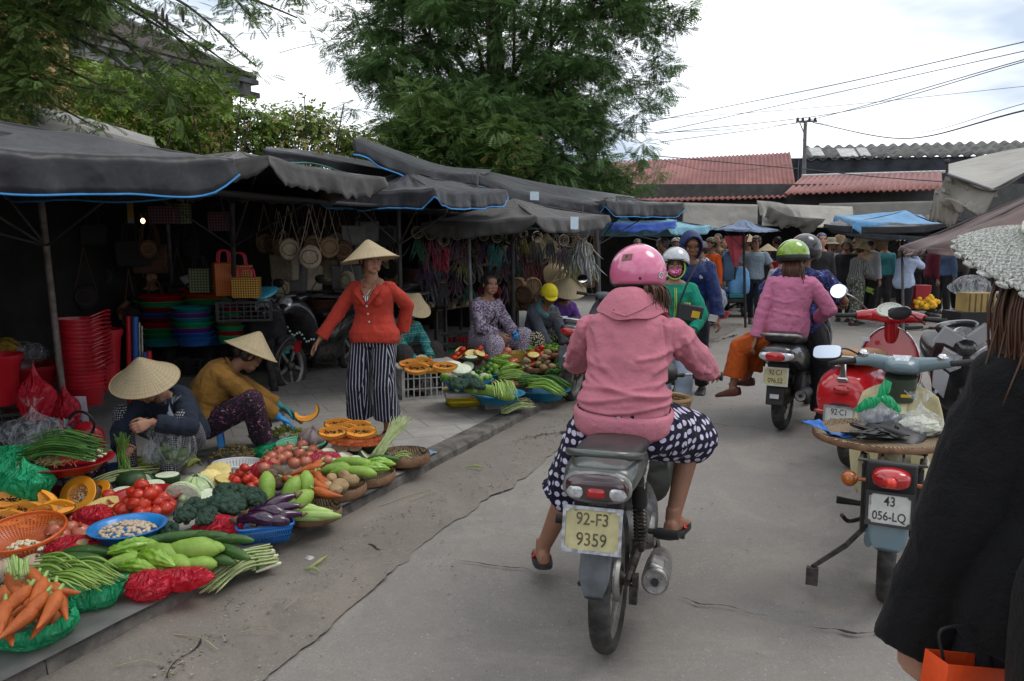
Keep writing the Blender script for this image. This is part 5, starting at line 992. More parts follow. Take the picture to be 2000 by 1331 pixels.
def wheel(par,y,r=.28,w=.042,rim=.215,alloy=False,tread=True,yaw=0,m=None,name='wheel'):
 X=TR((0,y,r),(0,90,0));t=MB();n=72
 pr=[(rim,-w*.62),(rim+.02,-w*.92),(r-.03,-w),(r-.012,-w*.8),(r-.002,-w*.4),(r,0),(r-.002,w*.4),(r-.012,w*.8),(r-.03,w),(rim+.02,w*.92),(rim,w*.62)]
 vs=[]
 for k in range(n*2):
  a=PI*k/n
  for i,(q,z)in enumerate(pr):
   dq=-.006 if(tread and i in(3,4,6,7)and(k+(i>5))%4<1.5)else 0;vs.append(((q+dq)*math.cos(a),(q+dq)*math.sin(a),z))
 c=len(pr);t.add(vs,[(k*c+i,((k+1)%(2*n))*c+i,((k+1)%(2*n))*c+i+1,k*c+i+1)for k in range(2*n)for i in range(c-1)],X=None)
 o=bpy.data.objects.new(name,None);C.objects.link(o);o.parent=par;o.matrix_local=MX.Rotation(R(yaw),4,'Z')@X if yaw==0 else TR((0,y,r),(0,0,yaw))@rot(0,90,0)
 t.build('tyre',m_rub,o,ang=60)
 rm=MB().lathe([(rim-.03,-w*.35),(rim-.012,-w*.6),(rim+.004,-w*.66),(rim+.004,w*.66),(rim-.012,w*.6),(rim-.03,w*.35),(rim-.034,0),(rim-.03,-w*.35)],48)
 if alloy:
  for k in range(5):rm.box((math.cos(k*1.2566)*rim*.52,math.sin(k*1.2566)*rim*.52,0),(rim*.95,.035,.02),(0,0,k*72))
 rm.build('rim',m or m_alu,o,ang=35)
 h=MB().lathe([(.001,-.06),(.02,-.06),(.03,-.045),(.055,-.03),(.055,.03),(.03,.045),(.02,.06),(.001,.06)],24).build('hub',m_rod,o)
 if not alloy:
  s=MB()
  for k in range(32):a=k*PI/16;b_=a+(.32 if k%2 else-.32);s.tube([(.05*math.cos(b_),.05*math.sin(b_),.026*(1 if k%4<2 else-1)),((rim-.03)*math.cos(a),(rim-.03)*math.sin(a),0)],.0018,4)
  s.build('spokes',m_alu,o,ang=180)
 return o
def plate(par,p,l1,l2,m,frame_m=None,w_=.19,h=.14,r=(0,0,0),ink=None,s1=.056,s2=.056,small=None,fs=.85):
 o=MB().box((0,0,0),(w_,.0025,h)).build('number_plate',m,par,loc=p,r=r,bev=.001)
 if frame_m:
  f=MB()
  for c,d in(((0,-.003,h/2),(w_+.014,.007,.011)),((0,-.003,-h/2),(w_+.014,.007,.011)),((w_/2,-.003,0),(.011,.0065,h)),((-w_/2,-.003,0),(.011,.0065,h))):f.box(c,d)
  for q in(-1,1):
   for z in(-1,1):f.prism([(0,0),(q*.022,0),(q*.014,z*.014),(0,z*.018)][::1 if q*z>0 else-1],.006,TR((-q*w_/2,-.003,-z*h/2),(90,0,0))@MX.Diagonal((1,1,1,1)))
  f.build('plate_frame',frame_m,o,ang=30)
 k=ink or m_ink
 text(l1,s1,o,k,TR((0,-.0022,h*.235),(90,0,0)),sx=fs,bold=.0005);text(l2,s2,o,k,TR((0,-.0022,-h*.235),(90,0,0)),sx=fs,bold=.0005)
 if small:text(small,.012,o,k,TR((-w_*.43,-.0022,h*.2),(90,0,0)))
 else:
  for q in(-1,1):MB().ell((q*w_*.3,-.003,h*.44),(.005,.002,.005),n=8,k=5).build('bolt',m_alu,o)
 return o
def mirror(par,base,c,nrm,r=(.055,.04),round_=True,m=None,stem=.005,stem_m=None):
 X=frame(c,nrm,(1,0,0));base=V(base);o=MB().tube(crv([base,base.lerp(V(c),.5)+V((0,0,.03)),V(c)-V(nrm).normalized()*.02],6),stem,8).build('mirror',stem_m or m_plb,par)
 MB().ell((0,0,-.016),(r[0]*1.08,r[1]*1.08,.022),X=X,n=24).build('mirror_shell',m or m_plb,o);pg=[(r[0]*math.copysign(abs(math.cos(a))**(1 if round_ else.5),math.cos(a)),r[1]*math.copysign(abs(math.sin(a))**(1 if round_ else.5),math.sin(a)))for a in np.linspace(0,2*PI,28,False)]
 MB().prism(pg,.004,X@TR((0,0,.005))).build('mirror_glass',m_mir,o,ang=30);return o
def grip(par,a,b,m=None,r=.017):
 a,b=V(a),V(b);pts=[a.lerp(b,i/12)for i in range(13)];MB().tube(pts,[r*(1+.06*(i%2))for i in range(13)],14).tube([b,b.lerp(a,-.08)],r*1.25,14).build('grip',m or m_plb,par,ang=60)
def bars(par,y,z,hw,lev=True,rise=.02,back=.05,m=None,gm=None):
 b=MB().tube(crv([(-hw*.55,y-back*.5,z+rise*.7),(-hw*.3,y,z+rise*.3),(0,y+.01,z-.02),(hw*.3,y,z+rise*.3),(hw*.55,y-back*.5,z+rise*.7)],6),.011,10).build('handlebar',m or m_rod,par)
 for q in(-1,1):
  a=V((q*hw*.55,y-back*.5,z+rise*.7));e=V((q*hw,y-back,z+rise));grip(par,a.lerp(e,.25),e,gm)
  if lev:MB().tube(crv([a+V((0,.02,0)),a.lerp(e,.4)+V((0,.055,-.005)),e+V((0,.05,-.012))],5),.005,6).ell(e+V((0,.05,-.012)),.008).build('lever',m_alu,par)
 return b
def piece(name,pts,r,m,par,n=8,**k):return MB().tube(pts,r,n,**k).build(name,m,par)
def muffler(par,a,b,r,m=None,tip=True):
 a,b=V(a),V(b);d=(b-a).normalized();o=MB().tube([a,a+d*.006,a+d*.03,a.lerp(b,.5),b.lerp(a,.12),b],[r*.86,r,r*1.03,r*1.05,r*.9,r*.4],24).build('muffler',m or m_alu,par,ang=50)
 if tip:X=frame(a,-d);MB().lathe([(.0001,.001),(r*.33,.001),(r*.35,.006),(r*.4,.006),(r*.42,.0015),(r*.84,.003),(r*.86,-.002)],28,X=X).build('end_cap',mat('burnt_cap',(.2,.19,.18),.4,.8,nv=.3,ns=40,rnd=0),o);MB().lathe([(.0001,.0022),(r*.3,.0022)],20,X=X).build('outlet',m_dark2,o);
 for k in range(3):MB().ell((r*.62*math.cos(k*2.09+.5),r*.62*math.sin(k*2.09+.5),.004),(.004,.004,.003),X=frame(a,-d),n=8,k=5).build('rivet',m_alu,o)
 return o
 # the pink rider's motorcycle
RC=V((.385,2.97,0));BY=-16
t=thing('motorcycle','grey green motorcycle of the pink hooded rider, with yellowed plate 92-F3 9359','motorcycle',RC,BY);T1=t
wheel(t,0,.285,.041,.222);wheel(t,1.2,.275,.035,.22,yaw=-2)
hull('tail_panel',smoothsp([(-.335,.762,.102,.048),(-.3,.766,.125,.062),(-.18,.77,.135,.07),(0,.75,.13,.085),(.2,.7,.12,.1),(.42,.62,.09,.11),(.5,.58,.06,.09)]),m_jup,t)
lens=hull('tail_light',smoothsp([(-.355,.748,.08,.03),(-.346,.75,.105,.043),(-.33,.754,.113,.05)]),mat('smoked_lens',(.05,.025,.026),.12,coat=1,rnd=0,nv=.1),t)
hull('lens_centre',[(-.357,.736,.03,.016),(-.345,.738,.038,.02)],m_redl,lens,pw=4)
for q in(-1,1):hull('indicator_lens',smoothsp([(-.356,.738,.02,.018,q*.068),(-.346,.739,.035,.028,q*.068),(-.335,.74,.038,.03,q*.068)]),m_clear,lens)
hull('chrome_surround',smoothsp([(-.336,.752,.117,.056),(-.33,.752,.122,.06),(-.322,.752,.117,.056)]),m_alu,t)
hull('seat',smoothsp([(-.24,.818,.085,.02),(-.2,.822,.11,.034),(-.05,.815,.122,.038),(.15,.79,.125,.04),(.35,.77,.115,.042),(.55,.775,.085,.045),(.64,.76,.05,.03)]),m_seat,t)
piece('grab_rail',crv([(-.115,-.02,.79),(-.13,-.12,.815),(-.125,-.23,.845),(-.09,-.3,.862),(0,-.325,.868),(.09,-.3,.862),(.125,-.23,.845),(.13,-.12,.815),(.115,-.02,.79)],6),.0125,m_jup,t,10,flat=.8)
MB().box((0,-.29,.69),(.17,.06,.06)).box((0,-.26,.6),(.15,.05,.16)).build('plate_bracket',m_plb,t,bev=.01)
text('YAMAHA',.016,t,mat('faded_print',(.15,.15,.15),.6),TR((0,-.323,.688),(90,0,0)))
plate(t,(-.012,-.355,.605),'92-F3','9359',m_plate,mat('plate_frame_grey',(.33,.33,.35),.6,.3,nv=.45,ns=40,rnd=0),.196,.15,(-9,1.5,3),m_inkw,.06,.064,fs=.84)
fd=[(-.15,.56,.052,.035),(-.24,.52,.055,.03),(-.3,.46,.056,.018),(-.325,.41,.052,.012),(-.34,.355,.032,.008)]
hull('mudguard',smoothsp([(y-.0,z,w_,h,-.008)for y,z,w_,h in fd]),m_plg,t,pw=3);hull('mudguard_upper',smoothsp([(.12,.54,.05,.03),(0,.6,.055,.035),(-.15,.6,.06,.04),(-.27,.58,.06,.05)]),m_plb,t)
for q in(-1,1):
 a,b_=V((q*.105,.12,.36)),V((q*.105,.0,.68));piece('shock_rod',[a,b_],.012,m_rod,t);sp=MB();pts=[a.lerp(b_,.12+.6*i/90)+V((.026*math.cos(i*.78),0,.026*math.sin(i*.78)*.35+.0))if 0 else(a.lerp(b_,.12+.6*i/90)+(rot(0,0,0)@V((.026*math.cos(i*.78),.026*math.sin(i*.78),0))))for i in range(91)]
 MB().tube(pts,.0045,6).build('shock_spring',m_rod,t);MB().tube([a.lerp(b_,.7),b_],[.03,.032],16).build('shock_cover',m_plb,t)
 MB().tube([(q*.07,-.03,.285),(q*.075,.2,.31),(q*.07,.45,.33)],[.016,.022,.024],8).build('swing_arm',m_rod,t)
MB().tube([(-.09,0,.285),(.1,0,.285)],.009,8).box((.1,-.01,.28),(.02,.05,.06)).box((.095,-.03,.24),(.03,.03,.07)).build('axle',m_rod,t);MB().lathe([(.06,.045),(.085,.045),(.09,.03),(.085,.02)],30,X=TR((0,0,.285),(0,90,0))).build('brake_drum',m_alu,t)
MB().lathe([(.055,-.05),(.075,-.05),(.075,-.055),(.055,-.055)],30,X=TR((0,0,.285),(0,90,0))).build('sprocket',m_rod,t)
muffler(t,(.185,-.13,.345),(.17,.32,.27),.05);piece('exhaust_pipe',crv([(.17,.3,.27),(.14,.5,.2),(.1,.7,.22),(.06,.8,.32)],5),.018,m_rod,t)
MB().box((.185,-.06,.385),(.06,.1,.03),(0,20,0)).build('heat_shield',m_alu,t,bev=.01)
hull('engine',smoothsp([(.3,.36,.08,.1),(.45,.34,.13,.12),(.65,.34,.12,.11),(.8,.38,.07,.08)]),m_alu,t,pw=3);MB().lathe([(.01,.13),(.07,.13),(.085,.115),(.09,.1)],24,X=TR((0,.45,.33),(0,90,0))).build('engine_cover',m_alu,t)
for q,y,z in((-1,.16,.45),(1,.16,.43)):
 MB().tube([(q*.1,y,z),(q*.15,y,z)],.012,8).tube([(q*.15,y-.015,z),(q*.25,y-.03,z+.005)],[.018,.02],10,flat=.6).build('rear_footpeg',m_plb,t);piece('peg_bracket',[(q*.1,y+.12,z+.12),(q*.105,y,z),(q*.09,y+.1,z-.1)],.012,m_alu,t)
for q in(-1,1):piece('front_footpeg',[(q*.1,.55,.29),(q*.25,.53,.29)],[.014,.021],m_plb,t,10)
piece('brake_pedal',crv([(.12,.5,.28),(.2,.58,.25),(.23,.66,.27)],5),.01,m_rod,t);piece('shift_lever',crv([(-.1,.42,.3),(-.17,.36,.33),(-.24,.33,.36)],5),.009,m_rod,t);piece('side_stand',[(-.09,.3,.26),(-.13,.05,.22)],.011,m_rod,t)
hull('frame_cover',smoothsp([(.45,.6,.07,.1),(.65,.55,.06,.1),(.8,.62,.07,.14),(.92,.76,.06,.1)]),m_jup,t)
hull('leg_shield',smoothsp([(.78,.45,.16,.12),(.84,.6,.19,.18),(.92,.78,.14,.12),(.98,.86,.08,.05)]),m_jup,t);hull('front_mudguard',smoothsp([(1.0,.5,.05,.03),(1.15,.57,.058,.03),(1.3,.55,.055,.025),(1.44,.44,.04,.02)]),m_jup,t)
hull('headset',smoothsp([(.85,.94,.08,.03),(.9,.945,.17,.055),(.98,.95,.16,.075),(1.06,.93,.1,.06),(1.1,.92,.05,.03)]),m_plb,t);bars(t,.93,.935,.375,m=m_rod)
piece('fork',[(-.06,1.02,.8),(-.06,1.2,.28)],.018,m_rod,t);piece('fork',[(.06,1.02,.8),(.06,1.2,.28)],.018,m_rod,t)
text('Jupiter',.055,t,mat('white_script',(.45,.42,.4),.5),TR((.141,-.07,.745),(90,0,90))@rot(0,0,14)@MX.Diagonal((1,1,1,1)),bold=.001)
g=NG('wicker');wv=g.new('TexBrick',{'Vector':g.boxuv()[0],'Scale':1.,'Color1':(.3,.19,.09,1),'Color2':(.42,.29,.15,1),'Mortar':(.08,.045,.02,1),'Mortar Size':.0025,'Brick Width':.03,'Row Height':.011});g.col(wv.outputs[0]);g.b.inputs['Roughness'].default_value=.7;g.bump(wv.outputs['Fac'],-.004);m_wick=g.m
bk=thing('wicker_basket','tan wicker basket hung in front of the pink rider on her motorcycle','basket',RC+(rot(0,0,BY)@V((-.0,.66,.62))),BY)
MB().lathe([(.001,0),(.17,.0),(.2,.1),(.225,.2),(.235,.26),(.225,.262),(.215,.25),(.19,.1),(.16,.012),(.001,.01)],36,sq=(1.1,.62)).build('basket_body',m_wick,bk,ang=60);MB().tube([(.255*math.cos(a),.143*math.sin(a),.262)for a in np.linspace(0,2*PI,36,False)],.009,8,close=True).build('rim',mat('cane',(.38,.24,.1),.6),bk)
# the pink rider
t=thing('person','rider in a pink hooded sweatshirt, polka dot skirt trousers and pink helmet','person',RC,BY)
F=Fig(t,1.56,(0,.3,.85),(.02,.4,1.27),.05,0,-3,(24,-6,2),hands={'L':(-.325,.84,.95),'R':(.355,.83,.95)},poles={'L':(-1.1,-.7,-1.2),'R':(1.1,-.7,-1.2)},feet={'L':(-.43,.5,.085),'R':(.2,.5,.375)},kpoles={'L':(-.5,.8,.2),'R':(.55,1,1)},toes={'L':(-.35,1,-.1),'R':(.25,1,-.05)},hd={'L':(-.1,1,-.05),'R':(.1,1,-.05)},pn={'L':(.3,0,-1),'R':(-.3,0,-1)},curl=(.85,.85),g=1.04,shw=1.16)
F.body(m_skin,.005);F.face()
m_pink=fabric('pink_fleece',(.47,.16,.205),nv=.08,weave=500)
bz=lambda x,z,y=-.12:(x,.3+y,z)
cre=[([(.155,.2,1.27),(.175,.2,1.2),(.17,.2,1.1)],-.012,.006),([(-.155,.2,1.27),(-.175,.2,1.2),(-.17,.2,1.1)],-.012,.006),([(-.17,.17,1.26),(-.1,.15,1.1)],-0.01085,.02),([(.17,.17,1.26),(.12,.15,1.12)],-0.0093,.02)]
rs=random.Random(12)
for z,a in((.925,.013),(.955,.011),(.985,.009),(1.02,.006)):cre.append(([(x,.17-.02*math.cos(x*9)+.0,z+.018*math.sin(x*11+z*60)+.02*abs(x))for x in(-.2,-.12,-.04,.04,.12,.2)],a,.009));cre.append(([(x,.17,z-.016+.018*math.sin(x*11+z*60))for x in(-.2,-.12,-.04,.04,.12,.2)],-a*.5,.009))
cre+=[([(.21,.23,1.17),(.14,.16,1.13),(.07,.15,1.12)],0.0186,.012),([(.21,.23,1.13),(.13,.16,1.07)],0.01705,.011),([(.2,.22,1.09),(.14,.17,1.01)],0.01395,.011),([(-.2,.22,1.16),(-.13,.16,1.1),(-.07,.15,1.08)],0.0124,.013),([(-.2,.22,1.1),(-.14,.17,1.03)],0.0124,.012),([(-.12,.15,1.05),(.0,.14,.99),(.1,.15,.97)],0.0124,.014),([(-.1,.15,1.12),(-.02,.13,1.04)],0.0093,.014),([(.25,.36,1.1),(.3,.44,1.05)],0.0186,.012),([(.27,.42,1.06),(.33,.5,1.02)],0.0186,.011),([(.24,.3,1.2),(.27,.34,1.1)],0.01085,.012),([(.28,.55,1.0),(.34,.58,1.0)],0.0155,.009),([(.29,.62,.985),(.35,.64,.985)],0.0155,.009),([(-.25,.34,1.12),(-.3,.42,1.05)],0.0155,.013),([(-.28,.46,1.02),(-.34,.5,1.0)],0.0155,.012)]
cre=[(a_,h_,-w_)for a_,h_,w_ in cre]
jk=F.top(m_pink,'hooded_sweatshirt',.026,.0,hem=lambda t:(-.006 if t<.12 else.014)if t<.3 else.0,sleeve=1.84,sr=(.056,.052,.048,.044,.037),flare=-.002,vox=.005,fold=folds(.008,(5,5,8),21,cre,.3),it=2)
c,sd,fr,up=F.sp(.99)
hp=MB();n=30;rg=[]
def hoodpt(a,f):
 y=-math.cos(a);x=math.sin(a);back=max(0,-y)
 rx=.068+.088*f;ry=.062+(.05+.05*back)*f
 z=.085-.05*f-(.15*back**1.4)*f**1.2+.035*math.sin(PI*f)*(.6+back)
 return c+sd*(x*rx)+fr*(y*ry-.062*back*f+.0*(1-f))+V((0,0,z))+V((0,0,.006*math.sin(a*7)*f))
for f in np.linspace(0,1,9):rg.append([hoodpt(2*PI*k/n,f)for k in range(n)])
vs=MB();vs.rings(rg,cap=False);rg2=[[p-V((0,0,.02))-fr*-.015 for p in r]for r in rg[::-1]];vs.rings([rg[-1],[c+(q-c)*.8-V((0,0,.012))for q in rg[-1]],[c+(q-c)*.9-V((0,0,.03))for q in rg[0]],rg[0]],cap=False)
ho=vs.build('hood',m_pink,jk,ang=180,sub=1)
for s_ in(-1,1):MB().tube(crv([hoodpt(PI*2-s_*.9 if s_<0 else.9,.75)+V((0,0,.004)),hoodpt(s_*.4,.9)+V((0,0,.006)),hoodpt(0,.97)+V((0,0,.004))],6),.003,5).build('hood_seam',m_pink,ho)
bnd=MB();rg=[]
for z,e in((-.02,.026),(-.005,.033),(.05,.035),(.068,.024)):cc,s2,f2,u2=F.sp(-.0+z/.47);rg.append([cc+s2*((.163*1.04+e)*math.copysign(abs(math.cos(a))**.85,math.cos(a)))+f2*(-.008+(.12*1.04+e)*math.copysign(abs(math.sin(a))**.85,math.sin(a)))for a in np.linspace(0,2*PI,48,False)])
bnd.rings(rg,cap=False).build('hem_band',fabric('pink_rib',(.47,.165,.21),nv=.08,weave=300),jk,thick=.005,ang=180)
for q in 'LR':MB().tube([F.el[q].lerp(F.wr[q],.76),F.el[q].lerp(F.wr[q],.86)],.04,18,cap=False).build('cuff',MATS['pink_rib'],jk,thick=.004,ang=180)
F.bottoms(fabric('polka_dot',(.01,.01,.03),col=dots(24,.3,(.008,.008,.022),(.55,.5,.66),.3)),'skirt_trousers',.02,.16,{'L':1.12,'R':1.02},(.11,.105,.092,.088,.085),.016,folds(.012,(9,9,5),30),vox=.0055)
F.hair(m_hairb,'short',1.0);X=F.hm;b=MB();rs=random.Random(6)
for i in range(110):o=V((rs.gauss(0,.015),rs.gauss(0,.012),0));b.tube(crv([X@(V((.02,-.085,-.03))+o*.5),X@(V((.045,-.14,-.05))+o*1.5),X@(V((.055+rs.gauss(0,.01),-.145,-.12-rs.uniform(0,.05)))+o*1.8)],5),[.003,.0042,.003,.001],5)
b.build('ponytail',m_hairb,t,ang=180)
m_ph=paint('pink_helmet',(.55,.13,.24),.18,1,.05);hm,X=F.helmet(m_ph,(.117,.134,.122),.022,None,-.055,.03)
def decal(name,az,el,sz,m,r=(.117,.134,.122),tx=None):
 a,e=R(az),R(el);p=V((r[0]*math.cos(e)*math.cos(a),r[1]*math.cos(e)*math.sin(a),r[2]*math.sin(e)))*1.055;nn=V((p.x/r[0]**2,p.y/r[1]**2,p.z/r[2]**2));Y=X@frame(p,nn,(-math.sin(a),math.cos(a),0));o=MB().box((0,0,0),(sz[0],sz[1],.003)).build(name,m,hm);o.matrix_local=Y
 if tx:text(tx,sz[1]*.8,o,m_ink,TR((0,0,.002)))
decal('sticker',-58,-6,(.024,.026),mat('white_sticker',(.5,.5,.52),.5),tx='Q');decal('sticker',-22,-2,(.03,.022),MATS['white_sticker']);decal('brown_decal',-135,28,(.045,.03),mat('brown_print',(.2,.08,.07),.5),tx='R');decal('rivet',-105,-14,(.01,.01),m_plb)
MB().ell((0,.06,-.06),(.062,.055,.05),X=F.hm,n=20).build('face_mask',fabric('red_mask',(.35,.02,.03)),t)
F.sandals(mat('red_strap',(.4,.015,.02),.4),m_plb)
# scooters
def scooter(label,loc,rz,m,seat_m=m_seat,body=None,l1='',l2='',pm=m_plate,vespa=False,kw={}):
 t=thing('scooter',label,'scooter',loc,rz);wheel(t,0,.25,.05,.16,True);wheel(t,1.22,.25,.045,.16,True)
 if vespa:hull('rear_body',smoothsp([(-.36,.5,.12,.08),(-.32,.53,.17,.15),(-.15,.56,.21,.17),(.1,.56,.21,.17),(.35,.56,.17,.16),(.46,.58,.12,.12)]),m,t,pw=2.4)
 else:hull('rear_body',smoothsp([(-.38,.69,.08,.035),(-.33,.68,.13,.07),(-.15,.66,.16,.1),(.1,.6,.165,.14),(.35,.55,.15,.15),(.5,.5,.12,.12)]),m,t)
 hull('seat',smoothsp([(-.25,.8 if not vespa else.79,.1,.02),(-.2,.8,.13,.045),(0,.79,.145,.055),(.2,.76,.14,.055),(.4,.75,.11,.055),(.5,.75,.07,.03)]),seat_m,t)
 hull('floorboard',[(.35,.3,.14,.07),(.6,.26,.16,.04),(.9,.3,.15,.06)],m_plb,t,pw=4)
 hull('leg_shield',smoothsp([(.86,.34,.14,.05),(.92,.5,.23,.14),(.96,.68,.215,.16),(.97,.82,.13,.08),(.98,.9,.06,.05)]),m,t,pw=2.4)
 hull('front_mudguard',smoothsp([(1.02,.36,.06,.1),(1.15,.46,.08,.08),(1.3,.45,.075,.07),(1.42,.32,.05,.04)]),m,t)
 piece('steering_column',[(0,1.0,.8),(0,.93,1.0)],[.06,.05],m,t,14)
 hull('engine',smoothsp([(-.12,.3,.05,.05),(0,.3,.07,.09),(.3,.3,.08,.08)])if not vespa else[(-.1,.3,.06,.08),(.3,.3,.08,.08)],m_rod,t)
 MB().box((0,-.27,.5 if not vespa else.38),(.16,.03,.22)).box((0,-.31,.36),(.15,.02,.2),(-8,0,0)).build('mudguard',m_plb,t,bev=.01)
 muffler(t,(.17,-.18,.33),(.16,.25,.3),.05,m_plb,True);return t
SB=V((2.3,6.62,0));SY=-30
t=scooter('black scooter carrying two riders, with plate 92-C1 096.52',SB,SY,m_scb)
tl=hull('tail_light',smoothsp([(-.4,.665,.04,.014),(-.385,.667,.12,.036),(-.34,.67,.14,.042)]),m_clear,t);hull('lens_centre',smoothsp([(-.408,.665,.03,.02),(-.398,.667,.075,.034),(-.37,.668,.08,.036)]),m_redl,tl)
piece('grab_rail',crv([(-.12,.0,.78),(-.14,-.15,.81),(-.12,-.27,.83),(.12,-.27,.83),(.14,-.15,.81),(.12,0,.78)],5),.014,m_alu,t,10);MB().lathe([(.001,.0),(.09,.0),(.11,.03),(.11,.07),(.001,.08)],28,X=TR((.08,.08,.36),(0,90,0))).build('belt_cover',m_plb,t)
plate(t,(0,-.345,.5),'92·C1','096.52',m_plate,m_plw,r=(-10,0,0),fs=.78);MB().box((.0,-.36,.34),(.07,.003,.035),(-8,0,0)).build('sticker',MATS['white_sticker'],t);bars(t,.93,1.0,.33);hull('headset',smoothsp([(.88,1.0,.1,.03),(.95,1.0,.16,.05),(1.03,.98,.12,.05)]),m_scb,t)
hull('front_panel',smoothsp([(.98,.5,.2,.12),(1.06,.7,.22,.2),(1.1,.85,.14,.1)]),m_scb,t)
t=thing('person','pillion rider in a pink sweater, orange trousers and lime green helmet sitting sideways','person',SB,SY)
F=Fig(t,1.54,(-.01,.06,.84),(.02,.08,1.28),.04,50,4,(0,-4,-3),hands={'L':(-.26,-.1,.63),'R':(.2,.32,.93)},poles={'L':(-1,-.6,-.2),'R':(1,-.5,-.5)},feet={'L':(-.45,.1,.3),'R':(-.38,.33,.36)},kpoles={'L':(-1,.3,.5),'R':(-1,.6,.5)},toes={'L':(-1,.15,-.25),'R':(-1,.3,-.15)},hd={'L':(-.3,-.2,-1)},pn={'L':(.6,.3,0)},g=1.02,shw=1.02)
F.body(m_skin,.0065);m_pk2=fabric('pink_knit',(.46,.15,.25),nv=.06)
F.top(m_pk2,'sweater',.028,-.04,sleeve=1.92,sr=(.056,.054,.05,.045,.036),vox=.006,fold=folds(.007,(6,6,9),31,[([(-.15,-.05,1.12),(0,-.1,1.08),(.1,-.08,1.1)],.008,.012),([(-.1,-.08,1.02),(.08,-.1,.98)],.008,.014)]))
F.bottoms(fabric('orange_cloth',(.42,.075,.012)),'trousers',.004,.1,1.72,(.095,.092,.088,.09,.094),.012,folds(.012,(7,7,5),33),vox=.007);F.shoes(mat('brown_leather',(.12,.035,.025),.4));F.hair(m_hairb,'short')
b=MB();rs=random.Random(9)
for i in range(170):o=rs.gauss(0,.034);b.tube(crv([F.hm@V((o*.9,-.08+rs.gauss(0,.01),-.03)),F.hm@V((o*1.1+.01,-.125+rs.gauss(0,.008),-.12)),F.hm@V((o*1.1+.02,-.115+rs.gauss(0,.01),-.22-rs.uniform(0,.08)))],5),[.005,.006,.004,.001],5)
b.build('long_hair',m_hairb,t,ang=180);hm,X=F.helmet(paint('lime_helmet',(.17,.3,.01),.15,1,.03),(.132,.146,.13),.022,None,-.05,.03);
MB().lathe([(.1345,-.045),(.137,-.03),(.137,-.01),(.134,.0)],36,X=X@MX.Diagonal((1,1.1,1,1))).build('black_band',m_plb,hm,ang=180,thick=.006)
t=thing('person','scooter driver in a navy patterned shirt and black helmet with a red stripe','person',SB,SY)
F=Fig(t,1.66,(.0,.48,.84),(.02,.56,1.31),.04,0,0,(-8,-4,0),hands={'L':(-.32,.88,1.02),'R':(.32,.88,1.02)},poles={'L':(-1,-.4,-.8),'R':(1,-.4,-.8)},feet={'L':(-.14,.8,.4),'R':(.24,.42,.08)},kpoles={'L':(-.4,1,.8),'R':(.5,1,.5)},curl=(.8,.8),male=True,g=1.12,hd={'R':(0,1,-.1)},pn={'R':(-.3,0,-1)})
F.body(m_skin2,.007);F.top(fabric('navy_print',(.02,.03,.1),col=floral(18,(.012,.016,.05),(.04,.05,.2),(.2,.22,.35),.5,.64)),'shirt',.022,-.05,sleeve=.8,sr=(.064,.066,.062,.06,.06),flare=.01,vox=.007);F.bottoms(blk,'trousers',.016,.2,1.95,(.1,.095,.08,.07,.062),vox=.008);F.shoes(m_plb);F.hair()
g=NG('striped_helmet');x,y,z=g.xyz();g.col(g.mix(g.mth('LESS_THAN',g.mth('ABSOLUTE',g.mth('SUBTRACT',g.mth('ABSOLUTE',g.mth('ADD',x,.07)),.02)),.012),(.02,.02,.022),(.3,.012,.02)));g.b.inputs['Roughness'].default_value=.3;g.b.inputs['Coat Weight'].default_value=.6;hm,X=F.helmet(g.m,(.13,.146,.136),.015,None,-.07,.03)
text('★',.06,t,mat('pale_star',(.4,.4,.5),.6),TR(F.shR.lerp(F.el['R'],.55)+V((.065,-.03,0)),(90,0,60)),'star_print')
t=scooter('glossy red scooter with a tan saddle, parked, plate 92-C1 171.63',V((2.42,5.5,0)),-38,m_scr,m_tan,vespa=True);T3=t
hull('rear_bumper',[(-.37,.44,.13,.015),(-.34,.44,.18,.02),(-.1,.42,.2,.02)],m_scr,t);o=hull('tail_light',smoothsp([(-.385,.6,.03,.018),(-.365,.6,.05,.032),(-.34,.6,.055,.035)]),m_redl,t)
for q in(-1,1):hull('indicator_lens',smoothsp([(-.35,.52,.03,.016,q*.115),(-.325,.52,.045,.026,q*.12),(-.3,.52,.045,.03,q*.12)]),m_clear,t)
piece('luggage_rail',crv([(-.12,-.05,.82),(-.17,-.18,.82),(-.13,-.3,.82),(0,-.33,.82),(.13,-.3,.82),(.17,-.18,.82),(.12,-.05,.82)],6),.009,m_chr,t);MB().box((0,-.33,.74),(.05,.03,.14),taper=.5).box((0,-.345,.67),(.07,.02,.03)).build('rail_bracket',m_chr,t,bev=.008)
plate(t,(.0,-.385,.42),'92·C1','171.63',m_plw,m_alu,r=(-8,0,0),fs=.78);hull('plate_holder',[(-.36,.42,.08,.09),(-.3,.42,.08,.09)],m_plb,t,pw=4)
hull('headset',smoothsp([(.84,.99,.07,.03),(.87,1.0,.13,.05),(.93,1.01,.16,.06),(1.0,1.0,.12,.06),(1.06,.98,.06,.04)]),m_scr,t);
for q in(-1,1):MB().tube(crv([(q*.06,.93,1.0),(q*.17,.91,1.0),(q*.25,.88,.995)],5),[.06,.045,.035],16).build('bar_cover',m_scr,t);grip(t,(q*.25,.88,.995),(q*.39,.85,.99),r=.018);piece('lever',crv([(q*.2,.94,.99),(q*.3,.95,.98),(q*.38,.92,.98)],5),.006,m_alu,t)
sp=MB().lathe([(.001,.004),(.07,.004),(.076,.008),(.08,.0)],32,X=TR((0,.87,1.055),(48,0,0)),sq=(1.25,.9)).build('speedometer',mat('dial',(.5,.52,.46),.3,nv=.05),t);tk=MB()
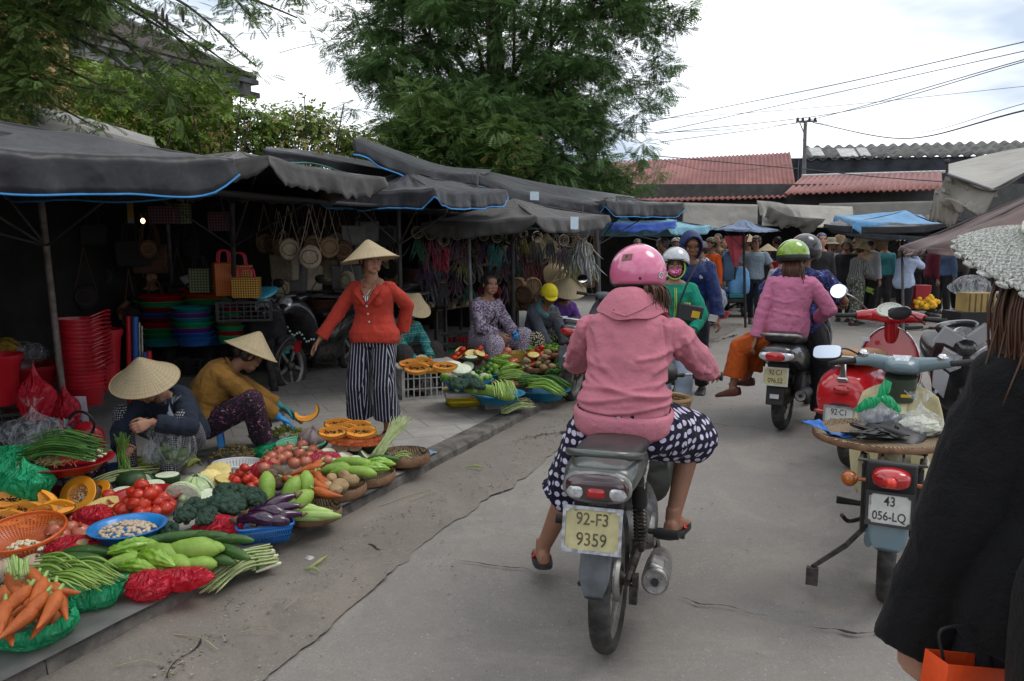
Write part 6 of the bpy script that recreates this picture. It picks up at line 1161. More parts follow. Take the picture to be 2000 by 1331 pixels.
for k in range(13):a=R(-30+20*k);tk.box((.06*math.cos(a)*1.25,.06*math.sin(a)*.9,.0055),(.012,.003,.001),(0,0,math.degrees(a)),X=TR((0,.87,1.055),(48,0,0)))
tk.box((.02,-.015,.006),(.05,.003,.001),(0,0,-30),X=TR((0,.87,1.055),(48,0,0))).build('dial_marks',m_ink,sp)
mirror(t,(-.17,.93,1.03),(-.37,.78,1.19),(-.1,-1,.15),(.062,.055),True,m_chr,.006,m_chr);MB().ell((0,.945,.66),(.02,.01,.02)).build('lock',m_plb,t);MB().box((-.15,.8,.82),(.06,.004,.035),(-20,0,20)).build('sticker',MATS['white_sticker'],t)
piece('shield_trim',crv([(-.14,.85,.35),(-.235,.9,.5),(-.22,.94,.7),(-.13,.955,.86),(0,.95,.92),(.13,.955,.86),(.22,.94,.7),(.235,.9,.5),(.14,.85,.35)],5),.007,m_chr,t)
CB=V((1.675,3.39,0));CY=-27
t=thing('moped','old cream and blue grey moped with a woven tray on its rack, plate 43 056-LQ','moped',CB,CY);T4=t
wheel(t,0,.275,.036,.215);wheel(t,1.18,.275,.034,.215)
hull('rear_mudguard',smoothsp([(.1,.55,.07,.03),(-.1,.58,.078,.04),(-.22,.54,.08,.05),(-.29,.46,.078,.05),(-.315,.385,.068,.035),(-.32,.345,.045,.01)]),m_bgrey,t,pw=3.2)
MB().box((0,-.27,.6),(.19,.04,.2)).build('lamp_bracket',m_plb,t,bev=.01);o=hull('tail_light',smoothsp([(-.355,.635,.03,.02),(-.335,.637,.065,.036),(-.29,.64,.075,.042)]),m_redl,t);hull('lens_centre',smoothsp([(-.37,.632,.012,.012),(-.355,.632,.022,.022),(-.34,.632,.024,.024)]),mat('bright_red_lens',(.6,.03,.015),.2,coat=.6),o)
for q in(-1,1):MB().ell((q*.16,-.24,.6),(.034,.04,.033)).tube([(q*.08,-.23,.6),(q*.14,-.23,.6)],.009,8).build('indicator',m_amb,t)
plate(t,(0,-.325,.515),'43','056-LQ',m_plw,m_dsteel,.165,.13,(-6,0,0),s1=.055,s2=.05,fs=.8,small='C\nS\nG\nT')
for q in(-1,1):piece('shock',[(q*.1,.02,.3),(q*.1,-.06,.62)],.022,m_plb,t,12);hull('side_cover',smoothsp([(.05,.5,.006,.06,q*.115),(.15,.52,.02,.1,q*.13),(.3,.5,.02,.1,q*.125),(.4,.48,.006,.06,q*.11)]),m_cream,t);piece('footpeg',[(q*.12,.2,.36),(q*.235,.18,.37)],[.012,.019],m_plb,t,10);piece('carrier_stay',[(q*.1,.02,.42),(q*.11,-.1,.68)],.008,m_rod,t)
hull('seat',smoothsp([(0,.7,.08,.02),(.1,.72,.12,.04),(.3,.73,.13,.045),(.5,.72,.08,.03)]),m_seat,t);hull('frame',smoothsp([(.2,.58,.07,.1),(.45,.5,.06,.08),(.65,.46,.05,.06),(.85,.6,.045,.06),(.92,.74,.04,.05)]),m_cream,t)
sh=MB()
for q in(-1,1):sh.grid(lambda u,v:(q*(.03+.2*u*(1-.25*(2*v-1)**2)),.82+.12*v-.08*u*u+(.0),.25+.58*v-.05*u*u*(v>.5)),10,14)
sh.build('leg_shield',m_cream,t,thick=.006,ang=180);hull('engine',smoothsp([(.35,.32,.08,.08),(.55,.3,.1,.1),(.75,.34,.06,.07)]),m_alu,t)
hull('front_mudguard',smoothsp([(.98,.48,.05,.03),(1.15,.56,.058,.03),(1.3,.53,.055,.03),(1.42,.42,.04,.02)]),m_bgrey,t);
for q in(-1,1):piece('fork',[(q*.055,.98,.8),(q*.055,1.16,.28)],.02,m_bgrey,t)
hd=hull('headset',smoothsp([(.82,.93,.05,.02),(.86,.93,.08,.04),(.93,.93,.1,.05),(1.0,.9,.09,.06),(1.05,.88,.05,.05)]),m_bgrey,t);piece('neck_cover',[(0,.95,.74),(0,.93,.87)],[.075,.082],m_dgrn,t,16);MB().box((.03,.855,.775),(.05,.003,.016)).build('sticker',mat('yellow_sticker',(.45,.28,.02),.5),t)
for q in(-1,1):MB().tube(crv([(q*.05,.93,.93),(q*.15,.91,.95),(q*.23,.88,.965 if q>0 else.945)],5),[.045,.034,.026],14).build('bar_cover',m_bgrey,t);grip(t,(q*.23,.88,.96 if q>0 else.945),(q*.35,.84,.985 if q>0 else.93),r=.016);piece('lever',crv([(q*.2,.93,.95),(q*.3,.93,.955),(q*.35,.9,.95)],5),.005,m_chr,t);MB().ell((q*.19,.89,.985),(.028,.025,.024)).build('switch_housing',m_chr,t)
MB().prism([(-.045,.02),(.045,.02),(.03,-.025),(-.03,-.025)],.006,TR((-.0,.865,.975),(38,0,0))).build('speedometer',m_clear,t);mirror(t,(-.2,.9,.97),(-.36,.74,1.0),(-.15,-.8,.75),(.07,.042),False,m_plb)
piece('side_stand',[(-.07,.33,.26),(-.18,.1,.18),(-.3,-.1,.13)],[.012,.013,.01],m_rod,t);MB().box((-.3,-.11,.09),(.05,.03,.08)).build('stand_foot',m_rod,t);piece('kick_lever',crv([(-.1,.2,.3),(-.17,.1,.3),(-.2,.05,.34)],5),.01,m_rod,t);piece('chain_case',[(-.08,-.05,.28),(-.08,.35,.33)],.04,m_bgrey,t,10,flat=.5)
ra=MB();
for x in(-.12,-.04,.04,.12):ra.tube([(x,-.25,.69),(x,.15,.7)],.006,6)
for y in(-.25,-.05,.15):ra.tube([(-.13,y,.69),(.13,y,.69)],.006,6)
ra.build('rack',m_rod,t)
def traymat(name,a,b_):
 g=NG(name);ck=g.new('TexBrick',{'Vector':g.new('Mapping',{'Vector':g.co,'Rotation':(0,0,.8)}).outputs[0],'Scale':1.,'Color1':(*a,1),'Color2':(*b_,1),'Mortar':(.03,.02,.012,1),'Mortar Size':.0018,'Brick Width':.026,'Row Height':.009});g.col(g.mix(g.mth('MULTIPLY',g.ramp(g.noise(12,5),(.4,0),(.7,1)),.5),ck.outputs[0],mul(a,.5)));g.b.inputs['Roughness'].default_value=.75;g.bump(ck.outputs['Fac'],-.004);return g.m
m_tray=traymat('woven_bamboo',(.25,.17,.1),(.36,.26,.16));m_rimb=mat('bamboo_rim_dark',(.14,.075,.04),.6,nv=.4,ns=15)
def tray(label,loc,r=.2,h=.05,m=None,rim=None,rz=0,group=None,name='woven_tray',til=(0,0,0)):
 t=thing(name,label,'tray',loc,group=group,r=rot(*til));b=MB().lathe([(.001,0),(r*.8,.0),(r*.94,h*.25),(r,h),(r*.985,h+.004),(r*.92,h*.4),(r*.78,.012),(.001,.01)],44);b.build('weave',m or m_tray,t,ang=50)
 MB().tube([(r*1.0*math.cos(a),r*1.0*math.sin(a),h*.55)for a in np.linspace(0,2*PI,44,False)],h*.42,8,close=True,flat=.28,up=(0,0,1)).build('rim',rim or m_rimb,t);return t
TC=P(1716,858,3.5);tray('wide round bamboo tray on the rack of the cream moped',TC-Z*.0,.28,.03,til=(0,0,0))
m_white_pk=mat('pale_contents',(.46,.45,.36),.7,nv=.25,ns=25,bump=.01,bs=30)
def bagmat(name,c,a=.35,rough=.16):
 g=NG(name);st=g.new('Mapping',{'Vector':g.co,'Scale':(1,1,.28)}).outputs[0];w1=g.new('Math',{0:g.noise(10,3,.55,co=st,dist=1.2),1:.5},operation='SUBTRACT').outputs[0];rd=g.mth('SUBTRACT',1,g.mth('MULTIPLY',g.mth('ABSOLUTE',w1),7));n2=g.noise(5,3)
 c_=g.mix(n2,mul(c,.8),mul(c,1.3));g.col(c_);g.b.inputs['Roughness'].default_value=rough;g.b.inputs['Specular IOR Level'].default_value=.6;g.bump(rd,.02,1.)
 tl=g.new('BsdfTranslucent',{'Color':c_});m1=g.new('MixShader',{0:.4,1:g.b.outputs[0],2:tl.outputs[0]});tr=g.new('BsdfTransparent',{'Color':(*[min(1,x*.9+.35)for x in c],1)});f=g.mth('MULTIPLY_ADD',g.ramp(rd,(.3,0),(.95,1)),.3,a-.08)
 m2=g.new('MixShader',{0:f,1:tr.outputs[0],2:m1.outputs[0]});g.l.new(m2.outputs[0],g.n['Material Output'].inputs[0]);MATS[name]=g.m;return g.m
m_bagc=bagmat('clear_bag',(.7,.72,.78),.15);m_bagg=bagmat('green_bag',(.03,.5,.22),.7);m_bagr=bagmat('red_bag',(.7,.03,.06),.6);m_bagw=bagmat('white_bag',(.5,.52,.56),.45)
def crumple(name,loc,r,m,label=None,cat='plastic bag',open_=.0,seed=0,knot=0.,par=None,amp=.22,tail=None,group=None,rz=0,n=48,k=30):
 """thin bag: lumpy closed skin, or open at the top with a ruffled mouth"""
 b=MB();rg=[];rx,ry,rz_=r;top=PI*(1-open_)
 for i in range(k+1):
  t_=PI*.03+(top-PI*.03)*i/k
  rr=[]
  for j in range(n):
   a=2*PI*j/n;d=V((math.sin(t_)*math.cos(a),math.sin(t_)*math.sin(a),-math.cos(t_)));e=i/k;f=1+amp*NZ.noise(d*1.6+V((seed,1,0)))+amp*.45*(1-2*abs(NZ.noise(d*4+V((seed,5,0)))))*.5+(.05+.1*e*open_*2)*NZ.noise(V((a*5 if 0 else math.cos(a)*5,math.sin(a)*5,e*2+seed)))
   if open_:f*=1+.12*e**6*math.sin(a*9+seed)*.5
   p=V((d.x*rx*f,d.y*ry*f,d.z*rz_*(1+.3*(f-1))));
   if knot and e>.72:q=(e-.72)/.28;p.x*=1-q*.88;p.y*=1-q*.88;p.z+=knot*q*q
   rr.append(p)
  rg.append(rr)
 b.rings(rg,cap=False)
 if tail:
  for s_ in(-1,1):b.grid(lambda u,v:(s_*.02+s_*tail*.5*v*(1)+(.5-u)*(.015+.05*v),.012*math.sin(u*9),rz_+knot*.9+tail*v*(1-.2*v)+.01*math.sin(u*14)),8,8)
 return b.build(name,m,par,label,cat,group,ang=180,loc=loc,r=(0,0,rz))
TZ=TC.z+.014
tp=TC+V((.19,.02,.065));MB().ell((0,0,0),(.085,.07,.045),fn=lump(.3,4,2),n=30,k=20).build('noodle_lump',m_white_pk,label='pile of white dough pieces inside the clear bag on the moped tray',cat='food',loc=tp-V((0,0,.012)))
crumple('plastic_bag',tp,(.105,.085,.062),m_bagc,'tied clear bag of white food on the moped tray',seed=3,knot=.05,tail=.05)
o=crumple('plastic_bag',TC+V((.05,.14,.08)),(.085,.06,.055),m_bagw,'green and white tied bag behind the clear bag on the moped tray',seed=5,knot=.03)
b=MB().tube(crv([(-.1,0,.02),(-.03,-.03,.07),(.03,-.02,.075),(.11,.0,.02)],6),[.012,.03,.012,.03,.014],8,flat=.35).tube(crv([(0,0,.07),(.03,0,.12),(.05,.01,.16)],4),[.01,.028,.02],8,flat=.3).build('green_handle',m_bagg,o)
b=MB();rs=random.Random(4)
for i in range(7):q=[V((rs.uniform(-.17,.1),rs.uniform(-.09,.09),.02+rs.uniform(0,.05)))for _ in range(5)];b.tube(crv(q,8),.0035,8,flat=3.2,up=(0,0,1))
b.build('strap_tangle',m_plb,label='tangle of black rubber straps lying on the moped tray',cat='strap',loc=TC+V((-.02,-.06,.005)))
MB().grid(lambda u,v:(.2*u-.1+.03*v,.05*v-.0,.02*math.sin(u*9)*v+.01+.012*NZ.noise(V((u*9,v*4,1)))),14,5).build('blue_ribbon',mat('blue_tape',(.02,.12,.4),.5),label='blue strip of cloth hanging over the left rim of the moped tray',cat='cloth strip',loc=TC+V((-.25,.02,.03)),thick=.002,r=(0,15,-40))
def bike(label,loc,rz,m,m2=None,lean=0,mirrors=True,z=0,light=True,hw=.32,tl_=True,name='motorcycle'):
 t=thing(name,label,'motorcycle',loc,0,None,rot(0,0,rz)@rot(0,lean,0));wheel(t,0,.28,.045,.21,True);wheel(t,1.22,.28,.04,.21,True)
 hull('rear_body',smoothsp([(-.36,.76,.05,.03),(-.3,.75,.1,.06),(0,.7,.14,.1),(.3,.6,.13,.13),(.5,.5,.1,.12)]),m,t);hull('seat',smoothsp([(-.25,.81,.08,.02),(0,.8,.13,.05),(.3,.76,.12,.05),(.55,.76,.07,.03)]),m_seat,t)
 hull('frame_cover',smoothsp([(.45,.55,.07,.1),(.7,.5,.06,.1),(.85,.68,.08,.14),(.95,.85,.06,.06)]),m2 or m,t);hull('front_fairing',smoothsp([(.8,.45,.12,.1),(.9,.65,.19,.2),(1.02,.85,.16,.12),(1.15,.9,.1,.08),(1.24,.86,.04,.04)]),m2 or m,t)
 hull('front_mudguard',smoothsp([(1.02,.46,.05,.04),(1.18,.57,.06,.04),(1.32,.54,.055,.03),(1.45,.42,.03,.02)]),m,t);hull('engine',smoothsp([(.3,.35,.08,.1),(.5,.33,.12,.12),(.75,.36,.06,.08)]),m_rod,t)
 bars(t,.93,.98,hw);hull('headset',smoothsp([(.86,.98,.08,.03),(.93,.99,.14,.05),(1.02,.97,.1,.05)]),m2 or m,t);muffler(t,(.16,-.2,.38),(.15,.3,.3),.045)
 if light:o=MB().lathe([(.001,.03),(.06,.025),(.085,.005),(.09,-.03),(.05,-.08)],28,X=TR((0,1.18,.93),(-80,0,0))).build('headlight',m_clear,t)
 if tl_:hull('tail_light',smoothsp([(-.385,.745,.03,.02),(-.365,.745,.07,.035),(-.32,.745,.085,.04)]),m_redl,t)
 if mirrors:
  for q in(-1,1):mirror(t,(q*.15,.92,1.0),(q*.27,.86,1.16),(q*.1,-1,.3),(.06,.045),True,m_plb)
 return t
m_wht=paint('white_paint',(.4,.41,.43),.3)
t=bike('black and white sport scooter with angular headlight behind the red scooter',V((3.6,6.45,0)),160,m_scb,m_scb,7,False,name='sport_scooter');
for q in(-1,1):MB().prism([(q*.02,.02),(q*.13,.1),(q*.17,-.02),(q*.1,-.1),(q*.03,-.07)][::q],.03,TR((0,1.19,.8),(70,0,0))).build('headlight_unit',m_clear,t,bev=.008);MB().prism([(q*.01,.15),(q*.12,.24),(q*.2,.12),(q*.13,.11),(q*.02,.03)][::q],.03,TR((0,1.15,.82),(66,0,0))).prism([(q*.1,-.12),(q*.19,-.02),(q*.21,-.2),(q*.14,-.3)][::q],.03,TR((0,1.17,.8),(74,0,0))).build('white_panel',m_wht,t,bev=.006);mirror(t,(q*.2,.93,1.02),(q*.36,.9,1.12),(q*.1,-1,.1),(.075,.045),False,m_plb)
t=bike('black motorcycle with a tall oval mirror parked behind the red scooter handlebar',V((4.6,8.1,0)),-50,m_scb,None,6,False);mirror(t,(-.12,.92,1.0),(-.26,.85,1.28),(-.3,-1,.1),(.05,.085),True,m_plb);mirror(t,(.15,.92,1.0),(.3,.86,1.14),(.1,-1,.1),(.05,.07),False,m_plb)
t=bike('dark grey motorcycle with two mirrors parked at the kerb behind the pink rider',V((.6,7.75,0)),-22,m_scb,m_plg,5);MB().prism([(-.03,-.02),(.03,-.02),(0,.03)],.004,TR((0,-.36,.52),(90,0,0))).build('white_triangle',MATS['white_sticker'],t)
MB().box((0,-.33,.5),(.16,.03,.2)).build('mud_flap',m_plg,t,bev=.01)
piece('tail_rack',crv([(-.12,-.05,.84),(-.14,-.3,.86),(0,-.38,.87),(.14,-.3,.86),(.12,-.05,.84)],5),.01,m_chr,t)
t=bike('dark motorcycle with a pale blue windshield parked in the shade of the stall',V((-2.72,9.15,0)),195,m_scb,None,6,False);hull('windshield',smoothsp([(1.0,1.1,.06,.02),(1.06,1.09,.17,.035),(1.16,1.05,.12,.03),(1.22,1.02,.04,.02)]),mat('blue_shield',(.05,.3,.42),.25,coat=.5),t)
t=bike('dark parked motorcycle in the stall shade behind the woman in red',V((-1.9,9.4,0)),160,m_scb,None,6,True)
# the passer-by close at the right edge
t=thing('person','passer-by in a black coat and white crocheted hat at the right edge, seen from behind','person',(1.04,1.46,0),4)
F=Fig(t,1.68,(0,0,.9),(0,-.02,1.395),.03,0,4,(10,0,0),hands={'L':(-.25,.06,.765),'R':(.24,.1,.9)},poles={'L':(-.8,-.5,-.2),'R':(1,-.5,-.4)},g=.98,shw=.86,hd={'L':(.12,.15,-1)},pn={'L':(1,.1,.1)},curl=(.7,.5))
F.body(m_skin3,.006);m_coat=fabric('black_coat',(.005,.0048,.0055),nv=.3,weave=260)
F.top(m_coat,'coat',.026,-.03,hem=lambda t:.02 if t<.3 else 0,sleeve=2.07,sr=(.06,.058,.053,.048,.044),flare=.006,vox=.007,fold=folds(.009,(5,5,4),41));F.bottoms(fabric('black_jeans',(.014,.014,.018)),'trousers',.02,.25,1.95,vox=.01);F.shoes(m_dark2)
F.hair(m_hairb,'short',.93);b=MB();rs=random.Random(17)
for i in range(420):
 an_=rs.uniform(-2.5,-.0)-.3;x=.1*math.cos(an_);o=V((x,.095*math.sin(an_)+.0,-.01));b.tube(crv([F.hm@o,F.hm@(o+V((x*.2-.02,-.03,-.1))),F.hm@(o+V((x*.35-.03+rs.gauss(0,.012),-.03+rs.gauss(0,.012),-.2-rs.uniform(0,.07))))],5),[.003,.0038,.003,.001],5)
for i in range(320):o=V((-.095+rs.gauss(0,.01),-.03+rs.gauss(0,.03),.0));b.tube(crv([F.hm@o,F.hm@(o+V((-.045+rs.gauss(0,.01),-.01,-.1))),F.hm@(o+V((-.05+rs.gauss(0,.02),-.02,-.2-rs.uniform(0,.09))))],5),[.0026,.0032,.0026,.001],5)
b.build('long_hair',m_hairb,t,ang=180)
MB().tube(crv([onchest(F,-.1,.98,.06),onchest(F,-.11,1.03,-.03),onchest(F,0,1.05,-.1),onchest(F,.11,1.03,-.03),onchest(F,.1,.98,.06)],6),[.04,.05,.05,.05,.04],12,flat=.7).build('scarf',fabric('maroon_scarf',(.16,.015,.04)),t,ang=180)
g=NG('white_crochet');x,y,z=g.xyz();an=g.mth('ARCTAN2',y,x);rr=g.mth('SQRT',g.mth('ADD',g.mth('MULTIPLY',x,x),g.mth('MULTIPLY',y,y)))
st=g.mth('SINE',g.mth('ADD',g.mth('MULTIPLY',rr,520),g.mth('MULTIPLY',g.noise(30,2),9)));s2=g.mth('SINE',g.mth('MULTIPLY_ADD',an,70.,g.mth('MULTIPLY',rr,90)));h=g.mth('ADD',g.mth('MULTIPLY',g.mth('MULTIPLY',st,s2),.6),g.noise(130,3));g.col(g.mix(g.ramp(h,(.1,0),(.9,1)),(.5,.51,.47),(.64,.65,.6)));g.b.inputs['Roughness'].default_value=.9;g.bump(h,.012);m_cro=g.m
HX=F.hm@TR((.01,-.01,-.0),(23,3,0),.88);hb=MB()
pr=[(.001,.15),(.06,.145),(.1,.115),(.115,.06),(.117,.0),(.126,-.012),(.145,-.02),(.17,-.03),(.195,-.045),(.215,-.062)]
for i in range(len(pr)-1):pass
hb.lathe(pr,96,fn=lambda a,z:1+(.012*abs(math.sin(a*16))if z<-.05 else 0)+(.02*math.sin(a*3+1)if z<-.02 else 0));ht=hb.build('crocheted_hat',m_cro,t,thick=.008,ang=180);ht.matrix_local=HX
yb=MB();rs=random.Random(3)
for ri,R_ in enumerate(np.linspace(.121,.216,18)):
 n=int(R_*2*PI/.011)
 for k in range(n):
  a=2*PI*(k+.5*(ri%2))/n;zz=np.interp(R_,[.104,.145,.17,.195,.215],[-.002,-.02,-.03,-.045,-.062]);c=V((R_*math.cos(a),R_*math.sin(a),zz+.005));c=c*(1+(.012*abs(math.sin(a*16))if R_>.2 else 0)+0);tn=V((-math.sin(a),math.cos(a),0));ou=V((math.cos(a),math.sin(a),-.35))
  sg=1 if ri%2 else-1;yb.tube([c-tn*.009-ou*.006*sg,c+V((0,0,.0025)),c+tn*.009+ou*.006*sg],[.0028,.0052,.0028],6)
for k in range(30):a=2*PI*k/30;c=V((.219*math.cos(a),.219*math.sin(a),-.064));yb.ell(c,(.016,.016,.006),n=10,k=6)
yb.build('yarn_stitches',m_cro,ht,ang=180)
fl=MB()
for k in range(7):a=k*.9;fl.ell((.02*math.cos(a),.02*math.sin(a),.006),(.017,.01,.005),q=(0,20,math.degrees(a)))
o=fl.build('knitted_flower',mat('green_yarn',(.06,.11,.05),.9),ht);o.matrix_local=TR((-.1,-.045,.012),(20,-70,20));o=MB().tube([(.12*math.cos(a),.12*math.sin(a),.012+.004*math.sin(a*14))for a in np.linspace(0,2*PI,80,False)],.008,8,close=True).build('hat_band',mat('ivory_yarn',(.5,.48,.4),.9),ht)
W=V((1.0,1.5,0));p=P(1885,1345,1.36)
t=thing('shopping_bag','orange paper shopping bag with black print beside the black coat','bag',p-Z*.12,12);
b=MB();b.add([(-.085,-.03,-.06),(.085,-.03,-.06),(.085,.03,-.06),(-.085,.03,-.06),(-.065,-.028,.19),(.085,-.026,.16),(.085,.026,.16),(-.065,.028,.19)],[(3,2,1,0),(0,1,5,4),(1,2,6,5),(2,3,7,6),(3,0,4,7)]);b.build('bag_body',mat('orange_paper',(.55,.055,.008),.55,nv=.12,ns=9,bump=.01,bs=12,rnd=0),t,thick=.003,bev=.004)
b=MB();rs=random.Random(5)
for k in range(26):a=rs.uniform(0,2*PI);r=rs.uniform(.01,.038);b.tube([(.01+r*math.cos(a),-.0315,.035+r*math.sin(a)),(.01+(r+.014)*math.cos(a+.3),-.0315,.035+(r+.014)*math.sin(a+.3))],[.007,.0015],5,flat=.15)
b.build('black_print',m_ink,t);piece('handle',crv([(-.05,0,.18),(-.06,0,.24),(.02,0,.23),(.05,0,.16)],5),.003,m_dark2,t)
t=thing('backpack','black and maroon backpack hanging low at the right edge','bag',P(2110,1250,1.2),-8)
hull('pack_body',smoothsp([(-.06,-.05,.05,.1),(-.03,-.03,.09,.16),(.04,-.02,.09,.17),(.08,-.03,.06,.12)]),fabric('black_nylon',(.003,.003,.0035),.6),t,pw=3.5);hull('front_pocket',smoothsp([(-.075,.03,.03,.03),(-.065,.03,.06,.055),(-.04,.03,.07,.06)]),fabric('maroon_nylon',(.12,.012,.04),.6),t,pw=3.5)
# goods hung and stacked in the stalls
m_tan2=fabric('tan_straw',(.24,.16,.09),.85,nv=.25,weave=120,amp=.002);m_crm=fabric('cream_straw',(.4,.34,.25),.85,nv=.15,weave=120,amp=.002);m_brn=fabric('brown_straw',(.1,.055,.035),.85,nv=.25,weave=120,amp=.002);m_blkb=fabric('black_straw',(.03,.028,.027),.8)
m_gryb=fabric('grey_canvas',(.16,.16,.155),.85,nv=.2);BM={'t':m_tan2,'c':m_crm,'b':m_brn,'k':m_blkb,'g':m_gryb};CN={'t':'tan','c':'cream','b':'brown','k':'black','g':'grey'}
PROTO={}
def roundbag(c,strap=.45):
 k=('r',c)
 if k in PROTO:return None
 t=thing('straw_bag','','bag');b=MB().lathe([(.001,-.03),(.09,-.032),(.105,-.022),(.11,0),(.105,.022),(.09,.032),(.001,.03)],28,X=TR((0,0,-strap),(90,0,0)),sq=(.95,1.05));b.build('bag_body',BM[c],t,ang=60)
 for q in(-1,1):MB().tube(crv([(q*.1,0,-strap+.05),(q*.045,.0,-strap*.45),(0,0,0)],6),.0045,5).build('strap',BM['c' if c in 'ct' else 'b'],t)
 MB().tube([(.075*math.cos(a),-.036,-strap+.065*math.sin(a))for a in np.linspace(0,2*PI,24,False)],.004,5,close=True).build('stitched_ring',BM['b' if c!='b' else 't'],t);PROTO[k]=t;return t
def tote(c,w_=.3,h=.26,strap=.22):
 k=('t',c)
 if k in PROTO:return None
 t=thing('tote_bag','','bag');MB().box((0,0,-strap-h/2),(w_,.09,h),taper=1.08).build('bag_body',BM[c],t,bev=.02)
 for q in(-1,1):MB().tube(crv([(-w_*.25,q*.045,-strap-.02),(-w_*.2,q*.03,-strap*.4),(0,q*.01,0),(w_*.2,q*.03,-strap*.4),(w_*.25,q*.045,-strap-.02)],6),.008,6,flat=.5).build('handle',BM['k']if c=='g' else BM[c],t)
 PROTO[k]=t;return t
def hang(kind,c,p,rz,sc,label,group):
 t=(roundbag if kind=='r' else tote)(c);
 if t is None:t=dup(PROTO[(kind,c)],p,rz,label,group,scale=sc)
 else:t.location=p;t.rotation_euler=(0,0,R(rz));t.scale=(sc,)*3;tag(t,label,None,group)
rs=random.Random(77)
rows=[(545,'rt',8.9,.9),(562,'rc',8.4,1),(585,'rb',9.0,1),(603,'rc',8.3,1.1),(610,'rt',8.6,.95),(628,'rb',8.7,1),(640,'rt',8.4,1),(655,'rc',9.0,.9),(668,'rb',8.6,1),(530,'rb',9.2,1),(515,'rt',9.3,1),(500,'rk',9.4,1),(573,'rt',9.4,1.1),(648,'rb',9.5,1.1),(690,'tg',8.7,.85),(715,'tg',8.9,.85),(745,'tk',9.1,.8),(760,'tg',9.6,.8),(676,'rk',9.3,1),(480,'tk',9.6,.9),(596,'rk',9.7,1.1),(625,'rc',9.8,1.2),(540,'rc',9.9,1.2),(568,'rb',10,1.1),(700,'rc',9.8,1),(730,'rt',9.9,1)]
rq=random.Random(5)
for _ in range(22):rows.append((rq.uniform(520,770),rq.choice(['rt','rc','rb','rb','rk','tg','tc']),rq.uniform(9.2,10.2),rq.uniform(.9,1.25)))
HL=['nearest the blue windshield','with the brightest face','in the middle of the front row','right above the stacked baskets','next to the grey totes','deep in the shade','at the left end of the row','hanging lowest in its bunch','behind the brighter bags','close to the woman in red','half hidden by its neighbour','in the second row','farthest back']
for i,(px,kc,Y,sc)in enumerate(rows):
 hang(kc[0],kc[1],P(px,402+rs.uniform(-4,14)if i<26 else 430+rq.uniform(0,60),Y),rs.uniform(-30,30),sc,'%s %s hanging %s%s'%(CN[kc[1]],'round straw bag' if kc[0]=='r' else 'square tote bag',HL[i%13].replace('hanging ',''),(', right side' if px>640 else '')+(', lower layer' if i>25 else '')),'straw bags hung under the canopies')
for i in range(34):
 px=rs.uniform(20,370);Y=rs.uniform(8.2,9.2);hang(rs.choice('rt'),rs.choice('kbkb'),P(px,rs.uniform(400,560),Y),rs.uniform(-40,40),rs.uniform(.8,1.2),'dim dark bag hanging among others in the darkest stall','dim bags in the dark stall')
g=NG('yellow_weave');uv,u,z=g.boxuv();ck=g.new('TexChecker',{'Vector':g.new('Mapping',{'Vector':uv,'Rotation':(0,0,R(45)),'Scale':(62,62,62)}).outputs[0],'Scale':1.,'Color1':(.5,.28,.03,1),'Color2':(.1,.04,.02,1)});g.col(ck.outputs[0]);g.b.inputs['Roughness'].default_value=.45;m_yw=g.m
g=NG('orange_weave');uv,u,z=g.boxuv();ck=g.new('TexChecker',{'Vector':g.new('Mapping',{'Vector':uv,'Rotation':(0,0,R(45)),'Scale':(62,62,62)}).outputs[0],'Scale':1.,'Color1':(.45,.13,.02,1),'Color2':(.3,.05,.01,1)});g.col(ck.outputs[0]);g.b.inputs['Roughness'].default_value=.45;m_ow=g.m
g=NG('green_weave');uv,u,z=g.boxuv();ck=g.new('TexChecker',{'Vector':g.new('Mapping',{'Vector':uv,'Rotation':(0,0,R(45)),'Scale':(50,50,50)}).outputs[0],'Scale':1.,'Color1':(.2,.2,.06,1),'Color2':(.02,.05,.06,1)});g.col(ck.outputs[0]);m_gw=g.m
g=NG('mauve_weave');uv,u,z=g.boxuv();ck=g.new('TexChecker',{'Vector':g.new('Mapping',{'Vector':uv,'Rotation':(0,0,R(45)),'Scale':(50,50,50)}).outputs[0],'Scale':1.,'Color1':(.16,.07,.08,1),'Color2':(.03,.02,.03,1)});g.col(ck.outputs[0]);m_mw=g.m
def shopper(label,p,w_,h,m,hm_,rz=0,hh=.12):
 t=thing('woven_basket_bag',label,'basket bag',p,rz);MB().box((0,0,h/2),(w_,.14,h),taper=1.05).build('basket_body',m,t,bev=.01)
 for q in(-1,1):MB().tube(crv([(-w_*.28,q*.06,h),(-w_*.22,q*.06,h+hh*.8),(0,q*.06,h+hh),(w_*.22,q*.06,h+hh*.8),(w_*.28,q*.06,h)],5),.009,8).build('handle',hm_,t)
m_pkh=mat('pink_handle',(.5,.03,.06),.4)
shopper('orange woven plastic basket bag with pink handles beside the dark post',P(440,578,7.9),.2,.33,m_ow,m_pkh,30);shopper('taller golden woven basket bag behind the post, pink handles',P(470,575,8.1),.23,.3,m_yw,m_pkh,10);shopper('small golden woven basket bag with red handles in front',P(482,582,7.7),.25,.2,m_yw,m_pkh,5,.09)
shopper('green woven basket bag with dark handles in the shade',P(393,572,8.1),.2,.25,m_gw,m_blkb,10);shopper('mauve woven basket bag hanging high beside the lit bulb',P(322,438,7.6),.24,.17,m_mw,m_blkb,0,.06);shopper('white-dotted dark basket bag hanging high next to the mauve one',P(353,438,7.8),.18,.2,m_gw,m_blkb,10,.05);shopper('mauve woven basket bag half hidden by the dark post',P(430,452,8.3),.2,.2,m_mw,m_blkb,0,.08)
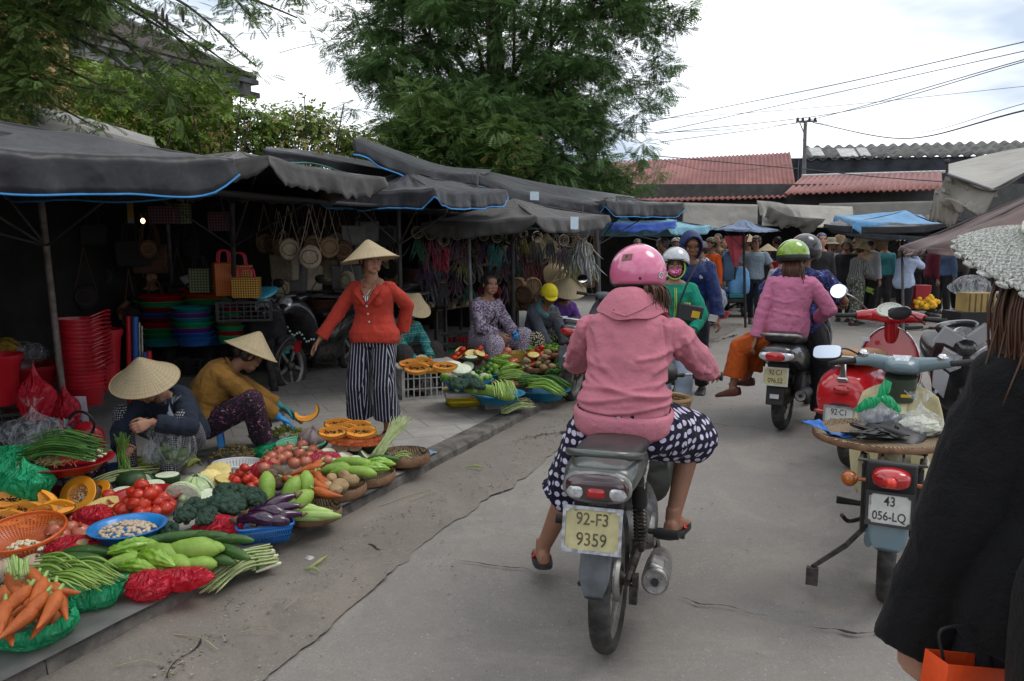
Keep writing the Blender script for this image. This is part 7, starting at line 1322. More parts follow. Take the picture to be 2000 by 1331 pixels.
t=thing('hanging_bulb','small warm light bulb glowing in the dark stall','lamp',P(279,432,7.9));g=NG('bulb_glow');g.b.inputs['Emission Color'].default_value=(1,.7,.25,1);g.b.inputs['Emission Strength'].default_value=4;MB().ell((0,0,0),(.02,.02,.024)).build('bulb',g.m,t);MB().tube([(0,0,.03),(-.02,0,.07)],.014,8).build('socket',m_alu,t);MB().tube([(-.02,0,.07),(-.04,.02,.3)],.003,5).build('cord',m_dark2,t)
b=MB().box((0,0,0),(.06,.01,.2)).build('paper_sign',mat('yellow_sign',(.3,.18,.03),.7),label='small yellow printed sign hanging in the dark stall',cat='sign',loc=P(255,415,7.7));MB().box((0,-.007,-.08),(.058,.002,.05)).build('sign_print',mat('sign_grey',(.2,.2,.18),.8),b)
FC={'green':(.015,.14,.08),'purple':(.07,.03,.09),'pink':(.3,.04,.09),'white':(.42,.43,.42),'grey':(.12,.12,.13),'yellow':(.32,.3,.12),'teal':(.05,.2,.2),'mauve':(.16,.09,.12),'brown':(.1,.06,.04),'red':(.22,.01,.025)}
FM={k:mat('feather_'+k,v,.9,nv=.4,ns=30,sheen=.3)for k,v in FC.items()};m_hoop=mat('hoop',(.3,.26,.2),.8)
FP={}
def feather(n,ln,seed):
 b=MB();q=random.Random(seed)
 for i in range(n):
  x=q.gauss(0,.05);z0=-.05-q.uniform(0,.12);l=q.uniform(.1,.2)*ln;y=q.gauss(0,.025);w_=q.uniform(.016,.03)
  b.tube(crv([(x*.6,y,z0),(x,y+.01,z0-l*.5),(x*1.3+q.gauss(0,.02),y,z0-l)],3),[.004,w_,w_*.9,.002],6,flat=.3,up=(0,1,0))
 return b
def catcher(col,p,sc,label,rz):
 if col in FP:return dup(FP[col],p,rz,label,'feather catchers hung under the canopy',scale=sc)
 t=thing('dream_catcher',label,'dream catcher',p,rz,'feather catchers hung under the canopy');t.scale=(sc,)*3;FP[col]=t
 b=MB().tube([(.06*math.cos(a),0,.06*math.sin(a))for a in np.linspace(0,2*PI,24,False)],.006,6,close=True);b.build('hoop',m_hoop,t)
 w_=MB()
 for k in range(10):a,c=k*PI/5,(k+3)*PI/5;w_.tube([(.058*math.cos(a),0,.058*math.sin(a)),(.058*math.cos(c),0,.058*math.sin(c))],.0012,4)
 w_.build('web',m_crm,t);feather(26,1.2,len(FP)).build('feathers',FM[col],t,ang=180);MB().tube([(0,0,.06),(0,0,.25)],.002,4).build('string',m_hoop,t)
names=list(FC);k=0;PL=['next to the grey post','above the purple blouse','near the left end','in the top row','hanging lowest','close to the white tag','behind the front ones','beside the round rattan bags']
for row,(y0,Yb)in enumerate(((462,8.9),(500,9.6),(540,9.9))):
 for px in range(815+row*12,1105,26):
  c=['green','purple','grey','mauve','yellow','pink','teal','mauve','brown','grey','red','purple'][(k*5+row)%12];
  if px>1000 and row>1:continue
  catcher(c,P(px,y0+rs.uniform(-8,8),Yb+rs.uniform(-.3,.5)+(px-815)*.003),rs.uniform(.9,1.25),'%s feathered catcher %s, %s row'%(c,PL[k%8],['first','second','third'][row]),rs.uniform(-30,30));k+=1
for px,y,c,l in((1130,478,'white','large white feathered catcher hanging at the right end'),(1146,488,'white','white feathered catcher at the far right of the row'),(1112,470,'grey','grey feathered catcher beside the white ones'),(1138,455,'white','upper white feathered catcher under the canopy edge'),(1120,500,'yellow','pale yellow feathered catcher below the grey one')):catcher(c,P(px,y,9.4),1.25,l,10)
for i,(px,py)in enumerate([(1025,575),(1012,560),(1040,560),(1030,590),(1122,545),(1137,540),(1130,552),(1152,545),(1018,590),(1050,580)]):
 t=thing('rattan_bag','round brown rattan bag hanging on leather straps, %s'%['front of the left bunch','left of the left bunch','right of the left bunch','lowest of the left bunch','left of the right bunch','middle of the right bunch','lowest of the right bunch','right end of the right bunch','darkest of the left bunch','near the yellow cap'][i],'bag',P(px,py,9.6+.05*i),rs.uniform(-40,40),'round rattan bags')
 MB().lathe([(.001,-.04),(.1,-.042),(.115,-.02),(.115,.02),(.1,.042),(.001,.04)],26,X=TR((0,0,0),(90,0,0))).build('bag_body',m_tan2 if i%3 else m_brn,t,ang=50);MB().tube([(.09*math.cos(a),-.045,.09*math.sin(a))for a in np.linspace(0,2*PI,20,False)],.005,5,close=True).build('ring',m_brn,t)
 for q in(-1,1):MB().tube([(q*.1,0,.04),(rs.uniform(-.05,.05),0,.6)],.006,5).build('strap',m_brn,t)
def table(label,A,B,back,z,m,leg=True):
 c=(A+B)/2+PERP*back/2;t=thing('display_table',label,'table',V((c.x,c.y,KZ)),66.4);l=(B-A).length
 MB().box((0,0,z-KZ),(l,back,.03)).build('table_top',m,t,bev=.005)
 for x in(-1,1):
  for y in(-1,1):MB().box((x*(l/2-.05),y*(back/2-.05),(z-KZ)/2),(.04,.04,z-KZ)).build('leg',m_dsteel,t)
 return t
A=P(735,512,9.2);B=P(890,516,10.6);A.z=B.z=0;table('display table with dark folded goods behind the woman in red',A,B,1.1,.92,m_gryb)
gm=[fabric('folded_grey',(.09,.085,.095),nv=.4),fabric('folded_mauve',(.13,.09,.11),nv=.3),fabric('folded_black',(.03,.03,.035)),fabric('folded_pale',(.22,.2,.19))]
for i in range(34):
 u=rs.random();v=rs.random();p=A.lerp(B,u)+PERP*(.08+.95*v)+Z*(.955+rs.uniform(0,.06));b=MB().rings([ring(V((x,0,0)),V((0,1,0)),V((0,0,1)),.07*s_,.02*s_,12)for x,s_ in((-.13,.3),(-.11,.95),(0,1.05),(.11,.95),(.13,.3))])
 b.build('folded_cloth',gm[i%4],loc=p,r=(rs.uniform(-12,12),rs.uniform(-10,10),rs.uniform(0,180)),label='folded %s cloth lying in the heap on the display table'%['grey','mauve','black','pale'][i%4],cat='cloth',group='folded %s cloths on the display table'%['grey','mauve','black','pale'][i%4])
mb_=mat('lacquer_brown',(.1,.045,.03),.5,nv=.3)
for s_,(px,py,Y,n)in enumerate([(628,635,9.6,9),(660,640,10,10),(590,640,10.2,8),(800,560,11,7),(850,560,11.5,6)]):
 base=G(px,py,0)if 0 else P(px,py,Y)
 for i in range(n):MB().lathe([(.001,0),(.17,0),(.2,.03),(.205,.03),(.175,-.006),(.001,-.006)],28).build('lacquer_tray',mb_ if(i+s_)%3 else m_brn,loc=base+V((rs.uniform(-.015,.015),rs.uniform(-.015,.015),.036*i)),label='round brown tray, %s in %s'%(ORD[n-1-i],['the stack right of the blue windshield','the taller stack behind the woman in red','the stack under the round straw bags','the stack behind the display table','the far stack behind the table'][s_]),cat='tray',group='stacked brown trays')
for i,(px,py,Y,tl)in enumerate([(1060,500,10.8,8),(1078,498,11,-6),(1050,485,10.9,0),(1066,478,11.2,5),(1100,520,10.4,30),(985,500,11,20),(970,515,10.8,-10),(1090,540,10.2,50)]):
 t=thing('conical_hat','pale conical hat for sale, %s'%['on the shelf above the yellow cap','right of the shelf pair','left end of the shelf','highest on the shelf','leaning below the shelf','left of the bag bunch','lowest at the left','tilted steeply beside the seller'][i],'hat',P(px,py,Y),0,'conical hats for sale',rot(tl,tl/2,0));conehat(t,MX(),.2,.16,m_coneold,'straw_cone')
t=table('low display shelf carrying straw goods behind the seated sellers',S(4.0,2.6),S(6.2,2.8),.8,.62,m_dwood)
for i in range(16):
 p=S(4.0+.14*i,2.6+.5*rs.random(),.66);MB().ell((0,0,0),(.1,.075,.055),fn=lump(.2,3,i)).build('slipper_pair',[m_tan2,m_brn,m_crm][i%3],loc=p,r=(0,0,rs.uniform(0,180)),label='small %s woven item heaped on the low shelf'%['tan','brown','cream'][i%3],cat='woven ware',group='%s woven ware on the low shelf'%['tan','brown','cream'][i%3])
 # plastic ware at the left
PC={'red':(.32,.009,.016),'dark red':(.2,.008,.014),'green':(.01,.25,.09),'blue':(.015,.08,.3),'teal':(.01,.2,.22),'purple':(.12,.03,.22),'orange':(.45,.08,.01),'olive':(.1,.1,.03),'magenta':(.25,.01,.08)}
PM={k:mat('plastic_'+k.replace(' ','_'),v,.35,nv=.08,coat=.2)for k,v in PC.items()}
def basin(p,r,h,c,label,group=None,name='basin',cat='basin',par=None,n=40):
 return MB().lathe([(.001,0),(r*.68,0),(r*.9,h*.85),(r*1.02,h*.93),(r*1.03,h),(r*.96,h*1.0),(r*.88,h*.86),(r*.66,.008),(.001,.008)],n).build(name,PM[c]if isinstance(c,str)else c,par,label if not par else None,cat if not par else None,group,loc=p,ang=50)
cs=['red','green','blue','olive','red','teal','purple','orange','green','magenta','dark red']
for s_,(px,py,Y,n,r,st)in enumerate([(320,702,8.4,9,.26,.055),(405,700,8.6,11,.26,.052),(378,702,8.0,7,.21,.05),(452,698,8.2,7,.16,.05),(488,690,8.6,6,.17,.05),(520,690,9,4,.14,.05)]):
 B0=P(px,py-28,Y)
 for i in range(n):
  c=(['red','green','dark red','blue','dark red','red','green','green','teal','olive','blue'],['red','orange','green','olive','dark red','teal','green','purple','red','green','blue'],['teal','purple','teal','green','purple','blue','blue'],['red','green','magenta','olive','green','dark red','green'],['magenta','purple','purple','blue','purple','red'],['red','magenta','blue','red'])[s_][n-1-i if n-1-i<4 else(n-1-i)%7 if s_>1 else n-1-i]
  basin(B0+V((rs.uniform(-.01,.01),rs.uniform(-.01,.01),st*i)),r*(1+.02*rs.random()),.09,c,'%s plastic basin, %s in %s'%(c,ORD[n-1-i],['the left basin stack','the tall basin stack behind','the blue topped low stack in front','the small stack by the post','the purple stack right of the post','the rightmost little stack'][s_]),'stacked plastic basins')
def crate(label,p,sz,m,rz=0,rows=3,cols=7,name='plastic_crate',solid=False,group=None,top=True,m2=None):
 t=thing(name,label,'crate',p,rz,group);w_,d,h=sz;
 for q,(lx,off,ang_)in enumerate(((w_,-d/2,0),(w_,d/2,0),(d,-w_/2,90),(d,w_/2,90))):
  b=MB();X=rot(0,0,ang_)@TR((0,off,0))
  b.box((0,0,h-.012),(lx,.012,.024),X=X);b.box((0,0,.012),(lx,.012,.024),X=X)
  nc=max(3,int(cols*lx/w_))
  for i in range(nc+1):b.box((-lx/2+lx*i/nc,0,h/2),(.012,.009,h-.03),X=X)
  for j in range(1,rows):b.box((0,0,h*j/rows),(lx,.007,.01),X=X)
  b.build('side_panel',m,t,ang=30)
 MB().box((0,0,.006),(w_-.01,d-.01,.008)).build('base',m,t);
 for x in(-1,1):
  for y in(-1,1):MB().box((x*(w_/2-.012),y*(d/2-.012),h/2),(.03,.03,h-.004)).build('corner_post',m2 or m,t,bev=.004)
 return t
for i,(px,py,l)in enumerate([(330,728,'black crate under the left basin stack'),(395,730,'black crate under the blue topped basins'),(452,728,'black crate below the seller hat at the post'),(525,722,'black crate under the toy buckets'),(570,716,'black crate at the right end of the plastic ware'),(480,610,'black crate stacked under the golden basket bags')]):
 crate(l,G(px,py,KZ)if i<5 else P(px,625,8),(.52,.36,.2),m_plb,15,4,8)
for i,(px,py,Y,c,r,h,l)in enumerate([(527,690,8.3,'olive',.07,.12,'small straw coloured pail among the toy buckets'),(556,690,8.3,'teal',.075,.11,'small teal pail among the toy buckets'),(578,688,8.4,'red',.07,.12,'small red pail at the right of the toy buckets'),(545,675,8.7,'red',.11,.1,'red scoop basin behind the toy buckets'),(592,672,8.8,'blue',.1,.08,'small blue bowl behind the toy buckets')]):
 basin(P(px,py,Y),r,h,c,l,name='toy_bucket',cat='bucket')
b=MB();q0=P(552,640,8.4)
for i in range(14):b.ell(q0+V((.025*i,.01*math.sin(i),.03*math.sin(i*1.1)-.012*i))-q0,(.013,)*3,n=8,k=5)
b.build('bead_toy',mat('bead_white',(.4,.5,.45),.4),label='string of white beads hanging over the toy buckets',cat='toy',loc=q0)
t0=None
for i in range(18):
 p=P(163,790,6.1)+V((.004*math.sin(i*2),0,.031*i));o=MB().lathe([(.12,.0),(.15,.14),(.158,.14),(.158,.15),(.145,.15),(.118,.008),(.001,.006)],28,sq=(1.15,.9)).build('red_basket',PM['red'],label='red plastic basket, %s'%('topmost of the tall red stack' if i==17 else 'one layer inside the tall red stack by the post'),cat='basket',group=None if i==17 else 'layers of the tall red basket stack',loc=p)
 if i>3:o2=MB().tube(crv([(.1,-.12,.15),(.2,-.1,.2+.01*math.sin(i)),(.22,0,.21),(.2,.1,.2),(.1,.12,.15)],4),.006,6).build('handle',PM['red'],o)
basin(P(205,760,6.5),.16,.5,'red','tall red bin behind the red basket stack',name='bin',cat='bin');basin(P(60,815,6.1),.26,.42,'dark red','big dark red tub at the left, holding wrapped goods',name='tub',cat='tub');basin(P(-10,790,5.6),.2,.36,'red','red tub cut by the left edge',name='tub',cat='tub')
crumple('plastic_bag',P(40,690,6.1),(.2,.15,.09),m_bagc,'clear wrapped goods filling the dark red tub',seed=11);crumple('plastic_bag',P(10,680,6.0),(.1,.1,.08),bagmat('yellow_bag',(.5,.33,.05),.5),'yellow packet in a clear bag at the left edge',seed=12);crumple('plastic_bag',P(150,655,6.1),(.11,.08,.07),m_bagc,'clear bag draped over the top of the red basket stack',seed=13)
for i,(px,y0,y1,c,r,l)in enumerate([(251,618,730,'red',.022,'tall red plastic tube'),(264,619,728,'blue',.024,'tall blue plastic tube beside the red one'),(272,630,720,m_alu,.009,'thin steel rod beside the blue tube'),(277,637,720,m_alu,.008,'shorter thin steel rod'),(284,688,725,'blue',.02,'short blue tube stub'),(291,686,725,'red',.02,'short red tube stub over the conical hat')]):
 a,b_=P(px,y0,6.6),P(px+3,y1+60,6.6);MB().tube([a-b_,V((0,0,0))],r,16).build('tube',PM[c]if isinstance(c,str)else c,loc=b_,label=l,cat='tube')
crumple('plastic_bag',P(70,780,5.5),(.13,.1,.16),m_bagr,'red plastic bag standing with a pointed top beside the post',seed=21,knot=.12);crumple('plastic_bag',P(65,848,4.9),(.2,.14,.12),m_bagc,'big tied clear bag behind the spring onion basin',seed=22,knot=.07,tail=.06);crumple('plastic_bag',P(124,880,4.75),(.07,.06,.1),m_bagw,'small white tied bag next to the leaning plank',seed=23,knot=.06,tail=.05)
crumple('plastic_bag',P(335,868,4.75),(.14,.1,.15),m_bagc,'clear bag of greens standing before the navy jacket seller',seed=24,knot=.12,tail=.05);MB().ell((0,0,0),(.1,.075,.07),fn=lump(.4,4,8),n=26,k=16).build('leafy_lump',mat('dull_leaf',(.1,.14,.06),.8,nv=.5,ns=30,bump=.01),label='leafy greens inside the clear bag before the navy jacket seller',cat='vegetable',loc=P(337,885,4.75))
crumple('plastic_bag',P(296,885,4.7),(.06,.05,.07),m_bagc,'little clear bag next to the clear bag of greens',seed=25,knot=.04);crumple('plastic_bag',P(380,815,5.7),(.12,.1,.2),m_bagc,'tall clear bag between the two crouching sellers',seed=26,knot=.06)
crumple('plastic_bag',P(25,910,4.4),(.26,.16,.12),m_bagg,'dark green plastic bag at the left behind the basin',seed=27);crumple('plastic_bag',P(50,945,4.1),(.14,.1,.1),m_bagg,'crumpled green plastic bag left of the basin crate',seed=28,knot=.05)
crate('black crate with red bag beside the leaning post',G(85,865,KZ),(.5,.34,.22),m_plb,20,3,7);crate('second black crate at the left edge',G(0,868,KZ),(.4,.34,.26),m_plb,20,3,6)
t=thing('plank','dark wooden plank leaning across the foot of the rusty post','plank',P(130,850,5.2));MB().tube([P(45,905,4.9)-t.location,P(150,838,5.5)-t.location],[.05,.045],4,flat=.3,up=(0,0,1)).build('board',m_dwood,t);t=thing('plank','second dark plank propping the rusty post from the right','plank',P(150,850,5.4));MB().tube([P(138,800,5.9)-t.location,P(215,905,5.3)-t.location],[.045,.05],4,flat=.35,up=(0,1,0)).build('board',m_dwood,t)
t=thing('toy_bag','red bag with black ring handle behind the navy jacket seller','bag',P(170,868,5.3));MB().ell((0,0,.02),(.12,.08,.14),fn=lump(.15,2,3)).build('bag_body',PM['red'],t);MB().tube([(.09*math.cos(a),-.06,.15+.09*math.sin(a))for a in np.linspace(0,2*PI,24,False)],.01,6,close=True).build('ring_handle',m_dark2,t)
MB().box((0,0,0),(.14,.004,.2),(5,0,0)).build('paper_card',mat('white_card',(.38,.38,.42),.7),label='white card tucked against the red basket stack',cat='card',loc=P(152,800,5.75))
crumple('plastic_bag',P(128,810,5.7),(.1,.07,.16),m_bagr,'red bag hanging behind the rusty post',seed=29,knot=.08)
pn=thing('metal_pan','shallow steel pan beside the ochre jacket seller','pan',P(530,812,6.5));MB().lathe([(.001,0),(.1,0),(.14,.05),(.145,.05),(.105,-.006),(.001,-.006)],32).build('dish',m_alu,pn)
t=thing('wooden_pole','slanting pale wooden pole resting behind the ochre jacket seller','pole',P(540,790,6.2));MB().tube([P(483,745,6.4)-t.location,P(590,825,6.1)-t.location],.022,10,flat=.7).build('shaft',mat('pale_wood',(.2,.15,.13),.8),t)
crumple('plastic_bag',P(505,852,5.6),(.07,.06,.04),bagmat('lime_leaves',(.3,.36,.06),.85),'crumpled yellow-green leaves under the gloved hands',cat='vegetable',seed=31)
MB().box((0,0,0),(.04,.03,.04)).build('red_cup',PM['red'],label='small red cup behind the gloved hands',cat='cup',loc=P(505,862,5.75),bev=.01)
t=thing('folded_parasol','folded red parasol standing upside down beside the man in the grey shirt','parasol',P(1438,470,14.4));MB().lathe([(.001,-.55),(.03,-.5),(.11,-.25),(.2,.03),(.19,.03),(.1,-.22),(.02,-.48)],12,fn=lambda a,z:1+.12*math.cos(a*6)).build('cloth',mat('red_cloth',(.42,.07,.09),.7),t,loc=(0,0,.05),ang=30);piece('stick',[(0,0,-.7),(0,0,.1)],.012,m_dark2,t)
for px,py,w_,h,c,l in((1443,548,.38,.5,(.12,.3,.55),'big printed sky blue bag on the goods cart'),(1424,520,.3,.55,(.03,.07,.13),'dark blue bin behind the goods cart')):
 MB().rings([ring(V((0,0,z_*h)),V((1,0,0)),V((0,1,0)),w_*f_/2,.1*f_,24,3.5)for z_,f_ in((-.5,.8),(-.42,1.),(-.1,1.04),(.3,.9),(.46,.62),(.5,.3))]).build('bag' if c[0]>.1 else 'bin',mat('m%d'%px,c,.5),label=l,cat='bag' if c[0]>.1 else 'bin',loc=P(px,py,14.5),bev=.03)
t=thing('goods_cart','low pedal cart loaded with blue and green packets','cart',G(1450,618,0),-5);wheel(t,-.1,.25,.03,.2,False);MB().box((-.1,0,.35),(1.6,.7,.06)).build('platform',m_dsteel,t);MB().box((0,0,.3),(1.7,.04,.04)).build('rail',m_dsteel,t)
for i,(x,z,c)in enumerate([(-.5,.44,'blue'),(-.05,.44,'teal'),(.5,.46,'green'),(.5,.56,'green'),(-.4,.56,'blue'),(.05,.54,'blue')]):MB().box((0,0,0),(.44,.5,.1)).build('packet',PM[c],label='%s packet on the goods cart, %s'%(c,['left bottom','middle bottom','right bottom','right top','left top','middle top'][i]),cat='packet',loc=G(1450,618,0)+V((x-.1,0,z)),bev=.02)
basin(P(1520,535,16.5),.2,.25,'red','red slotted basket carried behind the green helmet',name='basket',cat='basket');basin(P(1402,622,12.5),.2,.1,'red','flat red basin on the road behind the blue jacket',name='basin',cat='basin');crumple('plastic_bag',P(1402,585,12),(.13,.1,.18),m_bagw,'pale blue plastic bag behind the blue hooded man',seed=41,knot=.05)
MB().box((0,0,0),(.26,.2,.45),taper=1.15).build('red_box',PM['red'],label='red bag standing beside the shopper in the navy hat',cat='box',loc=P(1797,580,15.0),bev=.01)
b=MB();rs2=random.Random(1)
for i in range(60):b.ell((max(-.2,min(.2,rs2.gauss(0,.1))),rs2.gauss(0,.08),min(.2,abs(rs2.gauss(0,.08)))),(.045,)*3,n=8,k=5)
b.build('marigold_bunch',mat('marigold',(.6,.33,.02),.8),label='bunch of yellow marigolds beside the red box',cat='flowers',loc=P(1812,600,14.4))
for i,(px,py,Y,c)in enumerate([(1722,470,15.5,'t'),(1740,462,15.6,'k'),(1795,470,15.2,'k'),(1690,470,16.5,'c'),(1815,475,15.3,'g'),(1640,475,17,'t'),(1780,478,15.8,'t')]):MB().ell((0,0,0),(.14,.08,.2),fn=lump(.15,2,i)).build('hanging_bag',BM[c],label='%s bundle hanging under the blue canopy, %s'%(CN[c],['left of the navy hat','dark one above the navy hat','right of the pole','above the straw hat','near the brown umbrella','farthest left','straight behind the pole'][i]),cat='bundle',loc=P(px,py,Y))
for i,(px,py,Y)in enumerate([(1672,470,15),(1680,505,15.2)]):conehat(None,TR(P(px,py,Y),(20,70,0)),.2,.3,None,'conical_hat',label=['conical hat hanging on its side above the straw hat shopper','conical hat hanging lower behind the straw hat shopper'][i],cat='hat')
b=thing('food_box','slatted yellow box on the ground by the black motorcycle','box',P(1905,590,6.8));MB().box((0,0,0),(.24,.18,.16)).build('box_body',mat('yellow_wood',(.4,.28,.1),.7),b)
sl=MB();[sl.box((-.1+.05*i,-.093,0),(.008,.006,.15))for i in range(5)];sl.build('slats',m_wood,b);MB().box((0,0,-.3),(.4,.3,.44)).build('stand',m_dark2,b)
crumple('plastic_bag',P(1895,560,6.9),(.16,.12,.1),m_bagc,'clear bag of pale food above the yellow box',seed=44)
# produce
def vegmat(name,c,c2=None,rough=.4,ns=14,bump=.001,bs=90,coat=.0,sp=None,rnd=.1):
 if name in MATS:return MATS[name]
 g=NG(name);k=g.mix(g.ramp(g.noise(ns,5),(.35,0),(.68,1)),c,c2 or mul(c,1.35))
 if sp:k=g.mix(g.mth('LESS_THAN',g.new('TexVoronoi',{'Vector':g.co,'Scale':sp[0]},feature='F1').outputs['Distance'],sp[1]),k,sp[2])
 k=g.new('HueSaturation',{'Value':g.mth('MULTIPLY_ADD',g.new('ObjectInfo').outputs['Random'],rnd*2,1-rnd),'Color':k}).outputs[0]
 g.col(k);g.b.inputs['Roughness'].default_value=rough;g.b.inputs['Coat Weight'].default_value=coat;g.b.inputs['Coat Roughness'].default_value=.15;g.b.inputs['Subsurface Weight'].default_value=.06;g.b.inputs['Subsurface Scale'].default_value=.01;g.bump(g.noise(bs,3),bump);MATS[name]=g.m;return g.m
v_tom=vegmat('tomato_skin',(.36,.012,.008),(.48,.045,.015),.3,coat=.2);v_car=vegmat('carrot_skin',(.3,.07,.015),(.48,.125,.03),.6,9,.004,60,sp=(48,.1,(.16,.07,.03)));v_cuc=vegmat('cucumber_skin',(.02,.06,.012),(.05,.11,.025),.4,sp=(60,.16,(.12,.2,.07)));v_gou=vegmat('light_gourd',(.14,.25,.03),(.24,.36,.07),.5,sp=(110,.12,(.35,.45,.16)));v_bit=vegmat('bitter_gourd',(.15,.3,.02),(.24,.4,.05),.3,coat=.3)
v_bro=vegmat('broccoli',(.02,.05,.033),(.05,.09,.06),.8,40,.01,160);v_stalk=vegmat('broccoli_stalk',(.2,.3,.09));v_pot=vegmat('potato_skin',(.26,.17,.08),(.36,.25,.13),.7,16,.002,sp=(40,.08,(.12,.07,.04)));v_jic=vegmat('root_skin',(.3,.22,.15),(.42,.34,.25),.75,8,.004,40);v_oni=vegmat('onion_skin',(.32,.07,.04),(.45,.16,.09),.3,5,coat=.3);v_egg=vegmat('aubergine',(.02,.004,.02),(.05,.008,.045),.18,coat=.8);v_cal=vegmat('calyx',(.07,.05,.035),(.14,.1,.05))
v_taro=vegmat('taro_skin',(.09,.055,.035),(.17,.12,.08),.9,20,.01,60);v_gf=vegmat('gourd_flesh',(.5,.56,.38),(.62,.66,.5),.35,40);v_wm=vegmat('melon_rind',(.015,.04,.014),(.04,.08,.03),.4);v_cab=vegmat('cabbage_leaf',(.34,.45,.2),(.5,.58,.36),.4,12,.01,25);v_cabf=vegmat('cabbage_cut',(.52,.56,.4),(.66,.68,.56),.4,60,.01,60)
v_sqf=vegmat('squash_flesh',(.68,.24,.012),(.75,.33,.03),.45,10);v_sqr=vegmat('squash_rind',(.07,.045,.02),(.16,.1,.05),.5,12,.01,20);v_sqp=vegmat('squash_pulp',(.5,.16,.02),(.6,.28,.08),.5,60,.01,90);v_pap=vegmat('papaya_flesh',(.6,.2,.02),(.68,.36,.07),.4,8);v_papr=vegmat('papaya_rind',(.05,.1,.02),(.2,.22,.04),.4);v_seed=mat('black_seed',(.012,.011,.01),.3,rnd=0);v_pin=vegmat('pineapple_flesh',(.55,.42,.12),(.66,.54,.22),.4,30,.006,70);v_pinr=vegmat('pineapple_rind',(.1,.055,.02),(.22,.14,.04),.8,40,.02,90)
v_bean=vegmat('green_bean',(.13,.24,.035),(.24,.34,.09),.45);v_yl=vegmat('long_bean_pale',(.24,.38,.08),(.36,.48,.16));v_grn=vegmat('leaf_dark',(.03,.1,.018),(.07,.17,.03),.5);v_lgrn=vegmat('leaf_light',(.12,.26,.03),(.22,.36,.07),.5);v_gar=vegmat('garlic',(.5,.42,.27),(.62,.55,.4),.5);v_lem=vegmat('lemongrass',(.26,.33,.13),(.42,.46,.24),.6,30);v_lemw=vegmat('lemongrass_bulb',(.5,.47,.33),(.58,.53,.4),.5);v_lime=vegmat('lime',(.05,.13,.02),(.1,.2,.03),.3);v_cau=vegmat('cauliflower',(.5,.46,.33),(.6,.56,.44),.8,40,.01,120)
MC={}
def cached(k,fn):
 if k not in MC:MC[k]=fn()
 return MC[k]
def bend(L_,rr,curve=.0,n=14,seg=16,m=0,b=None,ribs=0,bumps=0,seed=0):
 """fruit lying along X"""
 b=b or MB();rg=[]
 for i in range(n+1):
  x=-L_/2+L_*i/n;r=float(np.interp(i/n,np.linspace(0,1,len(rr)),rr));z=curve*(1-(2*x/L_)**2);q=[]
  for k in range(seg):
   a=2*PI*k/seg;f=1
   if ribs:f+=.07*math.cos(a*ribs)
   if bumps:f+=bumps*NZ.noise(V((x*55,math.cos(a)*3,math.sin(a)*3+seed)))
   q.append((x,math.cos(a)*r*f,z+math.sin(a)*r*f))
  rg.append(q)
 b.rings(rg,m,True);return b
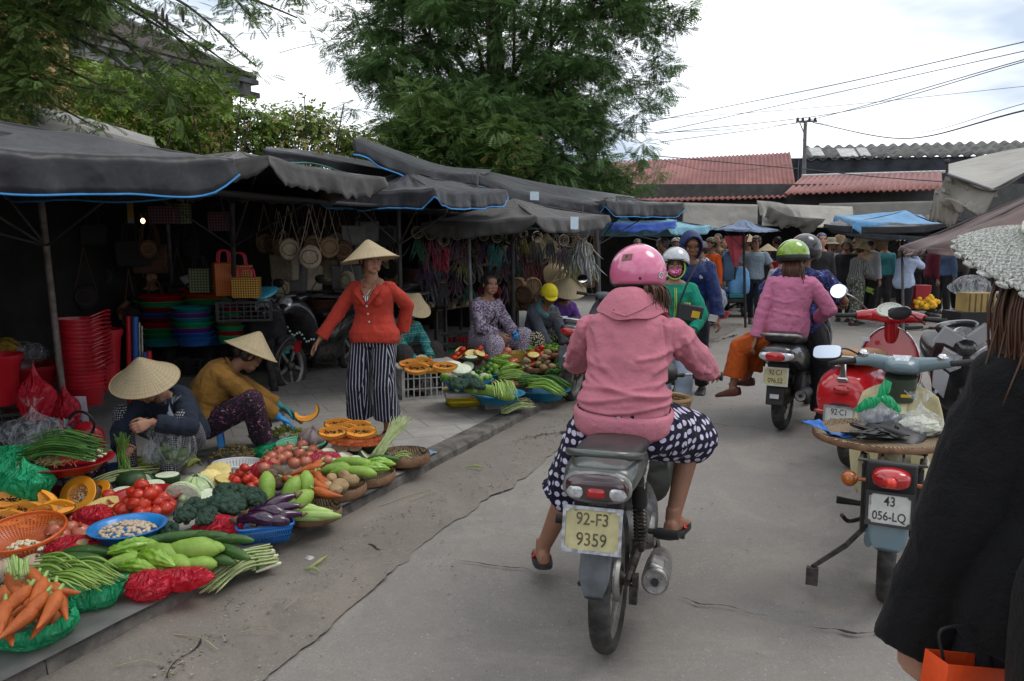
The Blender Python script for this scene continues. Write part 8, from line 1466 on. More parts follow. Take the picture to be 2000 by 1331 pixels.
def kmesh(kind,s=0):
 r=random.Random(s*13+5)
 def mk():
  if kind=='tomato':return MB().ell((0,0,0),(.034,.034,.03),fn=lump(.1,1.6,s),n=20,k=14).ell((0,0,.028),(.006,.006,.004),1,8,5).mesh('tomato',[v_tom,v_stalk],ang=180)
  if kind=='carrot':return bend(.19,[.008,.024,.027,.024,.02,.015,.01,.003],.01*r.uniform(-1,1),18,12,bumps=.1,seed=s).tube([(-.09,0,0),(-.1,0,.004),(-.118,.004*s,.01)],[.009,.008,.006],6,1).mesh('carrot',[v_car,v_stalk],ang=180)
  if kind=='cucumber':return bend(.24,[.008,.02,.025,.026,.026,.025,.02,.007],.012,18,16,ribs=5,bumps=.05,seed=s).mesh('cucumber',[v_cuc],ang=180)
  if kind=='courgette':return bend(.26,[.02,.023,.025,.026,.026,.025,.024,.022],.008,14,16,seed=s).ell((.13,0,0),(.003,.021,.021),1).mesh('courgette',[v_cuc,v_gf],ang=60)
  if kind=='gourd':return bend(.2,[.01,.026,.033,.036,.04,.042,.034,.012],.01,18,18,bumps=.05,seed=s).mesh('gourd',[v_gou],ang=180)
  if kind=='longgourd':return bend(.3,[.01,.028,.033,.032,.033,.036,.034,.012],.02,18,18,bumps=.04,seed=s).mesh('gourd',[v_gou],ang=180)
  if kind=='loofah':return bend(.34,[.006,.018,.022,.022,.023,.024,.02,.008],.01,18,20,ribs=8,seed=s).mesh('loofah',[v_yl],ang=180)
  if kind=='bitter':return bend(.22,[.005,.02,.03,.035,.035,.03,.02,.004],.014,36,40,ribs=9,bumps=.22,seed=s).mesh('bitter_gourd',[v_bit],ang=180)
  if kind=='broccoli':
   b=MB()
   for i in range(60):d=V((r.gauss(0,1),r.gauss(0,1),abs(r.gauss(0,.8))+.05)).normalized();b.ell(V((d.x*.062,d.y*.062,d.z*.042)),.02*r.uniform(.75,1.2),n=12,k=8,fn=lump(.35,6,i))
   b.ell((0,0,0),(.06,.06,.035));b.tube([(0,0,0),(0,0,-.06)],[.024,.02],10,1);return b.mesh('broccoli',[v_bro,v_stalk],ang=180)
  if kind=='cauliflower':
   b=MB()
   for i in range(40):d=V((r.gauss(0,1),r.gauss(0,1),abs(r.gauss(0,.8))+.05)).normalized();b.ell(V((d.x*.05,d.y*.05,d.z*.035)),.018,n=8,k=6,fn=lump(.3,5,i))
   for i in range(6):a=i*1.05;b.ell((.06*math.cos(a),.06*math.sin(a),-.01),(.035,.03,.035),1,q=(0,40,math.degrees(a)))
   return b.mesh('cauliflower',[v_cau,v_lgrn],ang=180)
  if kind=='potato':return MB().ell((0,0,0),(.045,.036,.031),fn=lump(.16,1.8,s),n=20,k=14).mesh('potato',[v_pot],ang=180)
  if kind=='root':return MB().ell((0,0,0),(.05,.05,.038),fn=lump(.16,1.8,s+4),n=20,k=14).ell((0,0,.037),(.007,.007,.012),1,8,5).mesh('root',[v_jic,v_taro],ang=180)
  if kind=='taro':return MB().ell((0,0,0),(.06,.05,.045),fn=lump(.2,2.2,s+9),n=24,k=16).mesh('taro',[v_taro],ang=180)
  if kind=='sweetpotato':return bend(.16,[.004,.018,.028,.03,.026,.015,.004],.01,14,14,bumps=.12,seed=s).mesh('sweet_potato',[v_jic],ang=180)
  if kind=='onion':return MB().ell((0,0,0),(.038,.038,.034),fn=lump(.06,2,s),n=20,k=14).tube([(0,0,.03),(0,0,.045),(.003,0,.055)],[.01,.004,.003],7).mesh('onion',[v_oni],ang=180)
  if kind=='aubergine':return bend(.19,[.012,.028,.034,.033,.028,.023,.018,.01],.014,18,18,seed=s).tube([(.085,0,.0),(.1,0,-.003),(.125,0,.004)],[.02,.012,.006],10,1).mesh('aubergine',[v_egg,v_cal],ang=180)
  if kind=='slice':return MB().lathe([(.001,-.016),(.058,-.016),(.064,-.012),(.064,.012),(.058,.016)],28,sq=(1.15,.9)).lathe([(.058,.016),(.05,.0175),(.001,.017)],28,1,sq=(1.15,.9)).mesh('melon_slice',[v_wm,v_gf],ang=50)
  if kind=='paleslice':return MB().lathe([(.001,-.02),(.06,-.02),(.068,-.012),(.066,.01)],28,sq=(1.2,.85)).lathe([(.066,.01),(.05,.018),(.001,.019)],28,1,sq=(1.2,.85)).mesh('pale_slice',[v_gf,v_cabf],ang=50)
  if kind=='melon':return MB().ell((0,0,0),(.085,.062,.06),n=22,k=14).mesh('melon',[v_wm],ang=180)
  if kind=='cabbage':
   b=MB().ell((0,0,0),(.085,.085,.075),fn=lump(.1,2,s),n=28,k=18)
   for i in range(4):a=i*1.5+.4;b.grid(lambda u,v:tuple((rot(0,0,math.degrees(a))@V((.089*math.cos((v-.1)*1.5)*math.cos((u-.5)*1.5),.089*math.cos((v-.1)*1.5)*math.sin((u-.5)*1.5),.08*math.sin((v-.1)*1.5)+.006*math.sin(u*14))))),12,8)
   return b.mesh('cabbage',[v_cab],ang=180)
  if kind=='cabbagehalf':
   b=MB();b.ell((0,0,0),(.085,.085,.075),fn=lambda d:(1 if d.y>-.02 else.3)*(1+.05*NZ.noise(d*2)),n=30,k=18)
   b.prism([(.084*math.cos(a),.074*math.sin(a))for a in np.linspace(0,2*PI,26,False)],.004,TR((0,-.006,0),(90,0,0)),1);b.ell((0,-.012,-.03),(.014,.006,.035),1);return b.mesh('cabbage_half',[v_cab,v_cabf],ang=60)
  if kind=='squash':
   b=MB();n=36;sq=(1.35,1.)
   b.lathe([(.001,-.085),(.05,-.075),(.078,-.045),(.088,-.0)],n,0,sq=sq,fn=lambda a,z:1+.04*math.cos(a*8));b.lathe([(.088,0),(.086,.004),(.05,.004),(.046,-.004)],n,1,sq=sq);b.lathe([(.046,-.004),(.03,-.024),(.001,-.03)],n,2,sq=sq)
   for i in range(26):a=r.uniform(0,2*PI);q=r.uniform(.005,.036);b.ell((q*1.35*math.cos(a),q*math.sin(a),-.02+.4*q*.4),(.007,.004,.003),3,8,5,q=(r.uniform(-40,40),0,r.uniform(0,180)))
   return b.mesh('squash_half',[v_sqr,v_sqf,v_sqp,v_gar],ang=50)
  if kind in('papaya','squashwedge','pumpkinslice'):
   b=MB();n=22;fat=.05 if kind=='papaya' else.046;R0=.1 if kind=='papaya' else.085;sp=.95 if kind!='pumpkinslice' else 2.2
   out=[];inn=[]
   rg=[]
   for i in range(n+1):
    a=-PI/2+(i/n-.5)*sp*2*.9;w_=fat*math.sin(PI*(.06+.88*i/n))**.6;c=V((R0*1.25*math.cos(a),0,R0*math.sin(a)+R0));nr=V((math.cos(a),0,math.sin(a)));rg.append([c,c-nr*w_*.3+V((0,w_*.95,0)),c-nr*w_*.95+V((0,w_*.72,0)),c-nr*w_*.5,c-nr*w_*.95-V((0,w_*.72,0)),c-nr*w_*.3-V((0,w_*.95,0))])
   vs=[p for q in rg for p in q];fr=[];fi=[]
   for i in range(n):
    for k in range(6):f=(i*6+k,i*6+(k+1)%6,(i+1)*6+(k+1)%6,(i+1)*6+k);(fr if k in(0,5)else fi).append(f)
   b.add(vs,fr+[tuple(range(6)),tuple(range(n*6+5,n*6-1,-1))],0);b.add(vs,fi,1)
   for i in range(46 if kind=='papaya' else 14):
    j=r.randint(4,n-4);c=rg[j][3];b.ell(c+V((r.gauss(0,.004),r.gauss(0,.01),.004+abs(r.gauss(0,.003)))),(.0042,.0035,.0035),2,7,4)
   return b.mesh(kind,[v_papr if kind=='papaya' else v_sqr,v_pap if kind=='papaya' else v_sqf,v_seed if kind=='papaya' else v_gar],ang=50)
  if kind=='pineapple':
   b=MB();n=14;rg=[]
   for i in range(n+1):x=-.1+.2*i/n;q=.05*math.sin(PI*(.12+.8*i/n))**.6;rg.append([V((x,-q*1.1,.0)),V((x,-q*.85,-q*.7)),V((x,0,-q)),V((x,q*.85,-q*.7)),V((x,q*1.1,0)),V((x,q*.5,.006)),V((x,-q*.5,.006))])
   vs=[p for q in rg for p in q];a=[];c=[]
   for i in range(n):
    for k in range(7):f=(i*7+k,i*7+(k+1)%7,(i+1)*7+(k+1)%7,(i+1)*7+k);(a if k<4 else c).append(f)
   b.add(vs,a,0);b.add(vs,c+[tuple(range(6,-1,-1)),tuple(n*7+k for k in range(7))],1)
   for i in range(44):x=-.09+.18*(i//4)/10;k=i%4;an=PI+PI*(k+.5+.5*((i//4)%2)*.8)/4.6;q=.05*math.sin(PI*(.12+.8*(x+.1)/.2))**.6;b.ell((x,q*math.cos(an),q*math.sin(an)),(.009,.008,.008),0,7,5)
   return b.mesh('pineapple_quarter',[v_pinr,v_pin],ang=60)
  if kind=='pineslice':return MB().lathe([(.001,-.01),(.05,-.01),(.055,-.006),(.055,.006)],26,0,fn=lambda a,z:1+.03*math.cos(a*13)).lathe([(.055,.006),(.05,.0095),(.012,.01),(.001,.008)],26,1,fn=lambda a,z:1+.03*math.cos(a*13)).mesh('pineapple_slice',[v_pinr,v_pin],ang=50)
  if kind=='lime':return MB().ell((0,0,0),(.026,.024,.023)).mesh('lime',[v_lime],ang=180)
  if kind=='guava':return MB().ell((0,0,0),(.034,.034,.032),fn=lump(.08,2,s)).mesh('guava',[v_gou],ang=180)
  if kind=='pumpkin':return MB().ell((0,0,0),(.1,.1,.075),fn=lambda d:1+.06*math.cos(math.atan2(d.y,d.x)*9),n=54,k=16).tube([(0,0,.07),(.005,0,.09)],[.014,.01],8).mesh('pumpkin',[vegmat('grey_pumpkin',(.14,.1,.1),(.24,.19,.19),.6)],ang=180)
 return cached((kind,s),mk)
CATS={'slice':'melon slice','paleslice':'gourd slice','squash':'squash half','squashwedge':'squash wedge','pumpkinslice':'pumpkin slice','papaya':'papaya slice','cabbagehalf':'cabbage half','pineslice':'pineapple slice','pineapple':'pineapple quarter','longgourd':'gourd','bitter':'bitter gourd','sweetpotato':'sweet potato','paleslice':'gourd slice','root':'root vegetable'}
NM={'slice':'melon_slice','paleslice':'gourd_slice','squash':'squash_half','squashwedge':'squash_wedge','pumpkinslice':'pumpkin_slice','papaya':'papaya_slice','cabbagehalf':'cabbage_half','pineslice':'pineapple_slice','pineapple':'pineapple_quarter','longgourd':'gourd','bitter':'bitter_gourd','sweetpotato':'sweet_potato','root':'root_vegetable'}
def veg(kind,p,r=(0,0,0),s=1.,label='',group=None,var=None):
 return put(kmesh(kind,var if var is not None else random.randint(0,2)),NM.get(kind,kind),None,label,CATS.get(kind,kind),group,loc=p,r=r,scale=s)
def heap(kind,c,n,rad,label,group,lay=.05,s=1.,tilt=18,sq=.7,rz=None,jit=.3,layers=3,seed=0,vert=.7):
 """individual fruits in a round heap"""
 r=random.Random(seed+n);i=0;c=V(c);q=0;fr=1.0
 while i<n:
  R_=rad*(1-q/layers*.85);m=max(1,int(n*(.52,.3,.18,.1)[min(q,3)]))
  for k in range(min(m,n-i)):
   a=2*PI*(k/m)+q+r.uniform(-jit,jit);rr=R_*(.35+.65*math.sqrt((k%3+1)/3.));veg(kind,c+V((rr*math.cos(a),rr*sq*math.sin(a),q*lay*vert+r.uniform(-.006,.006))),(r.uniform(-tilt,tilt),r.uniform(-tilt,tilt),r.uniform(0,360)if rz is None else rz+r.uniform(-18,18)),s*r.uniform(.88,1.12),label,group,k%3);i+=1
  q+=1
def strands(name,p,n,A,B,rad,m,label,cat='vegetable',r0=.004,seed=0,arc=.02,spread=1.6,tips=None,loc_j=0,kind=None,flat=1.):
 """bundle of long thin pieces from A to B; one thing"""
 r=random.Random(seed);b=MB();A=V(A);B=V(B);d=(B-A).normalized();s_=d.cross(V((0,0,1))).normalized()
 for i in range(n):
  u,h=r.gauss(0,rad*.5),abs(r.gauss(0,rad*.45));o=s_*u+V((0,0,h));e=s_*u*spread+V((0,0,h*.8));j=r.uniform(-.12,.12)*(B-A).length
  b.tube(crv([A+o+d*j*.6,(A+B)/2+o*1.05+V((0,0,arc+r.gauss(0,.004)))+s_*r.gauss(0,rad*.15),B+e+d*j],4),[r0*1.05,r0,r0*.8,r0*.3]if not tips else tips,5,flat=flat)
 return b.build(name,m,label=label,cat=cat,loc=p,kind=kind,ang=180)
def pile(name,p,n,rad,r0,m,label,seed=0,h=.03,sq=.8,cat='garlic',elong=1.5):
 r=random.Random(seed);b=MB()
 for i in range(n):
  a=r.uniform(0,2*PI);q=rad*math.sqrt(r.random());b.ell((q*math.cos(a),q*sq*math.sin(a),h*(1-(q/rad)**2)+r.uniform(0,.006)),(r0*elong,r0,r0*.8),n=7,k=5,q=(r.uniform(-30,30),r.uniform(-30,30),r.uniform(0,180)))
 return b.build(name,m,label=label,cat=cat,kind='stuff',loc=p,ang=180)
def colander(p,r,h,c,label,tilt=(0,0,0),holes=52,name='colander'):
 g=NG('holed_'+name+str(holes)+str(len(MATS)));x,y,z=g.xyz();an=g.mth('MULTIPLY',g.mth('ARCTAN2',y,x),holes/6.2832);rr=g.mth('SQRT',g.mth('ADD',g.mth('MULTIPLY',x,x),g.mth('MULTIPLY',y,y)));v=g.mth('MULTIPLY',g.mth('ADD',rr,z),1/.0115*(r/.14)**-.2)
 a=g.mth('LESS_THAN',g.mth('ABSOLUTE',g.mth('SUBTRACT',g.mth('FRACT',an),.5)),.3);b2=g.mth('LESS_THAN',g.mth('ABSOLUTE',g.mth('SUBTRACT',g.mth('FRACT',v),.5)),.29);hole=g.mth('MULTIPLY',g.mth('MULTIPLY',a,b2),g.mth('MULTIPLY',g.mth('LESS_THAN',z,h*.84),g.mth('GREATER_THAN',rr,r*.18)))
 g.col(g.mix(g.noise(8),mul(c,.85),mul(c,1.2)));g.b.inputs['Roughness'].default_value=.35;g.put(g.b.inputs['Alpha'],g.mth('SUBTRACT',1,hole));MATS[g.m.name]=g.m
 t=thing(name,label,'colander',p,r=rot(*tilt));MB().lathe([(.001,0),(r*.55,0),(r*.72,h*.2),(r*.9,h*.62),(r*.98,h*.92)],64).build('bowl',g.m,t,ang=180)
 MB().tube([(r*math.cos(a),r*math.sin(a),h*.96)for a in np.linspace(0,2*PI,60,False)],r*.055,8,close=True,flat=.6,up=(0,0,1)).build('rim',mat('rim%d'%len(MATS),c,.35),t);return t
def slotbasket(p,sz,c,label,rz=0):
 g=NG('slots%d'%len(MATS));uv,u,z=g.boxuv();nn=g.new('SeparateXYZ',{0:g.new('TexCoord').outputs['Normal']}).outputs
 a=g.mth('LESS_THAN',g.mth('FRACT',g.mth('MULTIPLY',g.mth('ADD',u,g.mth('MULTIPLY',z,.25)),95)),.5);b2=g.mth('LESS_THAN',g.mth('ABSOLUTE',g.mth('SUBTRACT',z,sz[2]*.46)),sz[2]*.28);hole=g.mth('MULTIPLY',g.mth('MULTIPLY',a,b2),g.mth('LESS_THAN',g.mth('ABSOLUTE',nn[2]),.5));hole=g.mth('MULTIPLY',hole,g.mth('GREATER_THAN',g.mth('ABSOLUTE',g.mth('SUBTRACT',z,sz[2]*.46)),sz[2]*.03))
 g.col(g.mix(g.noise(8),mul(c,.85),mul(c,1.2)));g.b.inputs['Roughness'].default_value=.35;g.put(g.b.inputs['Alpha'],g.mth('SUBTRACT',1,hole));MATS[g.m.name]=g.m
 t=thing('plastic_basket',label,'basket',p,rz);w_,d,h=sz;mm=mat('bask%d'%len(MATS),c,.35);rg=[ring(V((0,0,z)),V((1,0,0)),V((0,1,0)),w_/2*f,d/2*f,36,6)for z,f in((0,.86),(h*.5,.93),(h,1.))];b=MB();b.rings(rg,cap=False);b.build('basket_wall',g.m,t,thick=.003,ang=180);MB().rings([ring(V((0,0,z)),V((1,0,0)),V((0,1,0)),w_/2*.86,d/2*.86,36,6)for z in(0,.004)]).build('base',mm,t)
 MB().tube(ring(V((0,0,h)),V((1,0,0)),V((0,1,0)),w_/2*1.01,d/2*1.01,60,6),.008,6,close=True,flat=.8).build('rim',mm,t);return t
g0=KZ+.02
# nearest corner: carrots and beans in green bags
cb=G(58,1232,g0+.02);crumple('plastic_bag',cb+Z*.04,(.16,.14,.1),m_bagg,'open green plastic bag holding the nearest carrots',open_=.42,seed=51,amp=.15)
r_=random.Random(3);CP=[(30,1150,195),(70,1165,230),(110,1150,150),(20,1185,260),(60,1190,245),(95,1190,235),(5,1210,215),(35,1215,250),(120,1175,200),(75,1140,185),(0,1170,225),(50,1205,262),(100,1165,205),(15,1228,200),(85,1205,240),(45,1160,250),(-8,1195,220),(75,1180,215),(30,1195,240),(110,1195,225)]
for i,(px,py,a)in enumerate(CP):veg('carrot',G(px,py,g0+.2-.006*i),(r_.uniform(-10,10),16+r_.uniform(-8,14),-a+150),.98,'dusty orange carrot piled on the green bag at the lower left corner','carrots at the lower left corner',i%3)
strands('carrot_leafstalks',G(40,1132,g0+.24),16,(0,0,0),(-.03,.05,.05),.03,v_stalk,'cut green stalks sticking up behind the nearest carrots',seed=4,r0=.005)
bb=G(165,1165,g0+.02);crumple('plastic_bag',bb+Z*.04,(.17,.12,.09),m_bagg,'open green plastic bag under the heap of string beans',open_=.4,seed=53,amp=.15)
for q,(px,py)in enumerate([(120,1120),(150,1140),(185,1130)]):strands('string_beans',G(px,py,g0+.1),42,(-.11,.03,0),(.1,-.04,0),.05,v_bean,'heap of pale green string beans on the green bag, %s part'%['left','front','right'][q],'string beans',.0048,60+q,.02,1.3,[.002,.0055,.0055,.002])
for i,(px,py,s)in enumerate([(20,1108,1.),(66,1103,1.05),(42,1122,.8),(88,1098,.7),(-10,1118,1)]):veg('root',G(px,py,g0+.05),(i*20,10,i*70),s,'round pale brown root vegetable between the orange colander and the carrots','pale roots below the orange colander',i%3)
colander(G(50,1068,g0+.02),.185,.085,(.5,.09,.015),'orange round colander holding peeled garlic at the left edge',(10,0,0),60);pile('garlic_cloves',G(50,1072,g0+.055),70,.085,.009,v_gar,'peeled garlic cloves in the orange colander',5,.03,.6)
for i,(px,py,a,s)in enumerate([(170,1083,4,1.1),(150,1098,2,1.1),(110,1095,-4,.9)]):veg('cucumber',G(px,py,g0+.06),(0,0,a),s,'long dark green cucumber in front of the onions, left row','cucumbers in the left row',i)
for i,(px,py,a,s)in enumerate([(262,1072,30,1.),(305,1095,-30,1.15),(240,1082,160,.9),(268,1112,-10,.9)]):veg('bitter',G(px,py,g0+.09-.01*i),(0,0,a),s,'warty light green bitter gourd, %s'%['upper one arched to the left','long one pointing to the viewer','leftmost one','lowest one over the red bag'][i],'bitter gourds',i%3)
for i,(px,py,a,s,z)in enumerate([(312,1082,-20,1.,.1),(375,1076,5,1.2,.11),(408,1072,0,.7,.11),(342,1100,-25,.9,.07),(384,1105,10,.85,.06),(240,1100,30,.8,.06),(330,1112,5,.8,.05)]):veg('gourd',G(px,py,g0+z),(0,0,a),s,'smooth speckled light green gourd in the middle heap on red bags','light gourds in the middle heap',i%3)
for i,(px,py,a,s,z)in enumerate([(345,1052,20,1.,.1),(408,1053,0,1.,.09),(448,1082,-28,1.05,.07),(412,1098,-6,1,.05),(450,1058,5,.9,.08)]):veg('cucumber' if i else 'courgette',G(px,py,g0+z),(0,0,a),s,['courgette with a pale cut end on top of the gourds','dark green cucumber behind the gourds','dark cucumber pointing towards the lemongrass','darkest cucumber under the gourds','cucumber beside the red crumpled bag'][i],None,i%3)
for i,(px,py,sx,sy,sz_,l)in enumerate([(290,1142,.1,.08,.06,'red plastic bag under the bitter gourds'),(358,1130,.11,.06,.05,'red plastic bag under the light gourds beside the lemongrass'),(425,1035,.13,.09,.07,'crumpled red plastic bag in front of the eggplants'),(150,1072,.13,.09,.06,'red plastic bag with potatoes below the blue bowl'),(190,1010,.12,.07,.06,'translucent red bag near the pineapple')]):crumple('plastic_bag',G(px,py,g0+.04),(sx,sy,sz_),m_bagr,l,seed=70+i,amp=.35)
A=G(528,1098,.08);B=G(395,1150,.06);o=strands('lemongrass_bundle',A,110,(0,0,0),B-A,.055,v_lem,'bundle of lemongrass lying at the kerb, pale bulbs to the right','lemongrass',.0042,81,.03,2.1);b=MB();r_=random.Random(9);d=(B-A).normalized();s_=d.cross(Z)
for i in range(34):u,h=max(-.045,min(.045,r_.gauss(0,.025))),min(.06,abs(r_.gauss(0,.024)));b.tube([s_*u*1.3+Z*h-d*r_.uniform(.0,.04),s_*u*1.1+Z*h-d*.01,s_*u+Z*h+d*.1],[.007,.0105,.0055],7)
b.build('bulbs',v_lemw,o,ang=180);MB().tube([s_*.048*math.cos(a)+Z*(.03+.045*math.sin(a))+d*.09 for a in np.linspace(0,2*PI,24,False)],.007,6,close=True).build('tie',v_grn,o)
basin(G(250,1040,g0+.1)-Z*.04,.17,.075,mat('bright_blue',(.015,.16,.42),.3,coat=.3),'bright blue bowl heaped with unpeeled garlic cloves',name='bowl',cat='bowl');pile('garlic_cloves',G(250,1038,g0+.11),150,.125,.0095,vegmat('garlic_skin',(.4,.3,.2),(.55,.45,.33),.5,30),'unpeeled garlic cloves in the bright blue bowl',7,.035,.8)
for i,(px,py)in enumerate([(136,1032),(158,1040),(120,1048),(195,1000),(105,1040)]):veg('onion',G(px,py,g0+.06),(20*i,10,0),1.15,'reddish brown onion left of the bright blue bowl','onions left of the blue bowl',i%3)
for i,(px,py)in enumerate([(125,1060),(175,1050),(165,1068),(108,1030)]):veg('potato',G(px,py,g0+.06),(20*i,10,40*i),1.05,'tan potato in the red bag left of the bright blue bowl','potatoes left of the blue bowl',i%3)
for i,(px,py,a,t_,s,z)in enumerate([(15,985,15,20,1.25,.1),(62,1000,-10,30,1.05,.08),(92,1010,-18,26,1.1,.08),(20,1018,5,30,1.1,.06),(60,1022,-12,30,1,.05),(100,1004,-35,20,.9,.1),(-10,1000,30,20,1,.08)]):veg('papaya',G(px,py,g0+z),(t_+25,0,a),s,'orange papaya slice with black seeds, %s'%['large one at the left edge','middle of the back pair','front right with green tip','lowest at the left','low middle one','rightmost by the plastic sheet','cut off by the left edge'][i],'papaya slices at the left',i%3)
veg('squash',G(152,965,g0+.11),(52,8,-32),1.15,'large dark squash half showing its orange seeded face',None,0);veg('squash',G(182,962,g0+.08),(40,-10,-20),.95,'second squash half behind the large one',None,1)
for i,(px,py)in enumerate([(100,982),(88,975),(112,992)]):veg('squashwedge',G(px,py,g0+.1),(70,50-i*20,30*i-20),1.,'upright orange squash wedge, %s'%['front one with seeds','back one','small one leaning right'][i],None,i)
veg('pineapple',G(200,985,g0+.08),(35,-14,24),.8,'pineapple quarter with pale flesh facing up, behind',None,0);veg('pineapple',G(228,1000,g0+.07),(60,-10,22),.82,'pineapple quarter showing its spiky rind, in front',None,1)
sheetlay('plastic_sheet',[G(95,1042,0),G(270,990,0),G(230,950,0),G(60,990,0)],bagmat('dark_film',(.1,.12,.17),.9),'crinkled dark plastic sheet under the squash and papaya',KZ+.03,.03)
basin(G(287,1000,g0),.185,.1,'red','red round basket heaped with tomatoes in front of the cabbage',name='basket',cat='basket');heap('tomato',G(284,992,g0+.08),30,.13,'shiny red tomato in the big heap on the red basket','tomatoes in the big red basket',.058,1.12,sq=.75,layers=3,seed=2)
veg('tomato',G(213,968,g0+.09),(0,20,0),1.1,'red tomato at the left end, touching the pineapple',None,0)
veg('cabbage',G(384,957,g0+.07),(10,0,20),1.05,'pale green cabbage behind the broccoli');veg('cabbagehalf',G(356,972,g0+.07),(12,18,12),1.15,'white cut cabbage half facing the viewer');veg('melon',G(258,940,g0+.07),(0,0,10),1.1,'dark green winter melon piece behind the tomatoes')
for i,(px,py,tx,s)in enumerate([(284,942,70,.9),(312,940,12,.95),(327,932,4,1.),(300,950,20,.9),(405,968,30,.8),(240,962,10,.9)]):veg('slice',G(px,py,g0+.06+.02*(i==2)),(tx,0,i*14-20),s,'pale winter melon slice with green rind, %s'%['standing against the dark melon','flat under the others','topmost flat one','beside the tomatoes','next to the cabbage','lying left behind the tomatoes'][i],'winter melon slices behind the tomatoes',i%3)
for i,(px,py,tx)in enumerate([(427,920,22),(412,938,40),(445,938,12)]):veg('pineslice',G(px,py,g0+.09-.02*(i>0)),(tx,8,i*25),1.35,'yellow pineapple slice, %s'%['topmost','left one leaning','right one lying'][i],None,i)
for i,(px,py,s,r)in enumerate([(326,1040,.75,(20,0,0)),(384,990,.8,(0,0,0)),(445,988,1.15,(10,10,30)),(492,975,1.,(0,20,0)),(442,962,.9,(0,0,60)),(405,1008,.7,(20,-10,0)),(362,1008,.75,(15,0,0)),(470,965,.85,(0,0,0)),(418,985,.7,(0,0,30)),(400,1018,.6,(0,0,0))]):veg('broccoli',G(px,py,g0+.1 if i else g0+.07),r,s,'blue-green broccoli head in the heap left of the eggplants' if i else 'single small broccoli head right of the bright blue bowl','broccoli heads in the heap' if i else None,i%3)
slotbasket(G(518,1052,KZ+.005),(.27,.19,.085),(.012,.13,.42),'blue slotted basket under the eggplants at the kerb',22)
for i,(px,py,a,tl,s,z)in enumerate([(500,1018,175,0,1.1,.1),(520,1003,175,0,1.05,.12),(545,985,35,-18,1.05,.14),(555,996,15,-8,.9,.12),(532,1022,190,0,.9,.09),(562,1010,30,0,.8,.1)]):veg('aubergine',G(px,py,g0+z),(0,tl,a),s,'glossy purple eggplant in the blue basket at the kerb','eggplants in the blue basket',i%3)
heap('tomato',G(472,947,g0+.05),14,.11,'red tomato in the smaller heap behind the broccoli','tomatoes in the smaller heap',.05,.95,layers=2,seed=6)
colander(G(463,925,g0),.15,.07,(.5,.5,.5),'white round colander near the pineapple slices',(-4,0,0),44)
crate('dark translucent crate under the red basin of spring onions',G(132,955,KZ),(.36,.28,.2),bagmat('smoky_plastic',(.12,.07,.09),.9),8,2,5);tb=G(132,918,KZ+.22);basin(tb,.235,.06,'red','red basin holding the bundle of spring onions',name='basin',cat='basin')
o=strands('spring_onions',tb+Z*.05,170,(.17,.0,.02),(-.2,.0,.03),.1,v_grn,'big bundle of spring onions in the red basin','spring onions',.0036,91,.03,1.3);b=MB();r_=random.Random(2)
for i in range(46):q=V((.12+r_.uniform(-.02,.08),r_.gauss(0,.035),.02+abs(r_.gauss(0,.02))));b.tube([q,q-V((.06,0,-.004))],[.007,.004],6);
b.build('bulbs',v_gar,o,ang=180);b=MB()
for i in range(60):q=V((-.02+r_.gauss(0,.05),-.08+r_.gauss(0,.03),.03+r_.uniform(0,.03)));b.tube(crv([q,q+V((r_.gauss(0,.02),-.01,-.01)),q+V((r_.gauss(0,.03),-.03,-.025))],3),.0018,4)
b.build('rootlets',vegmat('rootlet',(.2,.14,.06)),o,ang=180)
tray('bamboo tray of loofahs at the kerb behind the eggplants',G(608,1012,KZ+.01),.16,.05)
for i,(px,py,a,tl)in enumerate([(522,958,108,52),(567,968,68,52),(597,958,98,60),(583,985,60,20)]):veg('gourd',G(px,py,g0+.1),(0,-tl,a-0),1.1,'plump light green gourd, %s'%['leftmost upright one','second upright one','tallest upright one on the right','lying at the foot of the upright ones'][i],None,i%3)
for i,(px,py,a)in enumerate([(590,1000,-2),(570,992,-8),(605,1010,4),(580,1013,2)]):veg('loofah',G(px,py,g0+.08-.008*i),(0,0,a),.95,'long ribbed pale loofah on the tray behind the eggplants','loofahs on the kerb tray',i%3)
tray('wide bamboo tray with potatoes and carrots at the kerb',G(648,965,KZ+.01),.2,.06)
for i,(px,py,s)in enumerate([(685,938,1.15),(664,948,1.2),(648,936,1),(672,930,1),(655,958,.9),(640,950,.8)]):veg('potato',G(px,py,g0+.1),(i*25,5,i*50),s,'smooth tan potato on the wide tray at the kerb','potatoes on the wide tray',i%3)
for i,(px,py,a)in enumerate([(598,918,205),(612,912,250),(625,935,300),(600,938,10),(630,950,-25),(640,962,-12),(590,925,180),(615,925,270),(638,942,-40),(610,950,-8),(580,938,0)]):veg('carrot',G(px,py,g0+.13-.004*i),(0,10,a),.95,'orange carrot in the heap above the wide tray','carrots above the wide tray',i%3)
for i,(px,py)in enumerate([(545,945),(560,930),(530,930),(575,948),(538,920)]):veg('taro',G(px,py,g0+.06),(i*30,0,i*40),.85,'dark brown hairy taro between the gourds and the carrots','taros by the upright gourds',i%3)
r_=random.Random(14)
for i in range(16):px,py=[(516,915),(535,905),(560,892),(585,885),(605,893),(575,905),(548,898),(622,890),(640,900),(530,893),(597,902),(612,880),(590,870),(565,878),(520,902),(545,882)][i];veg('onion',G(px,py,g0+.08),(r_.uniform(-40,40),r_.uniform(-40,40),0),1.1,'red-skinned onion in the heap on the red bag behind the carrots','onions on the red bag',i%3)
